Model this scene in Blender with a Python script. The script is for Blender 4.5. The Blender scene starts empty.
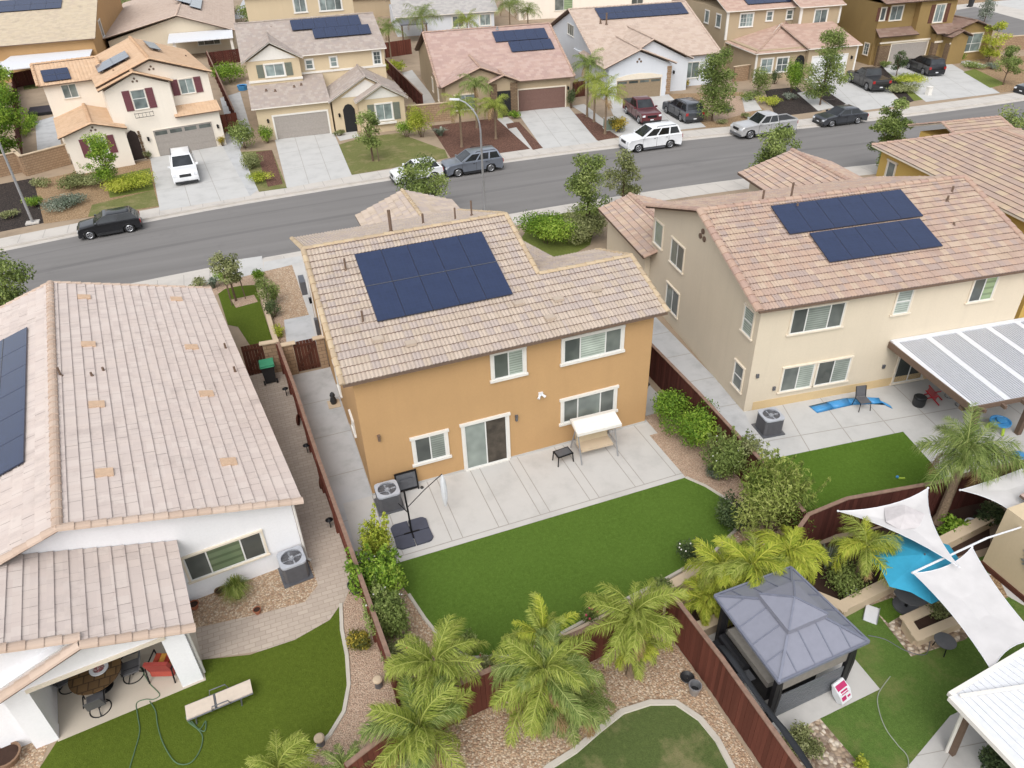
import bpy, bmesh, math, random
from mathutils import Vector, Matrix, Quaternion
random.seed(7)
sc = bpy.context.scene
COL = sc.collection
rad = math.radians
# ------------------------------------------------------------------ camera model (measured from the street grid)
FOC = 750.0
CAMR = [(0.93465104, -0.22419337, 0.27597964), (-0.35427996, -0.52122497, 0.77640855), (-0.03021817, -0.82344512, -0.56659068)]
CAMP = (-2.08136502, -22.92907899, 20.5)
def G(px, py, z=0.0):
    """ground point (metres) seen at a place in the photograph"""
    d = (px - 512.0, py - 384.0, FOC)
    w = [sum(CAMR[i][k] * d[k] for k in range(3)) for i in range(3)]
    t = (z - CAMP[2]) / w[2]
    return (CAMP[0] + w[0] * t, CAMP[1] + w[1] * t, z)
def G2(px, py, z=0.0):
    return G(px, py, z)[:2]
# ------------------------------------------------------------------ mesh builder
class MB:
    def __init__(s):
        s.v = []; s.f = []; s.m = []; s.uv = []
    def poly(s, pts, m=0, uv=None):
        b = len(s.v); s.v.extend([tuple(p) for p in pts]); s.f.append(tuple(range(b, b + len(pts)))); s.m.append(m)
        s.uv.append(uv if uv else [(0, 0)] * len(pts)); return s
    def grid(s, rings, m=0, closed=True, caps=True):
        b = len(s.v); n = len(rings[0])
        for r in rings: s.v.extend([tuple(p) for p in r])
        for i in range(len(rings) - 1):
            for j in range(n if closed else n - 1):
                k = (j + 1) % n
                s.f.append((b + i*n + j, b + i*n + k, b + (i+1)*n + k, b + (i+1)*n + j)); s.m.append(m); s.uv.append([(0, 0)] * 4)
        if caps and closed:
            s.f.append(tuple(b + j for j in reversed(range(n)))); s.m.append(m); s.uv.append([(0, 0)] * n)
            e = b + (len(rings) - 1) * n
            s.f.append(tuple(e + j for j in range(n))); s.m.append(m); s.uv.append([(0, 0)] * n)
        return s
    def box(s, x0, x1, y0, y1, z0, z1, m=0):
        return s.grid([[(x0, y0, z0), (x1, y0, z0), (x1, y1, z0), (x0, y1, z0)], [(x0, y0, z1), (x1, y0, z1), (x1, y1, z1), (x0, y1, z1)]], m)
    def ext(s, pts, vec, m=0):
        v = Vector(vec)
        return s.grid([[tuple(p) for p in pts], [tuple(Vector(p) + v) for p in pts]], m)
    def prism(s, p2, z0, z1, m=0):
        return s.grid([[(x, y, z0) for x, y in p2], [(x, y, z1) for x, y in p2]], m)
    def bar(s, p0, p1, w, h, m=0):
        a, b = Vector(p0), Vector(p1); d = (b - a).normalized()
        u = d.cross(Vector((0, 0, 1)))
        u = Vector((1, 0, 0)) if u.length < 1e-4 else u.normalized()
        t = u.cross(d).normalized()
        o = [(-w/2, -h/2), (w/2, -h/2), (w/2, h/2), (-w/2, h/2)]
        return s.grid([[tuple(p + u*x + t*y) for x, y in o] for p in (a, b)], m)
    def tube(s, pts, r, n=8, m=0, caps=True):
        P = [Vector(p) for p in pts]; rings = []
        rs = r if isinstance(r, (list, tuple)) else [r] * len(P)
        ref = None
        for i, p in enumerate(P):
            d = (P[min(i+1, len(P)-1)] - P[max(i-1, 0)])
            d = d.normalized() if d.length > 1e-9 else Vector((0, 0, 1))
            if ref is None:
                ref = d.cross(Vector((0, 0, 1)))
                if ref.length < 1e-3: ref = d.cross(Vector((1, 0, 0)))
            u = (ref - d * ref.dot(d)).normalized(); t = d.cross(u)
            ref = u
            rings.append([tuple(p + (u*math.cos(2*math.pi*k/n) + t*math.sin(2*math.pi*k/n)) * rs[i]) for k in range(n)])
        return s.grid(rings, m, True, caps)
    def lathe(s, prof, n=20, c=(0, 0, 0), m=0, axis='z', caps=True):
        rings = []
        for r, z in prof:
            ring = []
            for k in range(n):
                a = 2*math.pi*k/n; x, y = r*math.cos(a), r*math.sin(a)
                if axis == 'z': ring.append((c[0]+x, c[1]+y, c[2]+z))
                elif axis == 'y': ring.append((c[0]+x, c[1]+z, c[2]-y))
                else: ring.append((c[0]+z, c[1]+x, c[2]+y))
            rings.append(ring)
        return s.grid(rings, m, True, caps)
    def ball(s, c, r, n=10, m=0, sz=1.0):
        prof = [(max(r*math.sin(math.pi*i/n), .001), -r*sz*math.cos(math.pi*i/n)) for i in range(n+1)]
        return s.lathe(prof, n+4, c, m)
    def build(s, name, mats, parent=None, smooth=False, fix=True):
        me = bpy.data.meshes.new(name)
        me.from_pydata(s.v, [], s.f)
        mats = mats if isinstance(mats, (list, tuple)) else [mats]
        for x in mats: me.materials.append(x)
        if len(mats) > 1: me.polygons.foreach_set('material_index', s.m)
        if any(u[0] != (0, 0) or u[-1] != (0, 0) for u in s.uv):
            l = me.uv_layers.new(name='UVMap'); flat = []
            for u in s.uv:
                for a in u: flat.extend(a)
            l.data.foreach_set('uv', flat)
        if smooth: me.polygons.foreach_set('use_smooth', [True] * len(me.polygons))
        if fix and len(s.f) < 6000:
            bm = bmesh.new(); bm.from_mesh(me); bmesh.ops.recalc_face_normals(bm, faces=bm.faces); bm.to_mesh(me); bm.free()
        me.update()
        o = bpy.data.objects.new(name, me); COL.objects.link(o)
        if parent: o.parent = parent
        return o
def thing(name, label, cat, loc=(0, 0, 0), rot=0.0, group=None):
    o = bpy.data.objects.new(name, None); COL.objects.link(o); o.empty_display_size = .2
    o.location = loc if len(loc) == 3 else (loc[0], loc[1], 0); o.rotation_euler = (0, 0, rad(rot))
    tag(o, label, cat, group); return o
def tag(o, label, cat, group=None):
    o['label'] = label; o['category'] = cat
    if group: o['group'] = group
    return o
def struct(o, kind='structure'):
    o['kind'] = kind; return o
def kids(o): return [c for c in COL.objects if c.parent == o]
def dup(root, loc, rot=0.0, scale=1.0, label=None, group=None):
    def cp(o, par):
        c = o.copy(); COL.objects.link(c)
        if par: c.parent = par
        for ch in list(o.children): cp(ch, c)
        return c
    r = cp(root, None)
    r.location = loc if len(loc) == 3 else (loc[0], loc[1], 0); r.rotation_euler = (0, 0, rad(rot))
    r.scale = (scale,) * 3 if not isinstance(scale, (tuple, list)) else scale
    if label: r['label'] = label
    if group: r['group'] = group
    return r
# ------------------------------------------------------------------ materials
def lin(c):
    c = c / 255.0
    return c / 12.92 if c <= 0.04045 else ((c + 0.055) / 1.055) ** 2.4
DESAT = .07
def S(r, g, b, k=1.0):
    c = [lin(r)*k, lin(g)*k, lin(b)*k]; y = .3*c[0]+.59*c[1]+.11*c[2]
    return tuple(min(x*(1-DESAT)+y*DESAT, 1) for x in c) + (1,)
class NT:
    def __init__(s, name):
        s.m = bpy.data.materials.new(name); s.m.use_nodes = True; s.t = s.m.node_tree
        s.b = s.t.nodes['Principled BSDF']; s.out = s.t.nodes['Material Output']
    def n(s, typ, **kw):
        x = s.t.nodes.new('ShaderNode' + typ)
        for k, v in kw.items():
            if k in x.inputs: x.inputs[k].default_value = v
            else: setattr(x, k, v)
        return x
    def l(s, a, b): s.t.links.new(a, b)
    def coord(s, kind='Object', scale=(1, 1, 1)):
        c = s.n('TexCoord'); mp = s.n('Mapping'); mp.inputs['Scale'].default_value = scale
        s.l(c.outputs[kind], mp.inputs['Vector']); return mp.outputs['Vector']
    def noise(s, vec, scale, detail=3, rough=.55):
        x = s.n('TexNoise'); x.inputs['Scale'].default_value = scale; x.inputs['Detail'].default_value = detail; x.inputs['Roughness'].default_value = rough
        s.l(vec, x.inputs['Vector']); return x
    def ramp(s, fac, stops, interp='LINEAR'):
        x = s.n('ValToRGB'); x.color_ramp.interpolation = interp; e = x.color_ramp.elements
        while len(e) < len(stops): e.new(.5)
        for i, (p, c) in enumerate(stops): e[i].position = p; e[i].color = c
        s.l(fac, x.inputs['Fac']); return x.outputs['Color']
    def mix(s, fac, a, b, mode='MIX'):
        x = s.n('Mix'); x.data_type = 'RGBA'; x.blend_type = mode
        ins = [i for i in x.inputs if i.type == 'RGBA']; f = x.inputs[0]
        for sock, v in ((f, fac), (ins[0], a), (ins[1], b)):
            if hasattr(v, 'is_linked'): s.l(v, sock)
            else: sock.default_value = v
        return [o for o in x.outputs if o.type == 'RGBA'][0]
    def math(s, op, a, b=None, c=None):
        x = s.n('Math'); x.operation = op
        for i, v in enumerate((a, b, c)):
            if v is None: continue
            if hasattr(v, 'is_linked'): s.l(v, x.inputs[i])
            else: x.inputs[i].default_value = v
        return x.outputs[0]
    def bump(s, h, strength=.3, dist=.02):
        x = s.n('Bump'); x.inputs['Strength'].default_value = strength; x.inputs['Distance'].default_value = dist
        s.l(h, x.inputs['Height']); s.l(x.outputs['Normal'], s.b.inputs['Normal']); return x
    def col(s, c):
        if hasattr(c, 'is_linked'): s.l(c, s.b.inputs['Base Color'])
        else: s.b.inputs['Base Color'].default_value = c
    def rough(s, r): s.b.inputs['Roughness'].default_value = r; return s
def scl(c, k): return (min(c[0]*k, 1), min(c[1]*k, 1), min(c[2]*k, 1), 1)
def m_plain(name, c, rough=.6, metal=0.0, var=.08, nscale=6.0, spec=.4, coat=0.0):
    t = NT(name); v = t.coord(); nz = t.noise(v, nscale, 4)
    t.col(t.ramp(nz.outputs['Fac'], [(.3, scl(c, 1-var)), (.7, scl(c, 1+var))])); t.rough(rough)
    t.b.inputs['Metallic'].default_value = metal; t.b.inputs['Specular IOR Level'].default_value = spec
    t.b.inputs['Coat Weight'].default_value = coat; t.b.inputs['Coat Roughness'].default_value = .05
    return t.m
def m_stucco(name, c, stain=.05):
    t = NT(name); v = t.coord(); big = t.noise(v, .45, 5, .62); mid = t.noise(t.coord(scale=(1, 1, .25)), 1.6, 4)
    a = t.ramp(big.outputs['Fac'], [(.3, scl(c, 1-stain)), (.72, scl(c, 1+stain*.6))])
    a = t.mix(t.ramp(mid.outputs['Fac'], [(.45, (0, 0, 0, 1)), (.8, (.35, .35, .35, 1))]), a, scl(c, 1-stain*2.2))
    st = t.noise(t.coord(scale=(2.2, 2.2, .12)), 1.0, 5, .7); a = t.mix(t.ramp(st.outputs['Fac'], [(.52, (0, 0, 0, 1)), (.75, (.3, .3, .3, 1))]), a, scl(c, .86))
    gr = t.noise(v, 11, 4, .7); a = t.mix(t.ramp(gr.outputs['Fac'], [(.3, (.22, .22, .22, 1)), (.6, (0, 0, 0, 1))]), a, scl(c, .8))
    t.col(a); t.rough(.92); t.b.inputs['Specular IOR Level'].default_value = .15
    t.bump(t.noise(v, 38, 3).outputs['Fac'], .35, .012); return t.m
def m_tile(name, cols, w=.3, h=.37, bumpy=True, wave=True):
    t = NT(name); c = t.n('TexCoord'); sep = t.n('SeparateXYZ'); t.l(c.outputs['UV'], sep.inputs[0])
    U = t.math('DIVIDE', sep.outputs[0], w); V = t.math('DIVIDE', sep.outputs[1], h)
    fv = t.math('FLOOR', V)
    fu = t.math('FLOOR', t.math('ADD', U, t.math('MULTIPLY', fv, .0 if wave else .5)))
    cb = t.n('CombineXYZ'); t.l(fu, cb.inputs[0]); t.l(fv, cb.inputs[1])
    wn = t.n('TexWhiteNoise'); wn.noise_dimensions = '2D'; t.l(cb.outputs[0], wn.inputs['Vector'])
    n = len(cols); av = [sum(c[k] for c in cols)/n for k in range(3)]; cols = [tuple(c[k]*.68+av[k]*.32 for k in range(3))+(1,) for c in cols]
    stops = [((i + .0) / n, cols[i]) for i in range(n)]
    base = t.ramp(wn.outputs['Value'], stops, 'CONSTANT')
    ob = t.coord(); nz = t.noise(ob, 2.2, 5, .65); fine = t.noise(ob, 30, 3)
    base = t.mix(t.math('MULTIPLY', nz.outputs['Fac'], .3), base, scl(cols[0], .8))
    base = t.mix(t.math('MULTIPLY', fine.outputs['Fac'], .25), base, scl(cols[1], 1.15))
    wz = t.noise(t.coord(scale=(1, 1, 1)), .7, 6, .75); base = t.mix(t.ramp(wz.outputs['Fac'], [(.54, (0, 0, 0, 1)), (.7, (.45, .45, .45, 1))]), base, scl(cols[-1], .66))
    wl = t.noise(ob, 1.1, 5, .7); base = t.mix(t.ramp(wl.outputs['Fac'], [(.58, (0, 0, 0, 1)), (.74, (.5, .5, .5, 1))]), base, scl(cols[3 if len(cols) > 3 else 0], 1.12))
    t.col(base); t.rough(.9); t.b.inputs['Specular IOR Level'].default_value = .15
    if bumpy:
        saw = t.math('SUBTRACT', 1.0, t.math('FRACT', V))
        if wave: hh = t.math('ADD', t.math('MULTIPLY', saw, .6), t.math('MULTIPLY', t.math('ABSOLUTE', t.math('SINE', t.math('MULTIPLY', U, math.pi))), .6))
        else: hh = t.math('ADD', t.math('MULTIPLY', saw, .8), t.math('MULTIPLY', t.math('LESS_THAN', t.math('FRACT', t.math('ADD', U, t.math('MULTIPLY', fv, .5))), .05), -.3))
        t.bump(hh, .8, .05)
    else: t.bump(fine.outputs['Fac'], .25, .01)
    return t.m
def m_glass(name, c, blinds=0.0, c2=None):
    t = NT(name); v = t.coord(); nz = t.noise(v, .9, 2)
    a = t.ramp(nz.outputs['Fac'], [(.35, c), (.7, c2 or scl(c, 1.7))])
    if blinds:
        sp = t.n('SeparateXYZ'); t.l(v, sp.inputs[0])
        st = t.math('LESS_THAN', t.math('FRACT', t.math('MULTIPLY', sp.outputs[2], 1/blinds)), .35)
        a = t.mix(t.math('MULTIPLY', st, .55), a, scl(c, .45))
    oi = t.n('ObjectInfo'); hv = t.n('HueSaturation'); t.l(a, hv.inputs['Color']); t.l(t.math('ADD', t.math('MULTIPLY', oi.outputs['Random'], 1.0), .55), hv.inputs['Value'])
    t.col(hv.outputs[0]); t.rough(.06); t.b.inputs['Specular IOR Level'].default_value = .6; return t.m
def m_conc(name, c, var=.1, scale=.7):
    t = NT(name); v = t.coord(); a = t.noise(v, scale, 6, .65); f = t.noise(v, 22, 3)
    x = t.ramp(a.outputs['Fac'], [(.28, scl(c, 1-var*1.5)), (.5, c), (.75, scl(c, 1+var*.6))])
    x = t.mix(t.math('MULTIPLY', f.outputs['Fac'], .22), x, scl(c, .8)); t.col(x); t.rough(.88)
    t.b.inputs['Specular IOR Level'].default_value = .2; t.bump(f.outputs['Fac'], .15, .006); return t.m
def m_asphalt(name, c):
    t = NT(name); v = t.coord(); st = t.noise(t.coord(scale=(.06, .9, 1)), 1.0, 6, .6); f = t.noise(v, 60, 3); b = t.noise(v, .25, 4)
    x = t.ramp(st.outputs['Fac'], [(.3, scl(c, .84)), (.7, scl(c, 1.12))])
    o2 = t.noise(v, .35, 6, .8); x = t.mix(t.ramp(o2.outputs['Fac'], [(.58, (0, 0, 0, 1)), (.7, (.5, .5, .5, 1))]), x, scl(c, .72))
    x = t.mix(t.math('MULTIPLY', b.outputs['Fac'], .3), x, scl(c, 1.25)); x = t.mix(t.math('MULTIPLY', f.outputs['Fac'], .3), x, scl(c, .7))
    t.col(x); t.rough(.9); t.b.inputs['Specular IOR Level'].default_value = .2; t.bump(f.outputs['Fac'], .3, .006); return t.m
def m_turf(name, c1, c2, patch=None, stripes=0.0):
    t = NT(name); v = t.coord(); f = t.noise(v, 34, 4, .7); m = t.noise(v, 2.6, 5, .65); b = t.noise(v, .5, 3)
    x = t.ramp(f.outputs['Fac'], [(.25, scl(c1, .6)), (.5, c1), (.78, c2)])
    g8 = t.noise(v, 8, 4, .75); x = t.mix(t.ramp(g8.outputs['Fac'], [(.3, (.75, .75, .75, 1)), (.52, (0, 0, 0, 1))]), x, scl(c1, .62)); x = t.mix(t.ramp(g8.outputs['Fac'], [(.55, (0, 0, 0, 1)), (.75, (.6, .6, .6, 1))]), x, scl(c2, 1.2))
    x = t.mix(t.math('MULTIPLY', m.outputs['Fac'], .4), x, scl(c1, .74)); x = t.mix(t.math('MULTIPLY', b.outputs['Fac'], .35), x, c2)
    if patch:
        p = t.noise(v, .75, 5, .7); x = t.mix(t.ramp(p.outputs['Fac'], [(.5, (0, 0, 0, 1)), (.66, (.8, .8, .8, 1))]), x, patch)
    t.col(x); t.rough(.95); t.b.inputs['Specular IOR Level'].default_value = .1; t.bump(f.outputs['Fac'], .9, .04); return t.m
def m_gravel(name, cols, scale=14.0):
    t = NT(name); v = t.coord(); vo = t.n('TexVoronoi'); vo.inputs['Scale'].default_value = scale; t.l(v, vo.inputs['Vector'])
    sp = t.n('SeparateColor'); t.l(vo.outputs['Color'], sp.inputs[0])
    n = len(cols); x = t.ramp(sp.outputs[0], [(i / n, cols[i]) for i in range(n)], 'CONSTANT')
    big = t.noise(v, .8, 4); x = t.mix(t.math('MULTIPLY', big.outputs['Fac'], .3), x, scl(cols[0], .75))
    x = t.mix(t.ramp(vo.outputs['Distance'], [(.35, (0, 0, 0, 1)), (.75, (.6, .6, .6, 1))]), x, scl(cols[0], .4))
    t.col(x); t.rough(.9); t.b.inputs['Specular IOR Level'].default_value = .15
    t.bump(t.math('SUBTRACT', 1.0, vo.outputs['Distance']), .8, .04); return t.m
def m_brick(name, c1, c2, mortar, w=.4, h=.2, off=.5, kind='Object', vert=False, msize=.02):
    t = NT(name); v = t.coord(kind)
    if vert:
        sp = t.n('SeparateXYZ'); t.l(v, sp.inputs[0]); cb = t.n('CombineXYZ')
        t.l(t.math('ADD', sp.outputs[0], sp.outputs[1]), cb.inputs[0]); t.l(sp.outputs[2], cb.inputs[1]); v = cb.outputs[0]
    b = t.n('TexBrick'); b.offset = off; b.inputs['Scale'].default_value = 1; b.inputs['Brick Width'].default_value = w; b.inputs['Row Height'].default_value = h
    b.inputs['Mortar Size'].default_value = msize; b.inputs['Color1'].default_value = c1; b.inputs['Color2'].default_value = c2; b.inputs['Mortar'].default_value = mortar
    t.l(v, b.inputs['Vector']); nz = t.noise(t.coord(), 5, 5, .7); x = t.mix(t.math('MULTIPLY', nz.outputs['Fac'], .5), b.outputs['Color'], scl(c1, .7))
    t.col(x); t.rough(.92); t.b.inputs['Specular IOR Level'].default_value = .15
    t.bump(t.math('ADD', t.math('MULTIPLY', b.outputs['Fac'], -.6), t.math('MULTIPLY', nz.outputs['Fac'], .6)), .5, .02); return t.m
def m_wood(name, c):
    t = NT(name); c0 = t.n('TexCoord'); sp = t.n('SeparateXYZ'); t.l(c0.outputs['UV'], sp.inputs[0])
    wn = t.n('TexWhiteNoise'); wn.noise_dimensions = '1D'; t.l(t.math('FLOOR', sp.outputs[0]), wn.inputs['W'])
    x = t.ramp(wn.outputs['Value'], [(0, scl(c, .72)), (.5, c), (1, scl(c, 1.3))])
    nz = t.noise(t.coord(scale=(1, 1, .15)), 9, 5, .65); x = t.mix(t.math('MULTIPLY', nz.outputs['Fac'], .55), x, scl(c, .55))
    t.col(x); t.rough(.8); t.b.inputs['Specular IOR Level'].default_value = .2; t.bump(nz.outputs['Fac'], .3, .01); return t.m
def m_leaf(name, cols, trans=.25):
    t = NT(name); c0 = t.n('TexCoord'); sp = t.n('SeparateXYZ'); t.l(c0.outputs['UV'], sp.inputs[0])
    n = len(cols); x = t.ramp(sp.outputs[0], [(i / max(n-1, 1), cols[i]) for i in range(n)])
    t.col(x); t.rough(.6); t.b.inputs['Specular IOR Level'].default_value = .25
    tr = t.n('BsdfTranslucent'); t.l(x, tr.inputs['Color']); mx = t.n('MixShader'); mx.inputs[0].default_value = trans
    t.l(t.b.outputs[0], mx.inputs[1]); t.l(tr.outputs[0], mx.inputs[2]); t.l(mx.outputs[0], t.out.inputs['Surface']); return t.m
def m_solar(name, c=(.014, .023, .058, 1)):
    t = NT(name); v = t.coord(); b = t.n('TexBrick'); b.offset = 0; b.inputs['Scale'].default_value = 1
    b.inputs['Brick Width'].default_value = .165; b.inputs['Row Height'].default_value = .165; b.inputs['Mortar Size'].default_value = .006
    b.inputs['Color1'].default_value = c; b.inputs['Color2'].default_value = scl(c, 1.2); b.inputs['Mortar'].default_value = scl(c, 1.45)
    t.l(v, b.inputs['Vector']); nz = t.noise(v, 1.3, 4); t.col(t.mix(t.math('MULTIPLY', nz.outputs['Fac'], .22), b.outputs['Color'], (.06, .09, .17, 1))); t.rough(.12)
    t.b.inputs['Specular IOR Level'].default_value = .5; t.b.inputs['Coat Weight'].default_value = .3; return t.m
def m_paint(name, c, metal=.25, rough=.35):
    t = NT(name); v = t.coord(); nz = t.noise(v, 2, 3); t.col(t.ramp(nz.outputs['Fac'], [(.3, scl(c, .93)), (.7, scl(c, 1.05))])); t.rough(rough)
    t.b.inputs['Metallic'].default_value = metal; t.b.inputs['Coat Weight'].default_value = .8; t.b.inputs['Coat Roughness'].default_value = .06; return t.m
def gl(*a): return S(*a)
M = {}
M['white_stucco'] = m_stucco('white_stucco', S(240, 240, 242, .95), .02)
M['cream_stucco'] = m_stucco('cream_stucco', S(224, 210, 186, .88), .035)
M['tan_stucco'] = m_stucco('tan_stucco', S(208, 166, 114, .79), .06)
M['ivory_stucco'] = m_stucco('ivory_stucco', S(240, 230, 215, .92), .03)
M['beige_stucco'] = m_stucco('beige_stucco', S(216, 196, 162, .86), .04)
M['khaki_stucco'] = m_stucco('khaki_stucco', S(188, 168, 138, .84), .05)
M['ochre_stucco'] = m_stucco('ochre_stucco', S(204, 172, 112, .92), .06)
M['yellow_stucco'] = m_stucco('yellow_stucco', S(218, 182, 96, .84), .05)
M['grey_stucco'] = m_stucco('grey_stucco', S(216, 220, 226, .9), .03)
M['bandtan'] = m_stucco('ochre_base_stucco', S(222, 194, 146, .86), .05)
M['white_trim'] = m_plain('white_trim', S(232, 228, 220, .86), .6, var=.03)
M['cream_trim'] = m_plain('cream_trim', S(228, 216, 196, .92), .7, var=.04)
M['frame'] = m_plain('window_frame_vinyl', S(226, 226, 222, .9), .4, var=.03)
M['pane'] = m_glass('window_glass', (.075, .085, .08, 1), 0, (.15, .165, .15, 1))
M['pane_blind'] = m_glass('window_glass_with_blinds', (.22, .25, .22, 1), .11)
M['pane_green'] = m_glass('window_glass_green_screen', (.22, .3, .17, 1), .3, (.3, .38, .22, 1))
M['pane_curtain'] = m_glass('window_glass_with_curtain', (.26, .3, .27, 1), 0, (.14, .16, .15, 1))
M['pane_far'] = m_glass('far_window_glass', (.09, .11, .11, 1), 0, (.24, .29, .28, 1))
M['dark'] = m_plain('dark_opening', (.012, .012, .013, 1), .7, var=.2)
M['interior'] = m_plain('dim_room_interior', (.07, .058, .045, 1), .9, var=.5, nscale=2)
M['roof_beige'] = m_tile('beige_barrel_tile', [S(206, 188, 170, .75), S(199, 182, 168, .75), S(192, 178, 172, .74), S(212, 195, 176, .77), S(188, 175, 171, .73), S(202, 184, 162, .75)], bumpy=False)
M['roof_blend'] = m_tile('rose_blend_barrel_tile', [S(204, 176, 158, .72), S(210, 186, 160, .74), S(194, 170, 160, .71), S(208, 174, 152, .72), S(180, 164, 162, .7), S(216, 194, 170, .74), S(196, 166, 152, .71)], bumpy=False)
M['roof_pale'] = m_tile('pale_flat_tile', [S(212, 198, 190, .84), S(215, 200, 190, .86), S(207, 192, 184, .83), S(218, 205, 196, .87), S(211, 195, 186, .85)], .34, .40, bumpy=False, wave=False)
M['roof_orange'] = m_tile('orange_tile', [S(222, 186, 150, .78), S(226, 192, 158, .79), S(218, 180, 144, .77)])
M['roof_taupe'] = m_tile('taupe_flat_tile', [S(190, 176, 164, .77), S(184, 168, 158, .75), S(198, 186, 176, .78), S(178, 166, 160, .75)], .33, .37, True, False)
M['roof_rose'] = m_tile('rose_flat_tile', [S(196, 164, 152, .76), S(204, 174, 160, .77), S(188, 156, 148, .75), S(208, 182, 170, .78)], .5, .37, True, False)
M['roof_sand'] = m_tile('sand_flat_tile', [S(206, 184, 166, .8), S(212, 192, 176, .8), S(198, 174, 158, .78)], .5, .37, True, False)
M['roof_clay'] = m_tile('clay_flat_tile', [S(206, 172, 154, .77), S(196, 162, 146, .75), S(212, 184, 166, .78)], .6, .37, True, False)
M['roof_yellow'] = m_tile('ochre_rose_tile', [S(206, 180, 158, .75), S(216, 194, 160, .77), S(196, 168, 156, .74), S(204, 172, 154, .75), S(186, 162, 156, .73)], .6, .37)
M['roof_tan'] = m_tile('tan_shake_tile', [S(210, 192, 164, .8), S(216, 200, 172, .8), S(200, 182, 162, .78)], .5, .37, True, False)
M['roof_grey'] = m_tile('grey_flat_tile', [S(196, 192, 188, .72), S(206, 200, 194, .72), S(184, 180, 178, .7)], .5, .37, True, False)
M['ridge_pale'] = m_tile('pale_ridge_tile', [S(212, 188, 168, .75), S(206, 180, 160, .74), S(218, 196, 178, .76)], 1, 1, bumpy=False)
M['ridge_beige'] = m_tile('beige_ridge_tile', [S(210, 186, 150, .74), S(196, 174, 146, .7), S(220, 198, 164, .74)], 1, 1, bumpy=False)
M['ridge_rose'] = m_tile('rose_ridge_tile', [S(202, 168, 148, .72), S(208, 180, 158, .73), S(190, 158, 146, .7)], 1, 1, bumpy=False)
M['ridge_orange'] = m_tile('orange_ridge_tile', [S(224, 188, 152, .78), S(216, 178, 142, .76)], 1, 1, bumpy=False)
M['fascia'] = m_plain('brown_fascia_board', S(120, 98, 82, .8), .8)
M['fascia_white'] = m_plain('white_fascia_board', S(232, 226, 216, .9), .7, var=.03)
M['solar'] = m_solar('solar_cells'); M['solar_grey'] = m_solar('grey_solar_cells', (.07, .08, .1, 1))
M['solar_frame'] = m_plain('black_panel_frame', (.035, .042, .075, 1), .3, .2)
M['concrete'] = m_conc('pale_concrete', S(216, 213, 208, .73), .11)
M['conc_cool'] = m_conc('cool_grey_concrete', S(204, 205, 206, .76), .16, .9)
M['sidewalk'] = m_conc('sidewalk_concrete', S(222, 215, 206, .7), .1)
M['driveway'] = m_conc('driveway_concrete', S(214, 213, 210, .73), .1)
M['joint'] = m_plain('concrete_joint', S(184, 178, 170, .67), .95)
M['asphalt'] = m_asphalt('worn_asphalt', (.192, .184, .178, 1))
M['dirt'] = m_conc('dry_dirt', S(190, 168, 142, .64), .2, .5)
M['soil'] = m_conc('dark_soil', S(84, 62, 52, .6), .3, 1.2)
M['turf'] = m_turf('artificial_turf', S(86, 116, 34, .9), S(104, 132, 50, .9))
M['turf_bright'] = m_turf('bright_turf', S(90, 108, 24, .86), S(108, 124, 38, .86)); M['turf_right'] = m_turf('vivid_turf', S(84, 116, 28, .9), S(104, 134, 46, .9))
M['turf_dry'] = m_turf('patchy_lawn', S(92, 110, 56, .8), S(118, 130, 74, .8), S(158, 150, 104, .7)); M['lawn_mid'] = m_turf('mid_green_lawn', S(92, 122, 48, .9), S(116, 142, 68, .9), S(128, 134, 76, .85))
M['lawn_front'] = m_turf('front_lawn', S(120, 124, 70, .8), S(144, 146, 88, .8), S(168, 154, 110, .7))
M['cover'] = m_turf('ground_cover_green', S(116, 130, 56, .8), S(148, 156, 80, .8))
M['gravel'] = m_gravel('tan_pebbles', [S(208, 178, 146, .8), S(220, 194, 164, .8), S(196, 160, 126, .8), S(228, 208, 182, .8), S(184, 150, 122, .8)], 17)
M['gravel_pink'] = m_gravel('rose_gravel', [S(214, 184, 158, .8), S(224, 196, 170, .8), S(204, 170, 144, .8)], 24)
M['gravel_dark'] = m_gravel('river_pebbles', [S(190, 166, 140, .8), S(226, 206, 180, .8), S(140, 116, 98, .8), S(170, 152, 136, .8), S(240, 226, 206, .8)], 9)
M['mulch'] = m_gravel('reddish_mulch', [S(132, 96, 82, .75), S(110, 78, 68, .75), S(150, 112, 94, .75)], 16)
M['mulch_dark'] = m_gravel('dark_mulch', [S(78, 70, 66, .7), S(60, 54, 52, .7), S(96, 84, 78, .7)], 16)
M['mulch_orange'] = m_gravel('tan_bark_mulch', [S(188, 156, 118, .75), S(168, 136, 100, .75), S(200, 170, 132, .75)], 16)
M['paver'] = m_brick('tan_pavers', S(208, 192, 176, .8), S(196, 180, 164, .78), S(182, 166, 150, .74), .36, .18, msize=.012)
M['block'] = m_brick('tan_block_wall', S(190, 160, 128, .75), S(176, 146, 116, .75), S(150, 124, 100, .7), .4, .2, vert=True)
M['stone'] = m_brick('veneer_stone', S(158, 132, 104, .75), S(130, 106, 84, .72), S(100, 86, 70, .7), .35, .14, vert=True)
M['cap'] = m_conc('tan_cap_block', S(220, 198, 168, .78), .06, 2)
M['curbstone'] = m_conc('mow_curb', S(214, 206, 192, .74), .08, 2)
M['fence'] = m_wood('red_brown_fence', S(120, 68, 54, .8)); M['fence_dark'] = m_wood('dark_fence', S(98, 54, 46, .8))
M['fence_cap'] = m_plain('weathered_cap_wood', S(150, 120, 102, .75), .85, var=.18)
M['gate'] = m_wood('brown_gate', S(98, 58, 44, .8))
M['tile_gap_shade'] = m_plain('painted_tile_gap_shade', S(166, 142, 130, .6), .95)  # course risers coloured darker, painting in the shade under the tile noses
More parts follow.
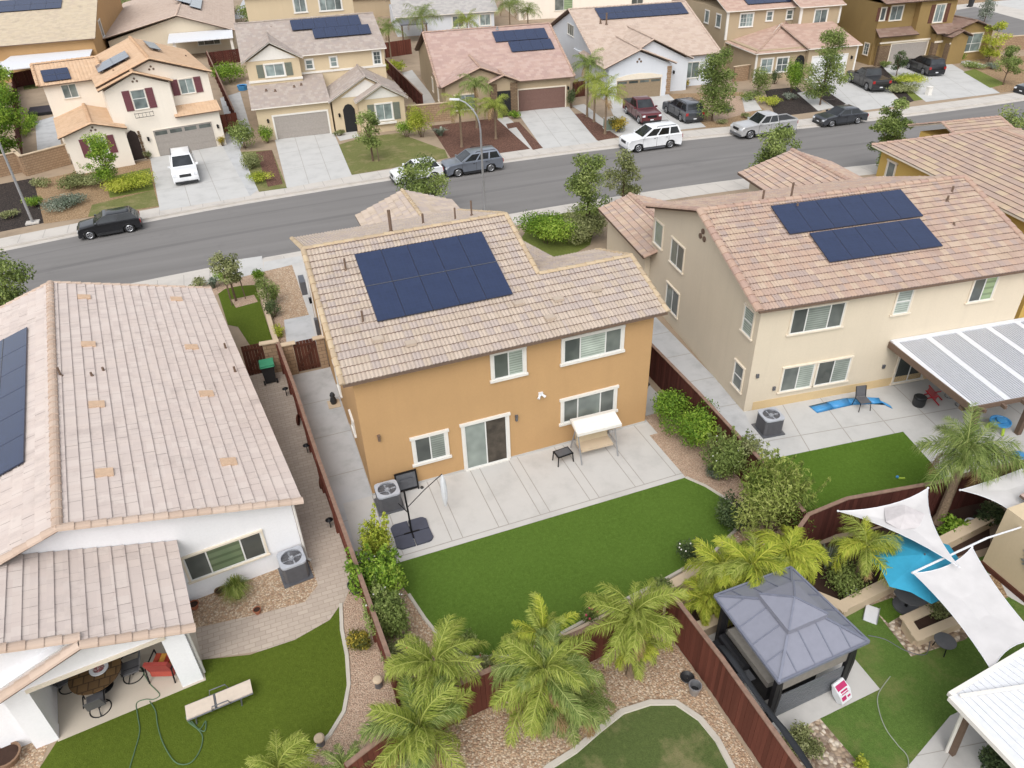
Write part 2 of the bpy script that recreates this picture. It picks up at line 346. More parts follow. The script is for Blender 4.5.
M['metal_dark'] = m_plain('dark_metal', (.02, .02, .022, 1), .45, .6)
M['metal_grey'] = m_plain('grey_metal', S(120, 122, 128, .8), .45, .5)
M['galv'] = m_plain('galvanised_metal', S(186, 188, 192, .8), .4, .7)
M['white_metal'] = m_plain('white_painted_metal', S(224, 226, 230, .86), .5, var=.05)
M['black_plastic'] = m_plain('black_plastic', (.025, .026, .028, 1), .5)
M['ac_body'] = m_plain('air_conditioner_casing', S(112, 112, 116, .75), .5, .2); M['ac_top'] = m_plain('air_conditioner_top', S(186, 190, 198, .8), .5)
M['green_plastic'] = m_plain('green_plastic', S(66, 166, 124, .8), .45)
M['rim'] = m_plain('alloy_rim', S(190, 192, 196, .8), .3, .8); M['tyre'] = m_plain('tyre_rubber', (.018, .018, .019, 1), .85)
M['car_glass'] = m_glass('car_glass', (.012, .014, .016, 1), 0, (.03, .034, .038, 1))
M['head_lens'] = m_plain('headlight_lens', S(216, 220, 224, .85), .12, var=.05, coat=1.0); M['tail_lens'] = m_plain('tail_light_lens', S(186, 18, 22, .7), .2, coat=1.0)
M['trunk'] = m_plain('tree_bark', S(122, 98, 78, .6), .9, var=.3, nscale=14); M['palm_trunk'] = m_plain('palm_bark', S(150, 128, 104, .65), .9, var=.3, nscale=16)
# ------------------------------------------------------------------ the setting: ground, road, kerbs, pavements, beds
def interp(pl, x):
    for (x0, y0), (x1, y1) in zip(pl, pl[1:]):
        if x <= x1: return y0 + (y1-y0)*(x-x0)/(x1-x0)
    return pl[-1][1]
def smooth_line(pl, n=90):
    xs = [pl[0][0] + (pl[-1][0]-pl[0][0])*i/n for i in range(n+1)]
    return [(x, sum(interp(pl, x+d) for d in (-6, -3, 0, 3, 6))/5) for x in xs]
FAR = smooth_line([(-120, 22), (-80, 27), (-40, 31.4), (-19, 34.6), (-9.7, 36.2), (1, 37), (20, 37.2), (32, 36.4), (45, 34.4), (57, 32.9), (73, 32.1), (95, 32), (160, 34)])
NEAR = smooth_line([(-120, 10), (-80, 15), (-40, 19.7), (-19, 23.4), (-10, 24.9), (1, 25.1), (20, 25.3), (34, 24.6), (45, 22.7), (57, 21.2), (73, 20.4), (95, 20.3), (160, 22)])
def off(pl, d): return [(x, y+d) for x, y in pl]
def strip(name, a, b, z, mat, thick=0):
    mb = MB()
    if thick:
        rings = [[(p[0], p[1], z-thick), (p[0], p[1], z), (q[0], q[1], z), (q[0], q[1], z-thick)] for p, q in zip(a, b)]
        mb.grid(rings)
    else:
        for i in range(len(a)-1): mb.poly([(a[i][0], a[i][1], z), (a[i+1][0], a[i+1][1], z), (b[i+1][0], b[i+1][1], z), (b[i][0], b[i][1], z)])
    return struct(mb.build(name, mat))
def sheet(name, pts, z, mat, px=True, kind='structure'):
    P = [G2(*p) for p in pts] if px else pts
    mb = MB(); mb.poly([(x, y, z) for x, y in P]); o = mb.build(name, mat)
    return struct(o, kind)
struct(MB().poly([(-900, -600, -.16), (1100, -600, -.16), (1100, 1600, -.16), (-900, 1600, -.16)]).build('ground', M['dirt']))
strip('road', off(NEAR, -.3), off(FAR, .3), -.14, M['asphalt'])
strip('road_seam', off(NEAR, 5.3), off(NEAR, 5.75), -.137, m_asphalt('dark_asphalt_seam', (.165, .158, .154, 1))); strip('road_seam', off(NEAR, 8.7), off(NEAR, 8.85), -.137, m_asphalt('dark_asphalt_line', (.17, .163, .158, 1)))
strip('gutter', NEAR, off(NEAR, .5), -.135, M['sidewalk']); strip('gutter', off(FAR, -.5), FAR, -.135, M['sidewalk'])
strip('curb', off(NEAR, -.18), NEAR, .006, M['sidewalk'], .2); strip('curb', FAR, off(FAR, .18), .006, M['sidewalk'], .2)
mb = MB(); mb.prism([(x, y) for x, y in off(NEAR, -.18)] + [(160, -140), (-120, -140)], -.16, 0); struct(mb.build('terrain', M['dirt']))
mb = MB(); mb.prism([(-120, 300), (160, 300)] + list(reversed(off(FAR, .18))), -.16, 0); struct(mb.build('terrain', M['dirt']))
def walkway(a, b, n):
    mb = MB(); L = len(a)
    for i in range(L-1): mb.poly([(a[i][0], a[i][1], .005), (a[i+1][0], a[i+1][1], .005), (b[i+1][0], b[i+1][1], .005), (b[i][0], b[i][1], .005)], 0)
    x = a[0][0]
    while x < a[-1][0]:
        y0, y1 = interp(a, x), interp(b, x); mb.poly([(x, y0, .007), (x+.035, y0, .007), (x+.035, y1, .007), (x, y1, .007)], 1); x += 1.55
    return struct(mb.build('sidewalk', [M['sidewalk'], M['joint']]))
walkway(off(NEAR, -1.95), off(NEAR, -.19), 1); walkway(off(FAR, .19), off(FAR, 1.85), 1)
def joints(name, o4, nu, nv, z, mat, mj, wd=.04):
    """concrete slab (4 corners in metres) with saw-cut joints"""
    a, b, c, d = [Vector((x, y, z)) for x, y in o4]; mb = MB(); mb.poly([a, b, c, d], 0)
    up = Vector((0, 0, .002)); B = lambda u, v: (a*(1-u)+b*u)*(1-v) + (d*(1-u)+c*u)*v
    lu = wd/(b-a).length/2; lv = wd/(d-a).length/2
    for i in range(1, nu): u = i/nu; mb.poly([B(u-lu, 0)+up, B(u+lu, 0)+up, B(u+lu, 1)+up, B(u-lu, 1)+up], 1)
    for i in range(1, nv): v = i/nv; mb.poly([B(0, v-lv)+up*1.4, B(1, v-lv)+up*1.4, B(1, v+lv)+up*1.4, B(0, v+lv)+up*1.4], 1)
    return struct(mb.build(name, [mat, mj]))
# far driveways
def drive(px4, nu=3, nv=3, z=.010): return joints('driveway', [G2(*p) for p in px4], nu, nv, z, M['driveway'], M['joint'])
drive([(160, 211), (250, 196), (222, 145), (150, 157)]); drive([(287, 188), (352, 176), (333, 131), (275, 140)])
drive([(543, 149), (598, 142), (568, 106), (517, 112)]); drive([(622, 136), (706, 127), (668, 94), (606, 98)])
drive([(838, 114), (905, 105), (868, 70), (802, 77)]); drive([(926, 102), (1000, 93), (945, 60), (880, 66)])
sheet('path', [(222, 145), (250, 196), (258, 190), (240, 150)], .009, M['conc_cool']); sheet('path', [(240, 150), (246, 135), (228, 128), (222, 145)], .009, M['conc_cool'])
sheet('path', [(333, 131), (340, 141), (360, 137), (352, 124)], .012, M['concrete'])
sheet('path', [(497, 119), (508, 117), (540, 147), (530, 149)], .012, M['concrete']); sheet('path', [(506, 124), (517, 122), (518, 127), (508, 129)], .014, M['mulch'])
sheet('path', [(742, 98), (752, 96), (762, 110), (745, 112)], .012, M['concrete']); sheet('path', [(797, 93), (808, 91), (833, 108), (818, 111)], .012, M['concrete'])
sheet('path', [(948, 60), (980, 68), (990, 66), (955, 57)], .012, M['concrete'])
# far front gardens
sheet('planting_bed', [(-10, 186), (34, 178), (44, 223), (-10, 234)], .008, M['mulch_dark']); sheet('planting_bed', [(34, 181), (95, 168), (152, 160), (159, 207), (44, 224)], .009, M['mulch_orange'])
sheet('front_lawn', [(92, 205), (154, 190), (159, 206), (88, 217)], .011, M['lawn_front']); sheet('front_lawn', [(105, 178), (150, 168), (154, 190), (110, 198)], .013, M['cover'])
sheet('planting_bed', [(240, 152), (272, 150), (287, 188), (259, 192)], .008, M['lawn_front']); sheet('planting_bed', [(256, 152), (272, 150), (283, 184), (268, 187)], .010, M['mulch'])
sheet('front_lawn', [(338, 145), (360, 138), (398, 133), (445, 150), (448, 158), (352, 175)], .008, M['lawn_front'])
sheet('planting_bed', [(430, 126), (497, 118), (530, 149), (452, 160)], .009, M['mulch']); sheet('planting_bed', [(513, 123), (519, 122), (543, 148), (533, 150)], .016, M['mulch'])
sheet('planting_bed', [(573, 114), (588, 113), (619, 137), (598, 141)], .009, M['mulch']); sheet('path', [(572, 106), (584, 104), (622, 134), (619, 137)], .011, M['concrete'])
sheet('planting_bed', [(668, 94), (742, 92), (765, 110), (735, 126), (706, 128)], .008, M['mulch_orange']); sheet('planting_bed', [(700, 97), (740, 96), (752, 112), (715, 122)], .0095, M['gravel_pink'])
sheet('planting_bed', [(764, 90), (797, 87), (822, 111), (776, 117)], .0095, M['mulch_dark']); sheet('planting_bed', [(808, 90), (822, 88), (846, 104), (836, 108)], .0105, M['mulch_dark'])
sheet('front_lawn', [(882, 66), (912, 72), (948, 96), (914, 101)], .009, M['cover']); sheet('planting_bed', [(868, 70), (882, 66), (914, 101), (905, 104)], .010, M['mulch_dark'])
sheet('planting_bed', [(955, 56), (1060, 56), (1060, 84), (1000, 93)], .008, M['mulch_orange']); sheet('front_lawn', [(963, 72), (975, 69), (1006, 84), (990, 88)], .011, M['cover'])
# far side and back yards
sheet('side_yard', [(35, 122), (55, 116), (63, 152), (38, 158)], .008, M['conc_cool']); sheet('side_yard', [(220, 98), (240, 92), (252, 133), (230, 137)], .009, M['conc_cool'])
sheet('side_yard', [(398, 74), (412, 70), (437, 102), (420, 106)], .008, M['concrete']); sheet('back_lawn', [(20, 70), (52, 74), (55, 86), (24, 90)], .008, M['turf_dry'])
sheet('road', [(957, 10), (975, 7), (1060, 30), (1060, 44), (995, 31), (952, 19)], .012, M['asphalt']); sheet('sidewalk', [(956, 5), (985, 2), (1060, 18), (1060, 30), (975, 7), (957, 10)], .013, M['sidewalk'])
sheet('driveway', [(985, 2), (1060, -4), (1060, 18)], .014, M['driveway']); sheet('planting_bed', [(905, 2), (1060, -8), (1060, -3), (985, 2), (957, 5)], .010, M['mulch_orange'])
sheet('road', [(100, 24), (135, 14), (150, 18), (128, 30)], .008, M['asphalt']); sheet('driveway', [(232, 20), (248, 17), (260, 0), (243, 0)], .008, M['conc_cool'])
sheet('back_lawn', [(128, 12), (170, -4), (172, -10), (100, -6), (95, 8)], .007, M['turf_dry'])
# near front gardens (between the left house, the centre house and the road)
sheet('lawn', [(218, 294), (225, 289), (240, 286), (255, 285), (273, 342), (251, 347), (238, 327), (228, 325)], .012, M['turf_bright'])
sheet('gravel_bed', [(205, 300), (215, 285), (250, 275), (262, 274), (277, 340), (255, 285), (240, 286), (225, 289), (218, 294)], .010, M['gravel_pink'])
sheet('gravel_bed', [(262, 272), (292, 265), (309, 315), (284, 320)], .010, M['gravel']); sheet('path', [(284, 320), (310, 315), (317, 342), (287, 346)], .011, M['conc_cool'])
sheet('path', [(292, 265), (304, 262), (320, 345), (312, 343)], .009, M['concrete']); sheet('gravel_bed', [(274, 318), (283, 316), (290, 345), (279, 346)], .009, M['gravel_pink'])
sheet('tree_bed', [(231, 300), (254, 295), (258, 302), (236, 308)], .018, M['gravel_pink']); sheet('driveway', [(215, 263), (262, 256), (264, 272), (222, 282)], .008, M['driveway'])
sheet('driveway', [(264, 262), (300, 256), (303, 262), (264, 272)], .0085, M['driveway'])
# strip between centre and right house towards the road
sheet('lawn', [(520, 240), (535, 218), (600, 208), (590, 245), (560, 262)], .011, M['cover'])
# centre lot
joints('side_path', [(-2.0, -3.8), (-.02, -3.8), (-.02, 10.2), (-2.0, 10.2)], 1, 5, .006, M['conc_cool'], M['joint'])
mb = MB(); z = .010
mb.poly([(-1.2, -3.85, z), (12.0, -3.85, z), (12.0, 0, z), (-1.2, 0, z)], 0); mb.poly([(12.0, -.9, z), (12.4, -.9, z), (12.4, .4, z), (13.9, .4, z), (13.9, 3.5, z), (12.0, 3.5, z)], 0)
for x in (-.05, .35, 2.2, 2.62, 4.05, 4.45, 5.75, 6.15, 7.85, 8.25, 9.85, 10.25, 11.7): mb.box(x, x+.035, -3.6, -.03, z+.0005, z+.002, 1)
mb.box(-1.2, 12, -3.6, -3.56, z+.0005, z+.0026, 1); mb.box(11.9, 13.9, .38, .42, z+.0005, z+.0026, 1)
struct(mb.build('patio', [M['concrete'], M['joint']]))
LAWN = [(-.35, -3.86), (12.0, -3.86), (12.45, -4.6), (12.8, -5.6), (12.75, -6.4), (12.1, -7.1), (10.8, -7.7), (8.5, -8.15), (6.2, -8.5), (4.2, -8.85), (2.4, -9.0), (1.3, -8.6), (.7, -7.8), (.35, -6.6), (.1, -5.4)]
sheet('lawn', LAWN, .014, M['turf'], False)
sheet('gravel_bed', [(12.0, .38), (14.2, .38), (13.9, -9.2), (12.2, -7.5), (12.9, -6.4), (12.6, -4.6), (12.0, -3.86)], .008, M['gravel_pink'], False)
sheet('gravel_bed', [(-1.2, -3.86), (-.3, -3.86), (.7, -7.8), (1.4, -9.1), (5, -9.2), (10.8, -7.7), (12.6, -6.6), (13.5, -9), (7.5, -9.9), (-1.0, -10.4)], .007, M['gravel'], False)
def curb_line(name, pts, w, h, mat, closed=False):
    rings = []; n = len(pts)
    for i, p in enumerate(pts):
        a = Vector(pts[max(i-1, 0)]); b = Vector(pts[min(i+1, n-1)]); d = (b-a).normalized(); q = Vector((-d.y, d.x))*w/2; P = Vector(p)
        rings.append([(P.x-q.x, P.y-q.y, .0), (P.x-q.x*.8, P.y-q.y*.8, h), (P.x+q.x*.8, P.y+q.y*.8, h), (P.x+q.x, P.y+q.y, 0)])
    mb = MB(); mb.grid(rings); return struct(mb.build(name, mat))
curb_line('lawn_edging', LAWN[1:] , .13, .05, M['curbstone'])
sheet('side_yard', [(12.2, 3.5), (14.25, 3.5), (14.6, 20), (12.2, 20)], .008, M['gravel_pink'], False)
# retaining wall garden strip behind the lawn is built with the fences; left lot
sheet('path', [(283, 371), (311, 440), (356, 572), (343, 606), (337, 618), (316, 640), (270, 650), (200, 660), (190, 625), (260, 612), (305, 600), (312, 570), (300, 520), (252, 374)], .008, M['paver'])
sheet('side_yard', [(-3.9, -3.0), (-2.0, -3.0), (-2.9, 10.9), (-5.0, 11.1)], .006, M['paver'], False)
sheet('gravel_bed', [(186, 612), (200, 590), (310, 560), (318, 585), (305, 602), (260, 614), (196, 628)], .011, M['gravel'])
LL = [(-40, 860), (10, 830), (40, 768), (60, 737), (204, 679), (202, 660), (250, 655), (295, 640), (330, 620), (341, 604), (342, 630), (347, 655), (349, 685), (344, 712), (330, 735), (310, 755), (296, 768), (270, 800), (200, 860)]
sheet('lawn', LL, .014, M['turf_bright'])
sheet('gravel_bed', [(341, 606), (355, 572), (398, 680), (392, 735), (350, 768), (280, 830), (270, 800), (296, 768), (330, 735), (349, 685), (347, 655)], .007, M['gravel_pink'])
curb_line('lawn_edging', [G2(*p) for p in [(341, 604), (342, 630), (347, 655), (349, 685), (344, 712), (330, 735), (310, 755), (296, 768), (270, 800), (230, 840)]], .14, .05, M['curbstone'])
sheet('gravel_bed', [(-40, 770), (20, 742), (48, 745), (40, 768), (10, 830), (-60, 840)], .009, M['gravel'])
# bottom middle lot (behind the rear fence)
sheet('gravel_bed', [(-3.5, -11.9), (.2, -10.45), (5.5, -9.95), (7.5, -9.7), (7.55, -20), (-3.5, -20)], .006, M['gravel'], False)
CL = [(525, 790), (548, 768), (575, 751), (598, 731), (622, 712), (650, 703), (676, 703), (700, 719), (718, 741), (732, 768), (742, 800)]
sheet('lawn', CL, .012, M['turf_dry']); curb_line('mow_curb', [G2(*p) for p in CL], .2, .06, M['curbstone'])
# right lot
joints('patio', [(16.75, -1.05), (30, -2.65), (29.6, -7.6), (15.2, -5.2)], 7, 2, .007, M['driveway'], M['joint'])
sheet('lawn', [(14.2, -4.2), (15.6, -4.2), (22.1, -4.9), (21.6, -7.0), (20.9, -8.7), (14.0, -8.6)], .015, M['turf_right'], False)
joints('side_path', [(14.3, -4.6), (16.7, -5.0), (17.6, 11), (14.6, 11)], 1, 7, .005, M['conc_cool'], M['joint'])
sheet('patio', [(20.6, -4.6), (30, -5.6), (30, -10.3), (20.8, -9.2)], .0055, M['driveway'], False)
# gazebo lot
sheet('lawn', [(-5+18, -10.9), (9.4, -13.5), (9.6, -21), (30, -21), (30, -10), (20, -11.5), (16.4, -11.2)], .010, M['lawn_mid'], False)
sheet('soil_bed', [(7.7, -9.6), (12.9, -8.75), (22, -9.3), (20, -11.2), (16, -11.0), (13.2, -11.2), (7.75, -10.9)], .012, M['soil'], False)
sheet('gazebo_slab', [(8.2, -10.6), (12.4, -10.9), (12.3, -14.2), (8.0, -14.4)], .018, M['concrete'], False)
sheet('gravel_bed', [(868, 602), (880, 590), (925, 560), (985, 620), (965, 640), (911, 657)], .020, M['gravel_dark']); sheet('lawn', [(870, 606), (892, 598), (904, 614), (888, 624)], .026, M['turf'])
sheet('gravel_bed', [(770, 740), (815, 713), (862, 768), (880, 800), (800, 800)], .017, M['gravel_dark'])
joints('patio', [G2(880, 800), G2(1060, 800), G2(1060, 665), G2(950, 716)], 4, 2, .019, M['concrete'], M['joint'])
sheet('path', [(970, 575), (985, 572), (1040, 600), (1040, 615)], .014, M['concrete']); sheet('soil_bed', [(985, 578), (996, 573), (1008, 598), (990, 600)], .017, M['mulch_orange'])
# ------------------------------------------------------------------ houses
def roof_face(mb, pts, kind='plain', w=.3, h=.38, th=.10, tm=0, fm=1):
    P = [Vector(p) for p in pts]; U = (P[1]-P[0]).normalized()
    N = Vector((0, 0, 0))
    for i in range(len(P)): N += (P[i]-P[0]).cross(P[(i+1) % len(P)]-P[0])
    N.normalize()
    if N.z < 0: N = -N
    V = N.cross(U)
    if V.z < 0: V = -V
    uv = [((p-P[0]).dot(U), (p-P[0]).dot(V)) for p in P]
    ar = sum(uv[i][0]*uv[(i+1) % len(uv)][1]-uv[(i+1) % len(uv)][0]*uv[i][1] for i in range(len(uv)))
    if ar < 0: uv = uv[::-1]; P = P[::-1]
    u0, u1 = min(a for a, b in uv), max(a for a, b in uv); v0, v1 = min(b for a, b in uv), max(b for a, b in uv)
    if kind == 'plain':
        mb.poly(P, tm, uv)
    else:
        bm = bmesh.new(); i0, i1 = math.floor(u0/w)-1, math.ceil(u1/w)+1; j1 = math.ceil((v1-v0)/h)+1
        rnd = random.Random(int(abs(P[0].x*31+P[0].y*17+P[0].z*7)*100))
        for j in range(-1, j1):
            va, vb = v0+j*h, v0+(j+1)*h
            for i in range(i0, i1):
                l = rnd.uniform(-.006, .006); tilt = rnd.uniform(-.004, .004)
                if kind == 'barrel':
                    k = 8; fa = []; fb = []
                    for q in range(k+1):
                        uu = i*w + w*q/k*.99; z = .017*(1-math.cos(4*math.pi*q/k))
                        fa.append(bm.verts.new((uu, va, z+.055+l+tilt*(q-4)/4))); fb.append(bm.verts.new((uu, vb+.03, z+.004+l)))
                    for q in range(k): bm.faces.new((fa[q], fa[q+1], fb[q+1], fb[q]))
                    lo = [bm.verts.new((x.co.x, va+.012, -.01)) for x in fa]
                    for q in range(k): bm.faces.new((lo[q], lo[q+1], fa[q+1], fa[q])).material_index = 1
                else:
                    s = (w*.5 if j % 2 else 0); ua, ub = i*w+s+.002, (i+1)*w+s-.002
                    a = [bm.verts.new(c) for c in ((ua, va, .06+l*.6+tilt), (ub, va, .06+l*.6-tilt), (ub, vb+.03, .014+l*.6), (ua, vb+.03, .014+l*.6))]
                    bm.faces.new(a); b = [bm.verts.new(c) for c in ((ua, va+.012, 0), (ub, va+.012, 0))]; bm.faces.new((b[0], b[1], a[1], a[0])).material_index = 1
        bm.verts.ensure_lookup_table()
        for i in range(len(uv)):
            a, b = uv[i], uv[(i+1) % len(uv)]; d = Vector((b[0]-a[0], b[1]-a[1], 0)); 
            if d.length < 1e-6: continue
            bmesh.ops.bisect_plane(bm, geom=bm.verts[:]+bm.edges[:]+bm.faces[:], plane_co=Vector((a[0], a[1], 0)), plane_no=Vector((d.y, -d.x, 0)), clear_outer=True)
        O = P[0] if ar >= 0 else Vector(pts[0]); O = Vector(pts[0])
        for f in bm.faces:
            c = f.calc_center_median()
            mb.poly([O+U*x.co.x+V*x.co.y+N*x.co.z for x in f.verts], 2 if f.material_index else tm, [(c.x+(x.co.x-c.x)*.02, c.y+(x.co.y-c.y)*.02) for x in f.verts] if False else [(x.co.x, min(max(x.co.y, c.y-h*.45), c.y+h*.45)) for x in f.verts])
        bm.free()
        mb.poly([p-N*.012 for p in P], fm)
    lo = [p-Vector((0, 0, th)) for p in P]
    for i in range(len(P)):
        k = (i+1) % len(P); mb.poly([lo[i], lo[k], P[k]-N*.002, P[i]-N*.002], fm)
    mb.poly(lo[::-1], fm)
def caps(mb, p0, p1, r=.13, seg=.42, m=0, lift=.03, arc=math.pi):
    a, b = Vector(p0), Vector(p1); L = (b-a).length; n = max(1, round(L/seg)); d = (b-a).normalized()
    u = d.cross(Vector((0, 0, 1))).normalized(); t = u.cross(d).normalized(); K = 6
    for i in range(n):
        q0 = a+d*(L*i/n); q1 = a+d*(L*(i+1)/n+.03); r0 = r; r1 = r*.86; c = random.random()*50; up = t*random.uniform(0, .012)
        A = [q0+u*r0*math.cos(arc*k/K)+t*(r0*.75*math.sin(arc*k/K)+lift)+up for k in range(K+1)]
        B = [q1+u*r1*math.cos(arc*k/K)+t*(r1*.75*math.sin(arc*k/K)+lift-.02)+up for k in range(K+1)]
        for k in range(K): mb.poly([A[k], A[k+1], B[k+1], B[k]], m, [(c, .5), (c+.01, .5), (c+.01, .51), (c, .51)])
        mb.poly(A[::-1], m, [(c, .5)]*(K+1))
class House:
    def __init__(s, name, label, loc, rot, wall, roof, ridge, trim=None, group=None, fascia='fascia', tile='plain', tw=.3, cap=.12):
        s.root = thing(name, label, 'house', loc, rot, group); s.w = MB(); s.r = MB(); s.c = MB(); s.M = (wall, roof, ridge, fascia); s.trim = trim or 'white_trim'; s.tile = tile; s.tw = tw; s.cap = cap
    def block(s, *a, m=0): s.w.box(*a, m=m); return s
    def gabX(s, x0, x1, y0, yr, y1, ze, zr, m=0): s.w.ext([(x0, y0, 0), (x0, y1, 0), (x0, y1, ze), (x0, yr, zr), (x0, y0, ze)], (x1-x0, 0, 0), m); return s
    def gabY(s, y0, y1, x0, xr, x1, ze, zr, m=0, z0=0): s.w.ext([(x0, y0, z0), (x1, y0, z0), (x1, y0, ze), (xr, y0, zr), (x0, y0, ze)], (0, y1-y0, 0), m); return s
    def face(s, *pts, tile=None): roof_face(s.r, pts, tile or s.tile, s.tw); return s
    def cap_line(s, *pts, r=None, lift=.03):
        for a, b in zip(pts, pts[1:]): caps(s.c, a, b, r or s.cap, lift=lift)
        return s
    def roofX(s, x0, x1, y0, yr, y1, ze, zr, tile=None, rake=True, ze2=None):
        z2 = ze if ze2 is None else ze2
        s.face((x0, y0, ze), (x1, y0, ze), (x1, yr, zr), (x0, yr, zr), tile=tile); s.face((x1, y1, z2), (x0, y1, z2), (x0, yr, zr), (x1, yr, zr), tile=tile)
        s.cap_line((x0, yr, zr), (x1, yr, zr))
        if rake:
            for x in (x0, x1): s.cap_line((x, y0, ze), (x, yr, zr)); s.cap_line((x, y1, z2), (x, yr, zr))
    def roofY(s, y0, y1, x0, xr, x1, ze, zr, tile=None, front=True, ze2=None):
        z2 = ze if ze2 is None else ze2
        s.face((x0, y1, ze), (x0, y0, ze), (xr, y0, zr), (xr, y1, zr), tile=tile); s.face((x1, y0, z2), (x1, y1, z2), (xr, y1, zr), (xr, y0, zr), tile=tile)
        s.cap_line((xr, y0, zr), (xr, y1, zr))
        if front: s.cap_line((x0, y0, ze), (xr, y0, zr)); s.cap_line((x1, y0, z2), (xr, y0, zr))
    def basis(s, side, c):
        return {'S': (Vector((0, c, 0)), Vector((1, 0, 0)), Vector((0, -1, 0))), 'N': (Vector((0, c, 0)), Vector((1, 0, 0)), Vector((0, 1, 0))),
                'W': (Vector((c, 0, 0)), Vector((0, 1, 0)), Vector((-1, 0, 0))), 'E': (Vector((c, 0, 0)), Vector((0, 1, 0)), Vector((1, 0, 0)))}[side]
    def bb(s, mb, B, a0, a1, z0, z1, n0, n1, m=0):
        O, U, N = B; p = [O+U*a+Vector((0, 0, z))+N*n for n in (n0, n1) for a, z in ((a0, z0), (a1, z0), (a1, z1), (a0, z1))]
        mb.grid([p[:4], p[4:]], m)
    def win(s, side, c, a0, a1, z0, z1, panes=2, mats=('pane', 'pane_blind'), tw=.1, header=.06, sill=.06, shut=None, hbar=0, name='window', muntin=0, tm=None, dz=.055):
        B = s.basis(side, c); mb = MB()
        if tw:
            s.bb(mb, B, a0-tw, a0, z0, z1, -.02, dz); s.bb(mb, B, a1, a1+tw, z0, z1, -.02, dz)
            s.bb(mb, B, a0-tw-header, a1+tw+header, z1, z1+tw, -.02, dz+.03); s.bb(mb, B, a0-tw-sill, a1+tw+sill, z0-tw*.9, z0, -.02, dz+.035)
        f = .045
        s.bb(mb, B, a0, a0+f, z0, z1, -.02, .035, 1); s.bb(mb, B, a1-f, a1, z0, z1, -.02, .035, 1); s.bb(mb, B, a0+f, a1-f, z0, z0+f, -.02, .035, 1); s.bb(mb, B, a0+f, a1-f, z1-f, z1, -.02, .035, 1)
        W = a1-a0; div = [a0+f] + ([a0+W*.28, a1-W*.28] if panes == 3 else [a0+W*i/panes for i in range(1, panes)]) + [a1-f]
        for d in div[1:-1]: s.bb(mb, B, d-.025, d+.025, z0+f, z1-f, -.02, .03, 1)
        if hbar: s.bb(mb, B, a0+f, a1-f, z0+(z1-z0)*hbar-.025, z0+(z1-z0)*hbar+.025, -.02, .032, 1)
        if muntin:
            for i in range(1, muntin): s.bb(mb, B, a0+W*i/muntin-.012, a0+W*i/muntin+.012, z0+f, z1-f, -.02, .025, 1)
            for i in range(1, 3): zz = z0+(z1-z0)*i/3; s.bb(mb, B, a0+f, a1-f, zz-.012, zz+.012, -.02, .026, 1)
        o = mb.build(name, [M[tm or s.trim], M['frame']], s.root)
        for i in range(len(div)-1):
            p = MB(); s.bb(p, B, div[i]+.002, div[i+1]-.002, z0+f*.5, z1-f*.5, -.015, .012); p.build('pane', M[mats[i % len(mats)]], o)
        if shut:
            for (q0, q1) in ((a0-tw-.04-shut[1], a0-tw-.04), (a1+tw+.04, a1+tw+.04+shut[1])):
                p = MB(); s.bb(p, B, q0, q1, z0-.05, z1+.05, -.01, .05)
                n = 9
                for i in range(n): zz = z0+(z1-z0)*(i+.5)/n; s.bb(p, B, q0+.05, q1-.05, zz-.03, zz+.03, .05, .065)
                p.build('shutter', shut[0], s.root)
        return o
    def garage(s, side, c, a0, a1, z1, mat, trim=.15, lights=False, rows=4):
        B = s.basis(side, c); mb = MB(); s.bb(mb, B, a0-trim, a0, 0, z1+trim, -.02, .06); s.bb(mb, B, a1, a1+trim, 0, z1+trim, -.02, .06); s.bb(mb, B, a0, a1, z1, z1+trim, -.02, .06)
        d = MB(); hh = z1/rows; n = 4
        s.bb(d, B, a0, a1, .005, z1, -.02, .004)
        for r in range(rows):
            for k in range(n):
                w = (a1-a0)/n; s.bb(d, B, a0+k*w+.03, a0+(k+1)*w-.03, r*hh+.04, (r+1)*hh-.035, .0, .016)
        mb.build('garage_frame', M[s.trim], s.root); o = d.build('garage_door', mat, s.root)
        if lights:
            for k in range(n):
                w = (a1-a0)/n; g = MB(); s.bb(g, B, a0+k*w+.12, a0+(k+1)*w-.12, z1-hh+.12, z1-.12, .0, .024); g.build('pane', M['pane'], o)
    def box(s, name, mat, *a): mb = MB(); mb.box(*a); return mb.build(name, mat, s.root)
    def vent(s, x, y, z, h=.35, r=.05, mat='fascia'):
        mb = MB(); mb.lathe([(r*2.2, 0), (r*1.3, .06), (r, .07), (r, h)], 10, (x, y, z)); return mb.build('roof_vent', M[mat], s.root)
    def wall_lamp(s, side, c, a, z, mat='metal_dark'):
        B = s.basis(side, c); mb = MB(); s.bb(mb, B, a-.06, a+.06, z-.12, z+.14, -.01, .03); s.bb(mb, B, a-.08, a+.08, z-.18, z+.06, .05, .19); s.bb(mb, B, a-.1, a+.1, z+.06, z+.1, .02, .2); return mb.build('wall_lamp', M[mat], s.root)
    def solar(s, P0, U, V, nu, nv, pw=1.05, ph=1.7, mat='solar', lift=.14, first=None):
        P0, U, V = Vector(P0), Vector(U).normalized(), Vector(V).normalized(); N = U.cross(V)
        proto = first
        for j in range(nv):
            for i in range(nu):
                if proto is None:
                    mb = MB(); f = .018; mb.box(0, pw-.008, 0, ph-.012, -.035, 0, 1); mb.box(f, pw-.008-f, f, ph-.012-f, -.01, .003, 0); o = mb.build('solar_panel', [M[mat], M['solar_frame']], s.root); proto = o
                else: o = proto.copy(); COL.objects.link(o); o.parent = s.root
                p = P0+U*pw*i+V*ph*j+N*(lift+.002*random.random())
                o.matrix_local = Matrix(((U.x, V.x, N.x, p.x), (U.y, V.y, N.y, p.y), (U.z, V.z, N.z, p.z), (0, 0, 0, 1)))
        rl = MB()
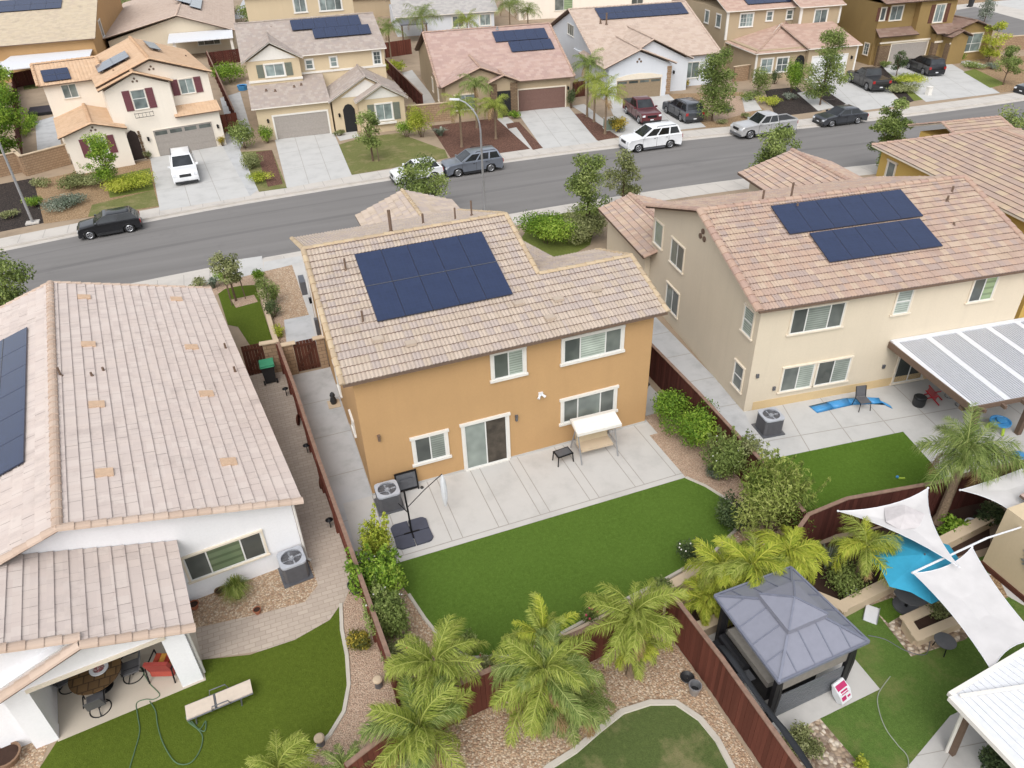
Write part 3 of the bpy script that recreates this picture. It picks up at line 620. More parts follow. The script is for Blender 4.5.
        for j in range(nv):
            for q in (.25, .75):
                a = P0+V*ph*(j+q)+N*.05; rl.bar(a, a+U*pw*nu, .04, .08)
        rl.build('panel_rail', M['galv'], s.root)
        for j in range(1, nv):
            a = P0+V*(ph*j-.006)+N*(lift+.012); t = MB(); t.bar(a, a+U*pw*nu, .03, .012); t.build('panel_trim', M['metal_grey'], s.root)
        return proto
    def finish(s):
        s.w.build('wall', s.M[0] if isinstance(s.M[0], list) else M[s.M[0]], s.root); s.r.build('roof', [M[s.M[1]], M[s.M[3]], M['tile_gap_shade']], s.root, fix=False)
        if s.c.f: s.c.build('ridge_tiles', M[s.M[2]], s.root, fix=False)

# ---- centre house
h = House('house', 'two storey orange tan stucco house with beige barrel tile roof and ten solar panels', (0, 0), 0, 'tan_stucco', 'roof_beige', 'ridge_beige', tile='barrel')
sl = .333; e0 = 5.7
zr = e0+sl*6.95; zw = e0+sl*3.24
h.gabX(0, 8.2, 0, 6.55, 13.3, e0-.02, zr-.16).gabX(8.19, 12.27, .003, 2.84, 5.6, e0-.02, zw-.16)
h.gabY(11, 18.0, 3.9, 6.35, 8.8, 4.45, 5.3); h.block(8.7, 11.8, 5.4, 14, 0, 3.0)
h.roofX(-.38, 8.4, -.4, 6.55, 14.0, e0, zr, rake=False, ze2=5.5); 
h.cap_line((-.38, -.4, e0), (-.38, 6.55, zr)); h.cap_line((-.38, 14, 5.5), (-.38, 6.55, zr)); h.cap_line((8.4, 2.84, zw), (8.4, 6.55, zr)); h.cap_line((8.4, 14, 5.5), (8.4, 6.55, zr))
h.face((8.4, -.4, e0), (12.65, -.4, e0), (12.65, 2.84, zw), (8.4, 2.84, zw)); h.face((12.65, 6.1, e0), (8.3, 6.1, e0), (8.3, 2.84, zw), (12.65, 2.84, zw))
h.cap_line((8.4, 2.84, zw), (12.65, 2.84, zw)); h.cap_line((12.65, -.4, e0), (12.65, 2.84, zw), (12.65, 6.1, e0))
h.roofY(10.8, 18.3, 3.5, 6.35, 9.2, 4.5, 5.55)
h.face((8.9, 14.4, 2.9), (12.2, 14.4, 2.9), (12.2, 5.5, 4.6), (8.9, 5.5, 4.6))
W = dict(tw=.12, header=.05, sill=.07)
h.win('S', 0, 1.92, 3.17, 1.06, 2.28, 2, ('pane', 'pane_blind'), **W)
h.win('S', 0, 5.33, 6.57, 4.18, 5.32, 2, ('pane', 'pane_blind'), tw=.12, header=0, sill=.05)
h.win('S', 0, 8.28, 10.82, 4.18, 5.25, 3, ('pane', 'pane_blind', 'pane'), tw=.12, header=0, sill=.05)
h.win('S', 0, 8.28, 10.65, 1.18, 2.33, 3, ('pane', 'pane_curtain', 'pane'), **W)
h.win('S', 0, 3.96, 5.76, .06, 2.33, 2, ('pane_curtain', 'interior'), name='sliding_door', tw=.12, header=.05, sill=-.06)
h.win('W', 0, 6.2, 7.0, .9, 2.2, 1, ('pane',), tw=.09); h.win('W', 0, 2.5, 3.1, 1.3, 2.0, 1, ('pane',), tw=.09)
for q, zq in ((.6, 2.65), (6.19, 1.95)):
    mb = MB(); mb.box(q-.045, q+.045, -.1, .01, zq, zq+.24); mb.box(q-.06, q+.06, -.12, .0, zq+.24, zq+.27); mb.build('wall_lamp', M['fascia' if q < 1 else 'metal_grey'], h.root)
h.wall_lamp('W', 0, 13.6, 2.2)
mb = MB(); mb.box(7.18, 7.36, -.08, .01, 2.9, 3.05); mb.tube([(7.22, -.07, 2.95), (7.12, -.18, 2.86)], [.04, .06]); mb.tube([(7.32, -.07, 2.95), (7.42, -.18, 2.88)], [.04, .06]); mb.build('security_light', M['white_metal'], h.root)
for y in (10.4, 12.9): MB().tube([(-.05, y, .05), (-.05, y, 5.35)], .04).build('downspout', M['white_trim'], h.root)
mb = MB(); mb.box(-.32, -.01, 16.9, 17.9, .9, 1.7); mb.box(-.2, -.01, 12.4, 12.7, .7, 1.6); mb.build('meter_box', M['metal_grey'], h.root)
V = Vector((0, 1, sl)).normalized(); h.solar((1.5, 2.0, e0+sl*2.4), (1, 0, 0), V, 5, 2, 1.09, 1.92)
for (x, y) in ((1.0, 2.2), (1.0, 5.0)): h.vent(x, y, e0+sl*(y+.4), .5, .04)
h.vent(3.4, 7.2, zr-.2, 1.0, .07); h.vent(5.2, 8.8, zr-.75, .5, .05); h.vent(6.5, 8.0, zr-.5, .6, .04); h.vent(7.4, 8.4, zr-.55, .7, .04)
for (x, y) in ((1.3, 1.2), (2.4, .7), (7.0, 1.5), (8.6, 1.3), (7.9, .5), (10.3, 1.4)):
    z = e0+sl*(y+.4)+.05; mb = MB(); mb.box(x-.2, x+.2, y-.15, y+.15, z-.02, z+.09); mb.build('attic_vent', M['roof_beige'], h.root)
mb = MB(); mb.box(0-.03, 12.3, -.03, 13.3, 0, .09); h.box('foundation', M['concrete'], -.015, 12.285, -.015, 5, 0, .1); h.finish()
# ---- right house
hr = House('house', 'two storey cream stucco house with rose blend tiles and a ribbed patio cover', (16.72, -1.03), -7, [M['cream_stucco'], M['bandtan']], 'roof_blend', 'ridge_rose', 'cream_trim', tile='barrel', cap=.16)
L2 = 13.25; yr = 5.65; e0 = 5.4; zr = e0+sl*6.05
hr.gabX(0, L2, 0, yr, 11.3, e0-.02, zr-.16); hr.block(.4, L2-.3, -.012, .4, 0, .45, m=1)
hr.roofX(-.35, L2+.35, -.4, yr, 11.7, e0, zr, rake=False); hr.cap_line((-.35, -.4, e0), (-.35, yr, zr), r=.2); hr.cap_line((-.35, 11.7, e0), (-.35, yr, zr), r=.2); hr.cap_line((L2+.35, -.4, e0), (L2+.35, yr, zr))
hr.roofY(10.6, 18.0, -.75, 1.3, 5.2, 2.95, 3.65, ze2=2.4)
hr.block(-.3, 4.5, 11.35, 17.4, 0, 2.6); hr.block(-.295, .3, 11.355, 17.395, 2.5, 2.95)
hr.gabY(11, 17.6, 9.2, 12.0, 14.8, 4.0, 4.9); hr.roofY(10.5, 18.2, 8.6, 12.2, 15.2, 4.1, 5.2)
W = dict(tw=.07, header=.02, sill=.06, tm='cream_trim')
hr.win('S', 0, 1.5, 3.95, 3.8, 5.0, 3, ('pane', 'pane_blind', 'pane'), **W); hr.win('S', 0, 6.45, 7.2, 3.95, 5.15, 1, ('pane_blind',), hbar=.5, **W); hr.win('S', 0, 10.25, 11.45, 3.95, 5.1, 2, ('pane', 'pane_green'), **W)
hr.win('S', 0, 1.62, 3.15, .78, 2.05, 2, ('pane', 'pane_blind'), **W); hr.win('S', 0, 3.32, 4.95, .78, 2.05, 2, ('pane', 'pane_blind'), **W)
hr.win('S', 0, 7.55, 9.1, .1, 2.2, 2, ('pane', 'pane'), name='sliding_door', **W)
hr.win('W', 0, .42, 1.2, 3.6, 4.85, 1, ('pane_blind',), hbar=.5, **W); hr.win('W', 0, .5, 1.25, .75, 2.0, 1, ('pane',), hbar=.5, **W)
hr.win('W', 0, 7.35, 8.85, 3.45, 4.75, 2, ('pane', 'pane_blind'), **W); hr.win('W', 0, 7.4, 8.9, .85, 2.2, 2, ('pane', 'pane_blind'), **W); hr.win('W', 0, 10.0, 11.0, 3.6, 4.9, 1, ('pane_blind',), **W)
mb = MB()
for dy, dz in ((0, .0), (-.2, -.3), (.2, -.3)): mb.tube([(-.06, 5.7+dy, 5.75+dz+.6), (.1, 5.7+dy, 5.75+dz+.6)], .13, 12)
mb.build('gable_vent', M['fascia'], hr.root)
for a, z in ((.35, 1.9), (1.3, 1.05), (6.8, 1.2)):
    mb = MB(); mb.box(a-.06, a+.06, -.08, .01, z-.09, z+.09); mb.build('wall_box', M['metal_grey'], hr.root)
V = Vector((0, 1, sl)).normalized(); pr = hr.solar((2.95, 3.4, e0+sl*3.8), (1, 0, 0), V, 6, 1, 1.13, 1.95); hr.solar((3.85, 1.5, e0+sl*1.9), (1, 0, 0), V, 5, 1, 1.12, 1.9)
for (x, y, hh) in ((4.6, 6.2, .75), (3.5, 6.8, .5), (11.6, 4.2, .3), (12.2, 4.7, .35), (10.9, 2.7, .15), (4.2, 5.0, .25)): hr.vent(x, y, zr-sl*abs(y-yr), hh, .05)
hr.finish()
# ---- left house
hl = House('house', 'single storey white stucco house with pale flat tile roof and an open covered patio', (-3.0, -2.35), 7, 'white_stucco', 'roof_pale', 'ridge_pale', 'cream_trim', tile='flat', tw=.34, cap=.17)
s3 = .31; e0 = 2.98; xr = -6.45; zr = e0+s3*6.8
hl.gabY(0, 17.4, -13.0, xr, 0, e0-.03, zr-.17)
hl.roofY(-.4, 17.9, -13.25, xr, .35, e0, zr, front=False); hl.cap_line((.35, -.4, e0), (xr, -.4, zr)); hl.cap_line((-13.25, -.4, e0), (xr, -.4, zr)); hl.cap_line((.35, 17.9, e0), (xr, 17.9, zr), r=.1); hl.cap_line((-13.25, 17.9, e0), (xr, 17.9, zr), r=.1)
# patio wing: one plane rising to the left, small gable in front
p0 = 2.82; s4 = .37; zx = lambda x: p0+s4*(-3.72-x)
hl.face((-3.72, -3.62, p0), (-3.72, -.02, p0), (-11.0, -.02, zx(-11.0)), (-11.0, -3.62, zx(-11.0)))
xa = -6.4
hl.face((-9.35, -3.63, zx(xa)-.37*2.95), (-9.35, -3.95, zx(xa)-.37*2.95), (xa, -3.95, zx(xa)), (xa, -3.63, zx(xa))); hl.face((-3.72, -3.95, p0), (-3.72, -3.625, p0), (xa, -3.625, zx(xa)), (xa, -3.95, zx(xa)))
hl.cap_line((-3.72, -3.9, p0), (xa, -3.9, zx(xa))); hl.cap_line((-9.35, -3.9, zx(xa)-.37*2.95), (xa, -3.9, zx(xa))); hl.cap_line((xa, -3.64, zx(xa)), (-11, -3.64, zx(-11)))
hl.w.ext([(-4.1, -3.36, 2.42), (-8.75, -3.36, 2.42), (-8.75, -3.36, zx(xa)-.37*2.35-.14), (xa, -3.36, zx(xa)-.14), (-4.1, -3.36, zx(-4.1)-.14)], (0, .3, 0))
hl.w.ext([(-8.74, -3.1, 0), (-14.0, -3.1, 0), (-14, -3.1, zx(-11)), (-11, -3.1, zx(-11)-.15), (-8.74, -3.1, zx(-8.74)-.15)], (0, .25, 0))
hl.w.ext([(-6.0, -3.08, zx(-6)-.15), (-6.0, -3.08, 2.5), (-10.9, -3.08, 2.5), (-10.9, -3.08, zx(-10.9)-.15)], (0, .2, 0))
for x0, x1 in ((-4.72, -4.1), (-8.76, -8.16)): hl.block(x0, x1, -3.38, -2.86, 0, 2.45)
hl.block(-8.36, -8.18, -2.87, -.01, 0, 2.6); hl.block(-4.2, -4.1, -.6, .02, 0, 2.6)
mb = MB(); mb.box(-8.2, -4.6, -3.42, -3.06, 2.32, 2.44); mb.build('beam', M['cream_trim'], hl.root)
mb = MB(); mb.box(-8.16, -4.12, -2.9, -.02, 2.5, 2.56); mb.build('ceiling', M['white_stucco'], hl.root)
hl.win('S', 0, -3.75, -1.2, .92, 2.02, 3, ('pane', 'pane_green', 'pane'), tw=.07, header=0, sill=.04); hl.win('S', 0, -7.6, -5.4, .08, 2.2, 2, ('pane', 'pane'), name='sliding_door', tw=.08)
for q in ([(.12, -.1, 2.85), (.05, -.1, 2.7), (.05, -.1, .1), (.15, -.25, .05)], [(-4.0, -3.3, 2.7), (-4.04, -3.2, 2.5), (-4.04, -3.2, .1)]): MB().tube(q, .045).build('downspout', M['white_trim'], hl.root)
Vv = Vector((1, 0, s3)).normalized(); hl.solar((-11.4, 14.05, e0+s3*1.85), (0, -1, 0), Vv, 6, 4, 1.7, 1.05)
zz = lambda x: e0+s3*(.35-x)
for (x, y, hh) in ((-6.2, 8.8, .4), (-5.2, 8.7, .2), (-4.8, 9.1, .2), (-.1, 8.8, .3), (-.1, 11.0, .3)): hl.vent(x, y, zz(x), hh, .045)
VENT = m_plain('tan_vent_tile', S(222, 188, 156, .76), .9)
for (x, y) in ((-5.17, 16.25), (-1.4, 16.3), (-5.2, 11.4), (-1.44, 11.1), (-5.15, 6.5), (-1.46, 7.0), (-5.15, 2.15), (-1.47, 2.2)):
    mb = MB(); z = zz(x); mb.bar((x-.25, y, z+s3*.25+.06), (x+.25, y, z-s3*.25+.06), .42, .07); mb.build('attic_vent', VENT, hl.root)
hl.finish()
# patio floor of the left house
fl = MB(); fl.box(-8.2, -4.05, -3.45, 0, .0, .03); o = fl.build('patio', m_conc('cream_patio_concrete', S(218, 206, 188, .74), .05)); o.location = (-3.0, -2.35, 0); o.rotation_euler = (0, 0, rad(7)); struct(o)
# ---- yellow house behind the right house
hy = House('house', 'yellow stucco house with pink and ochre hip tile roof at the right edge', (34.6, 8.5), -9, 'yellow_stucco', 'roof_yellow', 'ridge_rose', 'cream_trim', fascia='cream_trim', tile='flat', tw=.6)
hy.block(.45, 10.2, -9, 4.5, 0, 5.4)
A, B_, C_, D = (0, 5, 5.5), (10.6, 5, 5.5), (10.6, -10, 5.5), (0, -10, 5.5); R1, R2 = (5.3, 1.2, 7.05), (5.3, -6.2, 7.05)
hy.face(A, D, R2, R1); hy.face(C_, B_, R1, R2); hy.face(B_, A, R1); hy.face(D, C_, R2); hy.cap_line(A, R1, R2); hy.cap_line(B_, R1); hy.cap_line(D, R2); hy.cap_line(C_, R2)
hy.block(8.2, 12, 4.45, 11.0, 0, 4.0); hy.roofX(7.9, 12.4, 5.2, 8.8, 12, 4.15, 5.2)
hy.win('W', .45, 2.9, 3.6, 3.9, 4.9, 1, ('pane',), tw=.1); hy.finish()
# ------------------------------------------------------------------ houses across the street
GD = m_plain('grey_garage_paint', S(168, 160, 152, .82), .55); GB = m_plain('brown_garage_paint', S(128, 96, 86, .8), .6); GT = m_plain('taupe_garage_paint', S(160, 140, 112, .75), .6); GW = m_plain('white_garage_paint', S(230, 230, 230, .85), .5)
SH_R = m_plain('maroon_shutter', S(126, 72, 80, .75), .6); SH_G = m_plain('grey_green_shutter', S(124, 130, 116, .75), .6); SH_B = m_plain('brown_shutter', S(110, 70, 54, .75), .6); DOORM = m_plain('dark_entry', S(64, 48, 44, .6), .6)
FARP = ('pane_far', 'pane_far')
# 1 white house with orange roof
f = House('house', 'white stucco house with orange tile roof, maroon shutters and an arched entry', (-8.52, 51.66), 9, 'ivory_stucco', 'roof_orange', 'ridge_orange', 'ivory_stucco', tile='plain', cap=.16)
f.gabY(.0, 4, -2.8, -.2, 2.45, 6.0, 7.05); f.gabY(1.0, 13, -2.79, 1.45, 5.95, 6.2, 7.75); f.block(2.4, 5.95, -.003, 1.2, 0, 3.12)
f.roofY(-.35, 4, -3.25, -.2, 2.75, 6.15, 7.25); f.roofY(.6, 13.4, -3.27, 1.45, 6.25, 6.3, 7.98)
f.face((2.15, -.35, 3.2), (6.15, -.35, 3.2), (6.15, 1.0, 3.85), (2.15, 1.0, 3.85))
f.gabY(-1.2, 6.1, -6.9, -4.55, -2.2, 3.2, 3.85); f.roofY(-1.55, 6.2, -7.3, -4.55, -2.0, 3.2, 4.0)
f.gabX(-7.2, -2.7, 6, 9.2, 12.4, 5.95, 7.0); f.roofX(-7.55, -2.2, 5.6, 9.2, 12.8, 6.05, 7.25)
W = dict(mats=FARP, tw=.05, header=0, sill=.03)
f.win('S', 0, -.8, .3, 4.22, 5.78, 1, shut=(SH_R, .6), hbar=.55, **W); f.win('S', 1, 3.35, 4.55, 4.72, 5.95, 2, shut=(SH_R, .6), **W); f.win('S', -1.2, -5.2, -3.9, 1.35, 2.75, 2, shut=(SH_R, .6), **W); f.win('S', 6, -5.85, -4.65, 4.7, 5.85, 2, **W)
f.garage('S', -.003, .05, 5.1, 2.28, GD, .05, lights=True)
mb = MB(); mb.ext([(-2.15, -.02, .05), (-1.25, -.02, .05), (-1.25, -.02, 2.1), (-1.38, -.02, 2.45), (-1.7, -.02, 2.62), (-2.02, -.02, 2.45), (-2.15, -.02, 2.1)], (0, -.01, 0)); mb.build('entry_door', DOORM, f.root)
mb = MB()
for k in range(8):
    for x in (-2.3, -1.12): mb.box(x-.12+.03*(k % 2), x+.12-.03*(k % 2), -.05, .02, .1+k*.3, .36+k*.3)
mb.build('stone_surround', M['stone'], f.root)
mb = MB()
for cx, cy, cz in ((-.2, 0, 6.6), (1.45, 1.0, 7.2), (-4.55, -1.2, 3.5)):
    for dx, dz in ((0, .1), (-.17, -.12), (.17, -.12)): mb.tube([(cx+dx, cy-.03, cz+dz), (cx+dx, cy+.02, cz+dz)], .09, 10)
mb.build('gable_vent', M['fascia'], f.root)
mb = MB(); mb.tube([(-1.0, -.03, 3.95), (-1.0, -.35, 3.95), (.5, -.35, 3.95), (.5, -.03, 3.95)], .02); mb.tube([(-1.0, -.35, 3.6), (.5, -.35, 3.6)], .02)
for k in range(6): mb.tube([(-1.0+k*.3, -.35, 3.6), (-1.0+k*.3, -.35, 3.95)], .015, 6)
mb.build('balcony_rail', M['metal_dark'], f.root)
f.wall_lamp('S', 0, -.5, 1.7); f.wall_lamp('S', -.003, 5.55, 1.8)
mb = MB(); mb.tube([(-2.5, -.05, 2.7), (-2.9, -.7, 3.4)], .02); mb.box(-2.95, -2.5, -.72, -.70, 2.7, 3.35); mb.build('flag', SH_R, f.root)
pr = f.solar((-7.0, 6.0, 6.17), (1, 0, 0), (0, 1, .333), 2, 2, 1.1, 1.0)
f.solar((-2.55, 7.4, 6.68), (0, -1, 0), (1, 0, .345), 3, 2, 1.1, 1.5, 'solar_grey'); f.solar((3.2, 6.4, 7.5), (0, 1, 0), (-1, 0, .345), 4, 1, 1.1, 1.0, 'solar_grey')
for x, y in ((-1.4, 3.2), (.2, 9.5), (5.4, 7.8)): f.vent(x, y, 7.0-.3*abs(x-1.45)+.5, .4, .07)
f.finish()
# 2 beige house with taupe tiles
f = House('house', 'two storey beige house with taupe tile roof and grey green shutters', (2.05, 52.17), -3, 'beige_stucco', 'roof_taupe', 'roof_taupe', 'white_trim', fascia='fascia_white', cap=.1)
e = 6.3; s = .36
f.gabX(-1.55, 11.6, 4.5, 10.6, 16.7, e, e+s*6.1-.15); f.roofX(-1.95, 11.85, 4.1, 10.6, 17.1, e+.08, e+s*6.5, rake=False)
f.gabY(3.5, 9, -1.5, .92, 3.35, 6.3, 7.6); f.roofY(3.1, 10, -1.9, .92, 3.72, 6.35, 7.95)
f.block(-1.5, 5.3, 0, 5, 0, 2.95); f.face((-1.85, -.4, 3.03), (5.35, -.4, 3.03), (5.35, 4.5, 4.55), (-1.85, 4.5, 4.55)); f.w.ext([(-1.49, .0, 2.9), (-1.49, 4.49, 4.4), (-1.49, 4.49, 2.9)], (.2, 0, 0))
f.gabY(-.4, 4.5, 5.45, 8.8, 12.1, 2.95, 4.75); f.roofY(-.8, 4.6, 5.1, 8.8, 12.4, 3.0, 5.0); f.gabY(-1.6, 0, 7.75, 10.05, 12.05, 2.95, 4.1); f.roofY(-2.0, 2.5, 7.45, 10.05, 12.38, 2.98, 4.35)
W = dict(mats=FARP, tw=.12, header=.0, sill=.03)
f.win('S', 3.5, .1, 1.8, 4.9, 5.95, 2, shut=(SH_G, .62), **W); f.win('S', 4.5, 3.95, 4.6, 5.05, 5.85, 1, hbar=.5, **W); f.win('S', 4.5, 6.3, 6.9, 5.05, 5.9, 1, hbar=.5, **W); f.win('S', 4.5, 10.5, 11.2, 4.9, 6.05, 1, muntin=2, **W)
f.win('S', -1.6, 9.3, 10.8, 1.1, 2.55, 2, shut=(SH_G, .62), **W); f.garage('S', 0, -.05, 4.85, 2.08, GD, .15)
for q in ((-1.6, 3.4, 3.42, 3.5, 4.45, 4.65), (3.4, 11.65, 4.42, 4.5, 4.62, 4.8), (9.0, 11.1, -1.9, -1.58, .75, .9)): MB().box(*q).build('belt_trim', M['white_trim'], f.root)
for q in ([(-1.3, 3.46, 6.35), (3.1, 3.46, 6.35), (.92, 3.46, 7.62)], [(6.3, -.44, 3.2), (11.2, -.44, 3.2), (8.8, -.44, 4.6)], [(8.3, -1.64, 3.1), (11.7, -1.64, 3.1), (10.05, -1.64, 4.05)]): MB().ext(q, (0, .06, 0)).build('gable_board', M['white_trim'], f.root)
mb = MB(); mb.ext([(6.35, -.45, .02), (7.45, -.45, .02), (7.45, -.45, 2.1), (7.2, -.45, 2.5), (6.9, -.45, 2.6), (6.6, -.45, 2.5), (6.35, -.45, 2.1)], (0, .05, 0)); mb.build('entry_arch', M['dark'], f.root)
f.wall_lamp('S', 0, -.6, 1.8); f.wall_lamp('S', -.4, 5.95, 1.7)
Vs = (0, 1, s); pr = f.solar((3.4, 8.25, e+.08+s*4.15), (1, 0, 0), Vs, 6, 1, 1.14, 1.95); f.solar((5.3, 6.55, e+.08+s*2.45), (1, 0, 0), Vs, 5, 1, 1.12, 1.8)
for x, y in ((1.5, 9.6), (2.1, 9.7), (-.2, 2.4), (.6, 2.2), (2.4, 2.6), (3.1, 2.8)): f.vent(x, y, 8.1 if y > 8 else 3.0+.31*(y+.4), .2, .08)
f.finish()
# 3 rose roof
f = House('house', 'single storey khaki house with rose tile roof and brown garage door', (25.97, 50.88), -8, 'khaki_stucco', 'roof_rose', 'ridge_rose', 'cream_trim', cap=.13)
e = 3.0; s = .35
f.gabX(-7.7, 5.45, 0, 9.45, 18.9, e-.05, e+s*9.4-.2); f.roofX(-8.05, 5.8, -.4, 9.45, 19.3, e, e+s*9.85)
f.gabY(-1.0, 4, -7.5, -4.0, -.5, 3.2, 4.5); f.roofY(-1.4, 5.5, -7.9, -4.0, -.1, 3.2, 4.75); f.gabY(-1.6, 0, -3.1, -1.83, -.55, 3.3, 3.75); f.roofY(-2.0, .5, -3.45, -1.83, -.25, 3.35, 4.0)
f.garage('S', 0, 0, 4.9, 2.05, GB, .12); f.wall_lamp('S', 0, 5.2, 1.9)
for x0, x1 in ((-3.2, -2.5), (-1.15, -.45)): MB().box(x0, x1, -1.7, -1.5, 0, 3.2).build('stone_pier', M['stone'], f.root)
mb = MB(); mb.box(-2.5, -1.15, -1.63, -1.58, .02, 2.5); mb.build('entry_door', M['dark'], f.root)
f.win('S', -1.0, -6.6, -4.6, .9, 2.3, 2, mats=FARP, tw=.1); f.win('W', -7.7, 2.6, 3.3, 1.0, 2.3, 1, mats=FARP, tw=.1); f.win('W', -7.7, 6.8, 7.5, 1.0, 2.3, 1, mats=FARP, tw=.1)
Vs = (0, 1, s); pr = f.solar((-.8, 6.5, e+s*6.9), (1, 0, 0), Vs, 5, 1, 1.15, 2.1); f.solar((.45, 4.5, e+s*4.9), (1, 0, 0), Vs, 4, 1, 1.15, 2.0); f.vent(-.1, 9.0, e+s*9.4, .3, .1, 'galv'); f.finish()
# 4 white house with sand roof
f = House('house', 'white stucco house with sand tile roof and a taupe arched garage', (36.74, 50.27), -8, 'grey_stucco', 'roof_sand', 'roof_sand', 'white_trim', cap=.12)
s = .345
f.gabX(-1.0, 12.4, 3.0, 13.4, 23.8, 3.2, 6.75); f.roofX(-1.35, 12.85, 2.6, 13.4, 24.2, 3.25, 6.98)
f.gabY(0, 10, -1.2, 2.33, 5.95, 3.15, 4.6); f.roofY(-.4, 8.5, -1.6, 2.33, 6.35, 3.25, 4.85); f.gabY(1.5, 9, .5, 4.3, 8.5, 3.15, 5.2); f.roofY(1.1, 9.5, .2, 4.3, 8.85, 3.25, 5.45)
f.block(-1.195, -.9, 0, 12, 0, 3.1)
f.garage('S', 0, 0, 4.9, 1.9, GT, .1, lights=True); f.win('S', 3, 8.85, 10.5, .85, 2.45, 2, mats=FARP, tw=.08)
mb = MB(); mb.ext([(-.1, -.07, 1.95), (5.0, -.07, 1.95), (5.0, -.07, 2.15), (3.8, -.07, 2.4), (2.45, -.07, 2.5), (1.1, -.07, 2.4), (-.1, -.07, 2.15)], (0, .08, 0)); mb.build('garage_arch', M['cream_trim'], f.root)
mb = MB()
for k in range(9): mb.box(5.5+.04*(k % 2), 6.0, -.03, .3, .1+k*.32, .4+k*.32)
mb.build('stone_quoin', M['block'], f.root); f.wall_lamp('S', 1.5, 6.9, 2.0)
mb = MB()
for dx, dz in ((0, .12), (-.2, -.12), (.2, -.12)): mb.tube([(2.33+dx, -.04, 3.75+dz), (2.33+dx, .02, 3.75+dz)], .11, 10)
mb.build('gable_vent', M['fascia'], f.root)
f.win('W', -1.0, 12.4, 14.8, 4.2, 5.35, 3, mats=('pane', 'pane', 'pane'), tw=.05)
f.solar((1.6, 10.6, 3.25+s*8.0), (1, 0, 0), (0, 1, s), 10, 2, 1.06, 1.3); f.vent(2.0, 9.8, 5.7, 1.2, .1); f.vent(1.4, 10.1, 5.8, .5, .1); f.finish()
# 5 khaki two storey with clay tiles
f = House('house', 'two storey khaki house with white corner trim and clay tile roof', (54.7, 50.05), -8, 'khaki_stucco', 'roof_clay', 'ridge_rose', 'white_trim', fascia='fascia_white', cap=.11)
f.block(-.9, 5.4, 0, 7.5, 0, 2.9); f.block(-1.38, 7.2, 7, 19, 0, 6.2); f.block(6.95, 12.0, 5.5, 16, 0, 6.3); f.block(5.0, 10.95, -.6, 6, 0, 3.15); f.block(-.895, 5, .1, 7.4, 2.8, 3.2)
f.face((-1.3, -.4, 3.0), (5.6, -.4, 3.0), (5.6, 7.2, 4.67), (-1.3+7.6, 7.2, 4.67)); f.face((-1.3, 7.2, 3.0), (-1.3, -.4, 3.0), (6.3, 7.2, 4.67)); f.cap_line((-1.3, -.4, 3.0), (6.1, 7.0, 4.63))
f.face((4.7, -1.0, 3.2), (11.25, -1.0, 3.2), (11.25, 5.6, 4.65), (4.7, 5.6, 4.65)); f.w.ext([(10.94, -.6, 3.1), (10.94, 5.5, 4.5), (10.94, 5.5, 3.1)], (-.2, 0, 0)); f.w.ext([(5.01, -.6, 3.1), (5.01, 5.5, 4.5), (5.01, 5.5, 3.1)], (.2, 0, 0)); f.cap_line((4.7, -1, 3.2), (4.7, 5.6, 4.65))
f.roofX(-1.75, 7.6, 6.6, 13, 19.4, 6.28, 8.4, rake=False); f.roofX(6.6, 12.4, 5.1, 10.7, 16.4, 6.4, 8.2, rake=False)
W = dict(mats=FARP, tw=.12, header=0, sill=.02)
f.win('S', 0, -.25, 1.1, .85, 2.3, 2, hbar=.5, **W); f.win('S', 0, 1.65, 2.95, .85, 2.3, 2, hbar=.5, **W); f.win('S', 7, .25, 1.8, 4.5, 5.85, 2, muntin=4, **W); f.win('S', 7, 3.55, 4.25, 4.95, 5.9, 1, hbar=.5, **W); f.win('S', 7, 6.1, 6.8, 4.95, 5.9, 1, hbar=.5, **W); f.win('S', 5.5, 8.8, 10.35, 4.45, 5.95, 2, **W)
f.win('W', -1.38, 8.6, 9.7, 4.3, 5.6, 1, **W); f.win('W', -1.38, 11.8, 12.8, 4.3, 5.6, 1, **W)
f.garage('S', -.6, 5.6, 9.8, 2.2, GW, .14); f.wall_lamp('S', -.6, 10.4, 1.9)
mb = MB(); mb.ext([(3.85, -.02, .02), (5.0, -.02, .02), (5.0, -.02, 1.9), (4.8, -.02, 2.3), (4.43, -.02, 2.45), (4.05, -.02, 2.3), (3.85, -.02, 1.9)], (0, .05, 0)); mb.build('entry_arch', M['dark'], f.root)
for a in ((-1.0, -.8, -.08, .05, 0, 2.85), (10.85, 11.03, -.68, -.55, 0, 3.1), (-1.46, -1.2, 6.92, 7.1, 3.2, 6.1), (6.87, 7.15, 5.42, 5.6, 4.4, 6.2), (11.85, 12.08, 5.42, 5.6, 4.4, 6.2)): MB().box(*a).build('corner_trim', M['white_trim'], f.root)
f.solar((1.3, 7.6, 6.28+.331*1.0), (1, 0, 0), (0, 1, .331), 5, 2, 1.1, 1.7); f.finish()
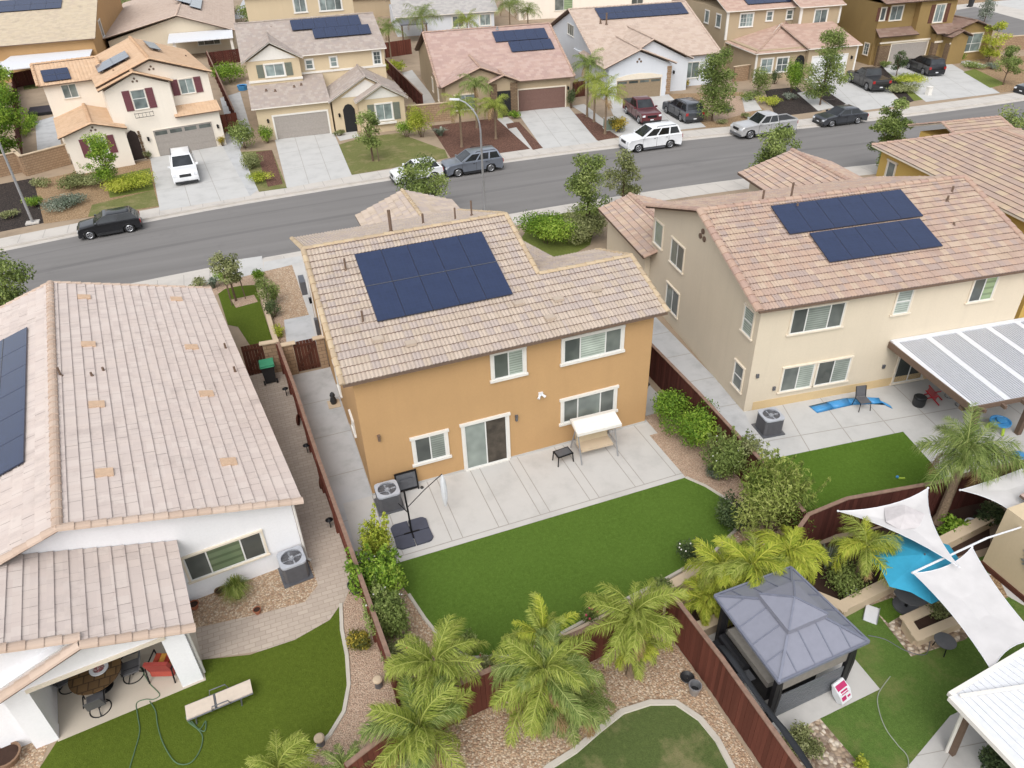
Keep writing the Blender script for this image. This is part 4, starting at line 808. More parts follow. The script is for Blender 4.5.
# 6 ochre house
f = House('house', 'two storey ochre stucco house with brown shutters and stone columns', (72.25, 49.75), -6, 'ochre_stucco', 'roof_clay', 'ridge_rose', 'cream_trim', cap=.12)
f.block(-2.0, 2.7, .8, 13, 0, 6.6); f.block(2.65, 7.5, 0, 13, 0, 6.6); f.block(-1.6, 5.1, -.003, 1.2, 0, 3.1); f.block(5.0, 12.2, -.9, 6, 0, 3.1)
f.face((-2.4, -.55, 3.25), (2.9, -.55, 3.25), (2.6, .85, 3.95), (-2.1, .85, 3.95)); f.roofX(-2.4, 7.9, -.4, 6.3, 13.4, 6.7, 8.8, rake=False)
f.gabY(-1.5, 5, 7.3, 9.2, 12.2, 3.3, 4.2); f.roofY(-1.9, 5, 5.6, 9.2, 12.5, 3.2, 4.4); f.gabY(-2.4, -.8, 6.0, 7.0, 8.1, 2.9, 3.4); f.roofY(-2.7, -1, 5.6, 7.0, 8.4, 3.0, 3.6)
f.face((4.6, -1.4, 3.25), (7.5, -1.4, 3.25), (7.5, .1, 4.1), (4.6, .1, 4.1))
W = dict(mats=FARP, tw=.1, header=0, sill=.02)
f.win('S', .8, -.6, .95, 4.7, 6.2, 2, **W); f.win('S', .8, -1.9, -1.3, 4.8, 6.1, 1, shut=(SH_B, .35), **W); f.win('S', 0, 4.75, 5.95, 4.25, 6.1, 2, shut=(SH_B, .55), **W); f.win('S', -1.5, 8.3, 10.9, 1.0, 2.95, 2, hbar=.45, **W); f.win('W', -2.0, 1.4, 2.2, 1.0, 2.2, 2, muntin=2, **W)
f.garage('S', -.003, -.1, 4.8, 2.25, GD, .1); mb = MB(); mb.box(6.4, 7.5, -1.52, -1.46, .02, 2.5); mb.build('entry_door', M['dark'], f.root)
for q in ((-1.7, -.25, -.08, .3, 0, 2.2), (4.95, 5.5, -1.0, -.4, 0, 2.2), (5.9, 6.35, -2.3, -1.6, 0, 2.2), (7.55, 8.0, -2.3, -1.6, 0, 2.2)): MB().box(*q).build('stone_pier', M['stone'], f.root)
for q in ((-1.8, 5.6, -.12, -.02, 2.42, 2.6), (4.9, 6.4, -1.05, -.95, 2.2, 2.4), (5.85, 8.05, -2.35, -2.25, 2.2, 2.36)): MB().box(*q).build('belt_trim', M['cream_trim'], f.root); f.finish()
# ---- second row, backs towards us
f = House('house', 'tan house with wide pale tile roof and white patio awning in the top left corner', (-24.4, 93.5), -2, 'tan_stucco', 'roof_tan', 'fascia', 'white_trim')
f.gabX(-22, 8.6, 0, 20, 40, 4.2, 9.2); f.roofX(-22, 9.0, -.6, 20, 40.6, 4.3, 9.6, rake=False)
f.win('E', 8.6, 8.5, 10.5, 3.0, 5.0, 1, mats=FARP, tw=.15); f.win('S', 0, -4.5, -2.0, .8, 2.4, 2, mats=FARP, tw=.12); f.win('S', 0, 3.0, 6.0, .2, 2.3, 2, mats=FARP, tw=.12)
f.solar((-22, 9.2, 4.3+.2573*9.8), (1, 0, 0), (0, 1, .2573), 14, 2, 1.9, 1.9)
mb = MB(); mb.ext([(-2.5, -7.0, 2.5), (8.2, -5.6, 2.5), (8.2, -.05, 2.9), (-1.2, -.05, 2.9)], (0, 0, .12)); mb.build('awning', M['white_metal'], f.root)
for q in ((-1.5, -6.6), (6, -5.6)): MB().tube([(*q, 0), (*q, 2.5)], .12).build('awning_post', M['fascia'], f.root)
f.finish()
f = House('house', 'cream house with pinkish gable roof and white awning behind the orange roof', (-6.0, 101.2), -3, 'cream_stucco', 'roof_sand', 'roof_sand', 'white_trim')
f.gabY(0, 40, -9, .6, 7.6, 2.5, 4.85); f.roofY(-.7, 41, -11, .6, 8.0, 2.6, 5.1); f.win('S', 0, 2.5, 5.5, 1.0, 2.1, 3, mats=('pane', 'pane', 'pane'), tw=.08)
mb = MB(); mb.ext([(-1, -5.5, 2.4), (7.5, -5.5, 2.4), (7.5, -.1, 2.75), (-1, -.1, 2.75)], (0, 0, .1)); mb.build('awning', M['white_metal'], f.root)
for q in (-.4, 7): MB().box(q, q+.35, -5.2, -4.9, 0, 2.4).build('awning_post', M['white_trim'], f.root)
f.solar((2.0, 12.0, 4.85), (0, 1, 0), (-1, 0, .33), 4, 2, 2.4, 1.2, 'solar_grey'); f.solar((3.4, 10, 4.3), (0, 1, 0), (-1, 0, .33), 5, 1, 2.4, 1.6, 'solar_grey'); f.finish()
f = House('house', 'tall tan stucco house with white framed upper windows at the top edge', (4.0, 77.0), -3, 'beige_stucco', 'roof_taupe', 'roof_taupe', 'white_trim')
f.block(-1.2, 11.0, 0, 12, 0, 9.5); f.roofX(-1.6, 11.4, -.4, 6, 12.4, 9.4, 11.5, rake=False); f.win('S', 0, 4.2, 5.5, 7.35, 8.8, 2, mats=FARP, tw=.14); f.win('S', 0, 7.1, 9.6, 7.3, 8.7, 3, mats=('pane_far',)*3, tw=.14); f.finish()
f = House('house', 'pale grey house with light grey roof and white windows behind the palms', (24.5, 98.5), -9, 'grey_stucco', 'roof_grey', 'roof_grey', 'white_trim', fascia='fascia_white')
f.block(.3, 15.2, 0, 14, 0, 2.7); f.roofX(0, 15.8, -.5, 9, 18, 2.75, 6.5, rake=False); f.win('S', 0, 8.8, 10.4, .8, 2.3, 2, mats=FARP, tw=.14); f.win('S', 0, 13, 14.6, .8, 2.3, 2, mats=FARP, tw=.14)
mb = MB(); mb.ext([(.5, -6, 2.4), (4.4, -6, 2.4), (4.4, -1, 2.4), (.5, -1, 2.4)], (0, 0, .15)); mb.build('awning', M['metal_grey'], f.root)
for q in (.7, 4.2): MB().tube([(q, -5.8, 0), (q, -5.8, 2.4)], .12).build('awning_post', M['fascia'], f.root)
f.finish()
f = House('house', 'cream house wall with a single dark window at the top edge behind the rose roof', (46.0, 102.5), -10, 'ivory_stucco', 'roof_sand', 'roof_sand', 'cream_trim')
f.block(0, 26, 0, 14, 0, 6.0); f.roofX(-.4, 26.4, -.4, 7, 14.4, 6, 8, rake=False); f.win('S', 0, 6.0, 9.0, 1.1, 3.0, 2, mats=('pane', 'pane_green'), tw=.08); f.win('S', 0, 19, 21, 1.1, 3.0, 2, mats=('pane', 'pane'), tw=.08); f.finish()
f = House('house', 'grey roofed house at the top edge left of the pale grey house', (21, 120), -9, 'khaki_stucco', 'roof_grey', 'roof_grey', 'white_trim')
f.block(0, 14, 0, 14, 0, 3); f.roofX(-.4, 14.4, -.4, 7, 14.4, 3, 5.5, rake=False); f.finish()
# ------------------------------------------------------------------ fences and garden walls
def fence(label, pts, h=1.75, mat='fence', cap=True, bw=.15, name='wood_fence', gz=0.0, side=1, face=True):
    o = thing(name, label, 'fence', (0, 0, 0)); bd = MB(); rl = MB(); k = 0
    for i_, (a, b) in enumerate(zip(pts, pts[1:])):
        A, B = Vector((*a, gz)), Vector((*b, gz)); d = (B-A); L = d.length; d.normalize(); n = Vector((-d.y, d.x, 0))*side; N = max(1, int(L/bw))
        for i in range(N):
            p, q = A+d*(L*i/N+.004), A+d*(L*(i+1)/N-.004); j = random.uniform(-.008, .008); t = .012; hh = h+random.uniform(-.012, .012)
            q4 = [p+n*(j-t), q+n*(j-t), q+n*(j+t), p+n*(j+t)]; lo = [tuple(x+Vector((0, 0, .03))) for x in q4]; hi = [tuple(x+Vector((0, 0, hh))) for x in q4]
            b0 = len(bd.f); bd.grid([lo, hi]); k += 1
            for z in range(b0, len(bd.f)): bd.uv[z] = [(k+.5, .5)]*len(bd.f[z])
        for z in (.3, h*.52, h-.2): rl.bar(A+Vector((0, 0, z))-n*.045, B+Vector((0, 0, z))-n*.045, .05, .09)
        m = max(1, round(L/2.4))
        for i in range(m+1):
            p = A+d*(L*i/m); ps = MB(); ps.box(-.05, .05, -.05, .05, 0, h-.03); po = ps.build('post', M[mat], o); po.location = p-n*.08+d*(.0 if 0 < i < m else (.055 if i == 0 else -.055)); po.rotation_euler = (0, 0, math.atan2(d.y, d.x))
        if cap:
            c = MB(); c.bar(A+Vector((0, 0, h+.035+.004*i_)), B+Vector((0, 0, h+.035+.004*i_)), .14, .04); c.build('cap_rail', M['fence_cap'], o)
    bd.build('boards', M[mat], o, fix=False); 
    for z in range(len(rl.f)): rl.uv[z] = [(300.5+z, .5)]*len(rl.f[z])
    rl.build('rail', M[mat], o); return o
def wall(label, pts, h, th=.2, mat='block', name='block_wall', capm='cap', cat='wall', z0=0):
    o = thing(name, label, cat); mb = MB(); cp = MB()
    for i_, (a, b) in enumerate(zip(pts, pts[1:])):
        A, B = Vector((*a, 0)), Vector((*b, 0)); h_ = h-.006*i_; mb.bar(A+Vector((0, 0, z0+h_/2)), B+Vector((0, 0, z0+h_/2)), th-.004*i_, h_)
        d = (B-A).normalized(); cp.bar(A-d*(th*.5+.05)+Vector((0, 0, z0+h+.028+.005*i_)), B+d*(th*.5+.05)+Vector((0, 0, z0+h+.028+.005*i_)), th+.1, .06)
    mb.build('blocks', M[mat], o); cp.build('cap', M[capm], o); return o
fence('long red brown fence between the paved side path and the orange tan house', [(-2.2, 10.6), (-1.95, 6.5), (-1.72, 1.0), (-1.45, -4.0), (-1.15, -9.7)], 1.75, 'fence', side=1)
fence('red fence behind the turf lawn of the orange tan house, palms in front of it', [(-2.95, -11.65), (-1.5, -11.1), (-.4, -10.62), (.9, -10.45), (4.4, -10.2), (7.45, -9.75)], 1.75, 'fence', side=-1)
fence('red fence running beside the grey gazebo down to the bottom edge', [(7.5, -9.85), (7.62, -12.5), (7.66, -19.5)], 1.8, 'fence', side=-1)
fence('dark red fence between the orange tan house and the cream house, hidden by the hedge', [(14.5, 11), (14.3, 5), (14.15, -1), (13.9, -5.5), (13.6, -8.6)], 1.75, 'fence_dark', side=-1)
fence('red fence with grey cap behind the small lawn of the cream house', [(12.9, -9.2), (13.65, -8.78), (15.4, -8.65), (18.9, -9.2), (21, -9.35), (30, -10.4)], 1.75, 'fence_dark', side=-1)
wall('low retaining wall along the turf behind the rear fence', [(.9, -9.55), (4.4, -9.3), (7.6, -8.85), (10.6, -8.3)], .35, .25, 'cap', 'garden_wall')
# gates with block pillars
def gate(label, x0, x1, y, rot=0, w0=.3):
    o = thing('garden_gate', label, 'gate', ((x0+x1)/2, y), rot); w = (x1-x0)/2; bd = MB(); n = max(4, int(2*w/.14))
    for i in range(n):
        b0 = len(bd.f); bd.box(-w+2*w*i/n+.004, -w+2*w*(i+1)/n-.004, -.015, .015, .06, 1.75)
        for z in range(b0, len(bd.f)): bd.uv[z] = [(i+.5, .5)]*len(bd.f[z])
    bd.build('boards', M['gate'], o); r = MB(); r.box(-w, w, -.05, -.016, .2, .32); r.box(-w, w, -.05, -.016, 1.45, 1.57); r.bar((-w+.05, -.034, .34), (w-.05, -.034, 1.43), .03, .11); r.build('brace', M['gate'], o); return o
gate('wide brown gate beside the orange tan house at the end of its side path', -1.55, -.45, 10.35); gate('brown gate beside the green lidded bin on the paved side path', -3.95, -2.95, 10.95, 0)
wall('tan block pillar wall on the left of the gate of the orange tan house', [(-2.05, 10.35), (-1.57, 10.35)], 1.7); wall('tan block pillar wall between the gate and the orange tan house wall', [(-.43, 10.35), (-.06, 10.35)], 1.7)
wall('tan block pillar wall behind the green lidded bin', [(-2.93, 10.9), (-2.3, 10.85)], 1.7)
wall('low garden wall from the gates up to the front hedge', [(-2.15, 10.8), (-2.35, 14.5), (-2.5, 21.3)], .25, .16, 'cap', 'garden_wall')
# across the street
wall('tan block garden wall left of the white house with orange roof', [G2(20, 169), G2(28, 176), G2(71, 164)], 1.7); wall('tan block garden wall running out of the left edge', [G2(22, 172), G2(-30, 184)], 1.7)
wall('tan block garden wall between the beige house and the khaki rose roofed house', [G2(408, 124), G2(452, 120)], 1.7); wall('tan block wall beside the ochre house running to the cross road', [G2(990, 52), G2(1060, 46)], 1.6)
wall('short tan block wall between the white house and the khaki clay roofed house', [G2(733, 82), G2(747, 80)], 1.6)
fence('dark red fence left of the white house with orange roof, beside a clipped hedge row', [G2(17, 85), G2(23, 154)], 1.7, 'fence_dark', cap=False); fence('dark red fence behind the yard of the white house with orange roof', [G2(15, 88), G2(52, 81)], 1.7, 'fence_dark', cap=False, side=-1)
fence('dark red fence between the white orange roofed house and the beige house', [G2(210, 65), G2(238, 128)], 1.7, 'fence_dark', cap=True); fence('dark red fence behind the bushes between the two far houses', [G2(212, 66), G2(242, 62)], 1.7, 'fence_dark', cap=False, side=-1)
fence('red fence panel beside the garage of the white house with orange roof', [G2(224, 133), G2(240, 130)], 1.7, 'fence', cap=False, side=-1); fence('dark red fence right of the beige house going back from the block wall', [G2(386, 72), G2(424, 112)], 1.7, 'fence_dark', cap=True); fence('dark red fence behind the palms beside the beige house', [G2(386, 58), G2(412, 54)], 1.9, 'fence', cap=False, side=-1)
fence('brown gate fence between the rose roofed house and the white house', [G2(573, 98), G2(585, 96)], 1.6, 'gate', cap=False, side=-1)
# street lamps
def street_lamp(label, loc, arm_dir, h=8.2, arm=2.4):
    o = thing('street_lamp', label, 'street lamp', loc); d = Vector((math.cos(arm_dir), math.sin(arm_dir), 0)); mb = MB()
    pts = [(0, 0, 0), (0, 0, h*.75)] + [tuple(d*arm*(1-math.cos(t))*1.0+Vector((0, 0, h*.75+h*.25*math.sin(t)))) for t in (.25, .5, .8, 1.1, 1.4)]
    mb.tube(pts, [.085, .065, .055, .05, .046, .042, .04], 10); mb.lathe([(.2, 0), (.2, .25), (.11, .35)], 12); mb.build('pole', M['cap'] if False else M['galv'], o)
    e = Vector(pts[-1]); hd = MB(); hd.bar(e-d*.05, e+d*.6, .2, .09); hd.build('lamp_head', M['white_metal'], o); return o
street_lamp('grey curved street lamp in front of the parked silver SUV', (*G2(485, 215),), math.radians(146), 8.0, 1.7)
o = thing('street_lamp', 'grey street lamp pole leaning in at the left edge behind the black hatchback', 'street lamp', (*G2(33, 223),)); mb = MB(); mb.tube([(0, 0, 0), (-.05, .1, 3), (-.1, .2, 8)], [.11, .09, .07], 10); mb.build('pole', M['galv'], o); mb = MB(); mb.box(-.45, .45, -.35, .35, 0, .1); mb.build('footing', M['sidewalk'], o); mb = MB(); mb.bar((-.1, .2, 8), (-.6, -1.6, 8.3), .09, .09); mb.bar((-.6, -1.6, 8.3), (-.75, -2.2, 8.35), .26, .12); mb.build('lamp_head', M['white_metal'], o)
# ------------------------------------------------------------------ air conditioners
def ac_unit(label, loc, rot):
    o = thing('air_conditioner', label, 'air conditioner', loc, rot); w = .43; mb = MB(); mb.prism([(-w, -w+.08), (-w+.08, -w), (w-.08, -w), (w, -w+.08), (w, w-.08), (w-.08, w), (-w+.08, w), (-w, w-.08)], .06, .78)
    for k in range(16): z = .1+k*.042; mb.box(-w-.012, w+.012, -w+.1, w-.1, z, z+.016); mb.box(-w+.1, w-.1, -w-.012, w+.012, z, z+.016)
    mb.build('casing', M['ac_body'], o); t = MB(); R = .36
    outer = [(-w-.03, -w-.03), (w+.03, -w-.03), (w+.03, w+.03), (-w-.03, w+.03)]
    pts = []
    for k in range(32):
        a = 2*math.pi*k/32; c, s = math.cos(a), math.sin(a); q = (w+.02)/max(abs(c), abs(s)); q = min(q, (w+.02)*1.28); pts.append((c*q, s*q, R*c, R*s))
    t.grid([[(p[0], p[1], .78) for p in pts], [(p[0], p[1], .85) for p in pts], [(p[2], p[3], .86) for p in pts], [(p[2], p[3], .8) for p in pts]], caps=False); t.build('top', M['ac_top'], o)
    g = MB()
    for rr in (.07, .14, .21, .28, .34): g.tube([(rr*math.cos(2*math.pi*k/24), rr*math.sin(2*math.pi*k/24), .875) for k in range(25)], .006, 4)
    for k in range(10): a = 2*math.pi*k/10; g.tube([(.07*math.cos(a), .07*math.sin(a), .876), (.37*math.cos(a), .37*math.sin(a), .866)], .005, 4)
    g.build('grille', M['metal_grey'], o); fn = MB(); fn.lathe([(.001, .74), (.1, .74), (.1, .83), (.001, .84)], 16)
    for k in range(4):
        a = 2*math.pi*k/4; c, s = math.cos(a), math.sin(a); P = lambda r, q, z: (r*c-q*s, r*s+q*c, z); fn.poly([P(.09, -.05, .76), P(.33, -.14, .75), P(.34, .09, .80), P(.09, .05, .79)])
    fn.build('fan', M['ac_top'], o); wl = MB(); wl.lathe([(.36, .70), (.001, .69)], 24, caps=False); wl.build('well', M['dark'], o); bs = MB(); bs.box(-.52, .52, -.52, .52, 0, .06); bs.build('pad', M['metal_grey'], o); return o
ac_unit('grey air conditioner at the back corner of the orange tan house', (.5, -.78), 0); ac_unit('grey air conditioner at the rear corner of the white house on tan pebbles', (-3.42, -2.95), 7); ac_unit('grey air conditioner at the corner of the cream house beside its patio', (16.92, -2.55), -7)
# ------------------------------------------------------------------ centre patio things
o = thing('patio_umbrella', 'closed white cantilever umbrella hanging from a dark arm over a black four tile base', 'umbrella', (*G2(412, 534),)); mb = MB()
for i in (0, 1):
    for j in (0, 1): b = MB(); qx = (-1 if i == 0 else 1); qy = (-1 if j == 0 else 1); b.prism([(qx*x, qy*y) for x, y in ((.02, .02), (.68, .02), (.7, .5), (.6, .62), (.5, .66), (.02, .66))], .01, .09); b.build('base_tile', m_plain('slate_base_tile', S(84, 88, 104, .7), .6), o)
mb.bar((-.3, 0, .1), (.3, 0, .1), .05, .04); mb.bar((0, -.3, .1), (0, .3, .1), .05, .045); mb.tube([(0, 0, .1), (-.02, .02, 1.2), (-.05, .05, 2.15)], .035, 8); ue = Vector(G(442, 474, 2.08))-o.location; mb.tube([(-.03, .02, 1.35), tuple(ue*.5+Vector((0, 0, .75))), tuple(ue)], .017, 8); mb.tube([(-.03, .03, 1.1), (-.3, .2, 1.5)], .02, 6); mb.build('pole', M['metal_dark'], o)
cb = MB(); top = Vector(G(442, 475, 2.05))-o.location; cb.tube([top, top+Vector((0, 0, -.25)), top+Vector((.01, 0, -.8)), top+Vector((.02, .01, -1.25)), top+Vector((.02, .02, -1.6))], [.03, .1, .13, .1, .03], 9); cb.build('folded_canopy', M['white_metal'], o)
o = thing('wall_heater', 'black framed grey panel leaning against the tan wall beside the air conditioner', 'panel', (1.38, -.32), 0); mb = MB(); mb.bar((-.42, 0, .02), (-.42, .2, .85), .06, .06); mb.bar((.42, 0, .02), (.42, .2, .85), .06, .06); mb.bar((-.45, .2, .85), (.45, .2, .85), .06, .06); mb.bar((-.45, .03, .1), (.45, .03, .1), .06, .06); mb.build('frame', M['metal_dark'], o); mb = MB(); mb.ext([(-.39, .04, .14), (.39, .04, .14), (.39, .19, .8), (-.39, .19, .8)], (0, .02, 0)); mb.box(-.25, .25, .05, .09, .35, .6); mb.build('panel', M['metal_grey'], o)
o = thing('drain_cap', 'small black drain cap on the concrete between the umbrella and the sliding door', 'drain', (*G2(422, 488),)); mb = MB(); mb.lathe([(.07, 0), (.07, .05), (.05, .07)], 12); mb.build('cap', M['black_plastic'], o)
# swing seat
o = thing('swing_seat', 'white canopied swing seat on the concrete patio below the window', 'swing seat', (*G2(594, 452),), -2); cn = MB(); cn.grid([[(-.98, -.48, 1.45), (.98, -.48, 1.45), (.98, .36, 1.66), (-.98, .36, 1.66)], [(-.98, -.48, 1.58), (.98, -.48, 1.58), (.98, .36, 1.76), (-.98, .36, 1.76)], [(-.94, -.02, 1.74), (.94, -.02, 1.74), (.94, .14, 1.8), (-.94, .14, 1.8)]]); cn.build('canopy', M['white_trim'], o)
mb = MB()
for x in (-.82, .82):
    mb.tube([(x, -.62, .02), (x, -.3, .85), (x, -.02, 1.6)], .028); mb.tube([(x, .6, .02), (x, .3, .85), (x, .02, 1.6)], .028); mb.tube([(x, -.42, .55), (x, .42, .55)], .022); mb.tube([(x*.93, -.2, .5), (x*.93, -.03, 1.6)], .012); mb.tube([(x*.93, .2, .55), (x*.93, .03, 1.6)], .012)
mb.tube([(-.82, 0, 1.6), (.82, 0, 1.6)], .025); mb.tube([(-.82, .45, .55), (.82, .45, .55)], .02); mb.build('frame', M['galv'], o); st = MB(); st.box(-.72, .72, -.32, .24, .42, .52); st.build('seat', M['cap'], o); bk = MB(); bk.ext([(-.72, .24, .5), (.72, .24, .5), (.72, .4, 1.0), (-.72, .4, 1.0)], (0, .06, .02)); bk.build('backrest', M['beige_stucco'], o)
o = thing('side_table', 'small dark metal side table with pale top left of the swing seat', 'table', (*G2(563, 461),), 5); mb = MB()
for x in (-.33, .33):
    for y in (-.22, .22): mb.tube([(x*1.1, y*1.1, 0), (x, y, .46)], .025)
mb.bar((-.36, -.22, .46), (.36, -.22, .46), .05, .04); mb.bar((-.36, .22, .46), (.36, .22, .46), .05, .04); mb.bar((-.33, -.22, .46), (-.33, .22, .46), .05, .04); mb.bar((.33, -.22, .46), (.33, .22, .46), .05, .04); mb.build('frame', M['metal_dark'], o); mb = MB(); mb.box(-.3, .3, -.19, .19, .46, .49); mb.build('tabletop', M['metal_grey'], o)
def wheelie(label, loc, rot, body, lid, h=1.05):
    o = thing('wheelie_bin', label, 'bin', loc, rot); mb = MB(); mb.grid([[(-.24, -.27, .06), (.24, -.27, .06), (.24, .25, .06), (-.24, .25, .06)], [(-.31, -.36, h-.1), (.31, -.36, h-.1), (.31, .34, h-.1), (-.31, .34, h-.1)]]); mb.box(-.34, .34, -.39, .37, h-.1, h-.05); mb.build('body', body, o)
    l = MB(); l.grid([[(-.35, -.41, h-.048), (.35, -.41, h-.048), (.35, .37, h-.048), (-.35, .37, h-.048)], [(-.33, -.38, h+.03), (.33, -.38, h+.03), (.33, .37, h+.06), (-.33, .37, h+.06)]]); l.tube([(-.3, .43, h), (.3, .43, h)], .025); l.build('lid', lid, o)
    for x in (-.3, .3): w = MB(); w.tube([(x-.04, .27, .12), (x+.04, .27, .12)], .12, 14); w.build('wheel', M['tyre'], o)
    return o
wheelie('dark bin with a green lid on the paved side path before the gate', (*G2(271, 381),), 180, M['black_plastic'], M['green_plastic']); wheelie('black bin standing at the right side of the orange tan house', (12.75, 1.6), 90, M['black_plastic'], M['black_plastic']); wheelie('black bin on the pavement of the cross road in the top right corner', (*G2(970, 7),), 0, M['black_plastic'], M['black_plastic'], 1.5)
o = thing('garden_statue', 'small black figurine on a tan pad beside the wall of the orange tan house', 'statue', (*G2(334, 404),)); mb = MB(); mb.box(-.28, .28, -.35, .3, .01, .04); mb.build('pad', M['cap'], o); mb = MB(); mb.lathe([(.12, .04), (.16, .2), (.1, .42), (.13, .5), (.09, .62), (.02, .68)], 12); mb.build('figure', M['black_plastic'], o)
for k, (px, py) in enumerate(((287, 396), (308, 453), (331, 528))):
    o = thing('path_light', ['dark path light nearest the green lidded bin', 'dark path light between two iron rings on the side path', 'dark path light nearest the air conditioner of the white house'][k], 'garden light', (*G2(px, py),), 0, 'path lights along the paver path'); mb = MB(); mb.tube([(0, 0, 0), (0, 0, .4)], .018); mb.build('stake', M['metal_dark'], o); mb = MB(); mb.lathe([(.05, .36), (.05, .42), (.15, .43), (.02, .52)], 12); mb.build('lamp', M['metal_dark'], o)
for k, (px, py) in enumerate(((299, 424), (322, 487))):
    o = thing('iron_ring', ['dark iron ring leaning on the fence nearer the green lidded bin', 'dark iron ring leaning on the fence nearer the white house corner'][k], 'ornament', (*G2(px, py),), 75); mb = MB(); mb.tube([(.22*math.cos(t*math.pi/10), .0, .24+.22*math.sin(t*math.pi/10)) for t in range(21)], .045, 8); mb.tube([(-.2, 0, .24), (.2, 0, .24)], .025); mb.tube([(0, 0, .04), (0, 0, .44)], .025); mb.build('ring', M['gate'], o)
def pot(label, loc, r=.2, h=.3, mat=None, soil=True, name='plant_pot'):
    o = thing(name, label, 'pot', loc); mb = MB(); mb.lathe([(r*.65, 0), (r*.95, h*.85), (r*1.05, h*.86), (r*1.05, h), (r*.9, h), (r*.88, h*.8)], 18, caps=False); mb.build('pot', mat, o); mb = MB(); mb.lathe([(r*.9, h*.82), (.001, h*.84)], 18, caps=False); mb.build('soil', M['soil'], o); return o
TERRA = m_plain('terracotta', S(172, 104, 72, .75), .8)
pot('dark green pot of brown soil between the fence and the white house lawn', (*G2(356, 592),), .24, .42, m_plain('dark_green_pot', S(70, 80, 76, .7), .5)); pot('round brown stone pot at the bottom left corner', (*G2(10, 761),), .38, .35, m_plain('brown_pot', S(150, 118, 92, .7), .8)); pot('small terracotta pot on the pebbles below the white house window', (*G2(258, 613),), .13, .2, TERRA); pot('terracotta pot at the patio corner of the white house', (*G2(195, 608),), .17, .22, TERRA); pot('brown pot beside the ornamental grass under the window', (*G2(221, 594),), .18, .2, m_plain('clay_brown_pot', S(150, 120, 84, .7), .8))
for k, (px, py, r, h, lab) in enumerate(((379, 686, .15, .3, 'round grey lantern on a post by the fence end beside the palm'), (321, 744, .15, .28, 'white topped round garden light on the lawn edging'))):
    o = thing('garden_lantern', lab, 'garden light', (*G2(px, py),)); mb = MB(); mb.lathe([(r*.8, 0), (r*.8, h)], 16); mb.build('body', M['metal_grey'], o); mb = MB(); mb.lathe([(r, h), (r, h+.05), (r*.7, h+.09), (.01, h+.1)], 16); mb.build('cap', M['cap'], o)
# ------------------------------------------------------------------ left patio furniture
def swivel_chair(label, loc, rot):
    o = thing('patio_chair', label, 'chair', loc, rot, 'swivel chairs round the patio table'); mb = MB(); mb.tube([(.3*math.cos(t*math.pi/12), .3*math.sin(t*math.pi/12), .03) for t in range(25)], .02, 6)
    for t in range(3): a = t*2.1+.5; mb.tube([(0, 0, .3), (.3*math.cos(a), .3*math.sin(a), .04)], .018, 6)
    mb.tube([(0, 0, .1), (0, 0, .4)], .03); mb.build('base', M['metal_dark'], o); st = MB(); st.box(-.25, .25, -.25, .25, .4, .46); st.build('seat', M['ac_body'], o); bk = MB(); bk.ext([(-.24, -.25, .45), (.24, -.25, .45), (.22, -.42, .95), (-.22, -.42, .95)], (0, -.03, .0)); bk.build('backrest', M['ac_body'], o)
    for x in (-.28, .28): a = MB(); a.tube([(x, -.32, .68), (x, .1, .68), (x, .22, .6), (x, .2, .44)], .02, 6); a.build('armrest', M['metal_dark'], o)
    return o
tb = G(95, 673, .72); o = thing('patio_table', 'round brown patio table under the covered patio of the white house', 'table', (tb[0], tb[1])); mb = MB(); mb.lathe([(.01, .68), (.72, .68), (.75, .72), (.74, .74), (.01, .74)], 32); mb.build('tabletop', m_brick('brown_slate_tiles', S(128, 100, 64, .7), S(104, 80, 54, .7), S(70, 56, 44, .6), .3, .3), o); mb = MB(); mb.lathe([(.35, 0), (.3, .05), (.08, .1), (.08, .6), (.25, .68)], 16); mb.build('pedestal', M['metal_dark'], o)
o = thing('fire_bowl', 'white rimmed bowl with pinkish stones on the round patio table', 'bowl', (tb[0]+.12, tb[1]+.08, .742)); mb = MB(); mb.lathe([(.2, 0), (.27, .03), (.27, .06), (.17, .06), (.16, .03)], 24, caps=False); mb.build('rim', M['white_metal'], o); mb = MB(); mb.lathe([(.165, .035), (.08, .06), (.01, .07)], 16, caps=False); mb.build('stones', m_gravel('pink_stones', [S(216, 150, 150, .8), S(240, 220, 220, .8), S(150, 90, 90, .8)], 24), o)
swivel_chair('grey swivel chair nearest the lawn at the round patio table', (*G2(101, 709),), 8); swivel_chair('grey swivel chair between the round table and the striped cushion chair', (*G2(134, 676),), 95); swivel_chair('grey swivel chair left of the round patio table, partly behind the post', (*G2(70, 686),), -70)
o = thing('cushion_chair', 'armchair with red and orange striped cushions under the covered patio', 'chair', (*G2(168, 671),), 160); mb = MB(); mb.box(-.35, .35, -.35, .3, .16, .42); mb.build('seat', m_plain('red_cushion', S(196, 84, 66, .75), .9), o); mb = MB(); mb.ext([(-.36, .3, .4), (.36, .3, .4), (.36, .45, .9), (-.36, .45, .9)], (0, -.14, 0)); mb.build('backrest', m_plain('rust_cushion', S(178, 70, 60, .75), .9), o)
for i, c in enumerate(((230, 140, 50), (190, 60, 40), (240, 170, 60), (200, 80, 50))): mb = MB(); mb.box(-.34+i*.17, -.18+i*.17, -.3, .22, .42, .47+.01*i); mb.build('cushion_stripe', m_plain('stripe_%d' % c[1], S(*c, .75), .9), o)
mb = MB()
for x in (-.4, .4): mb.tube([(x, -.38, 0), (x, -.36, .6), (x, .35, .6), (x, .45, 0)], .025)
mb.build('frame', M['metal_dark'], o)
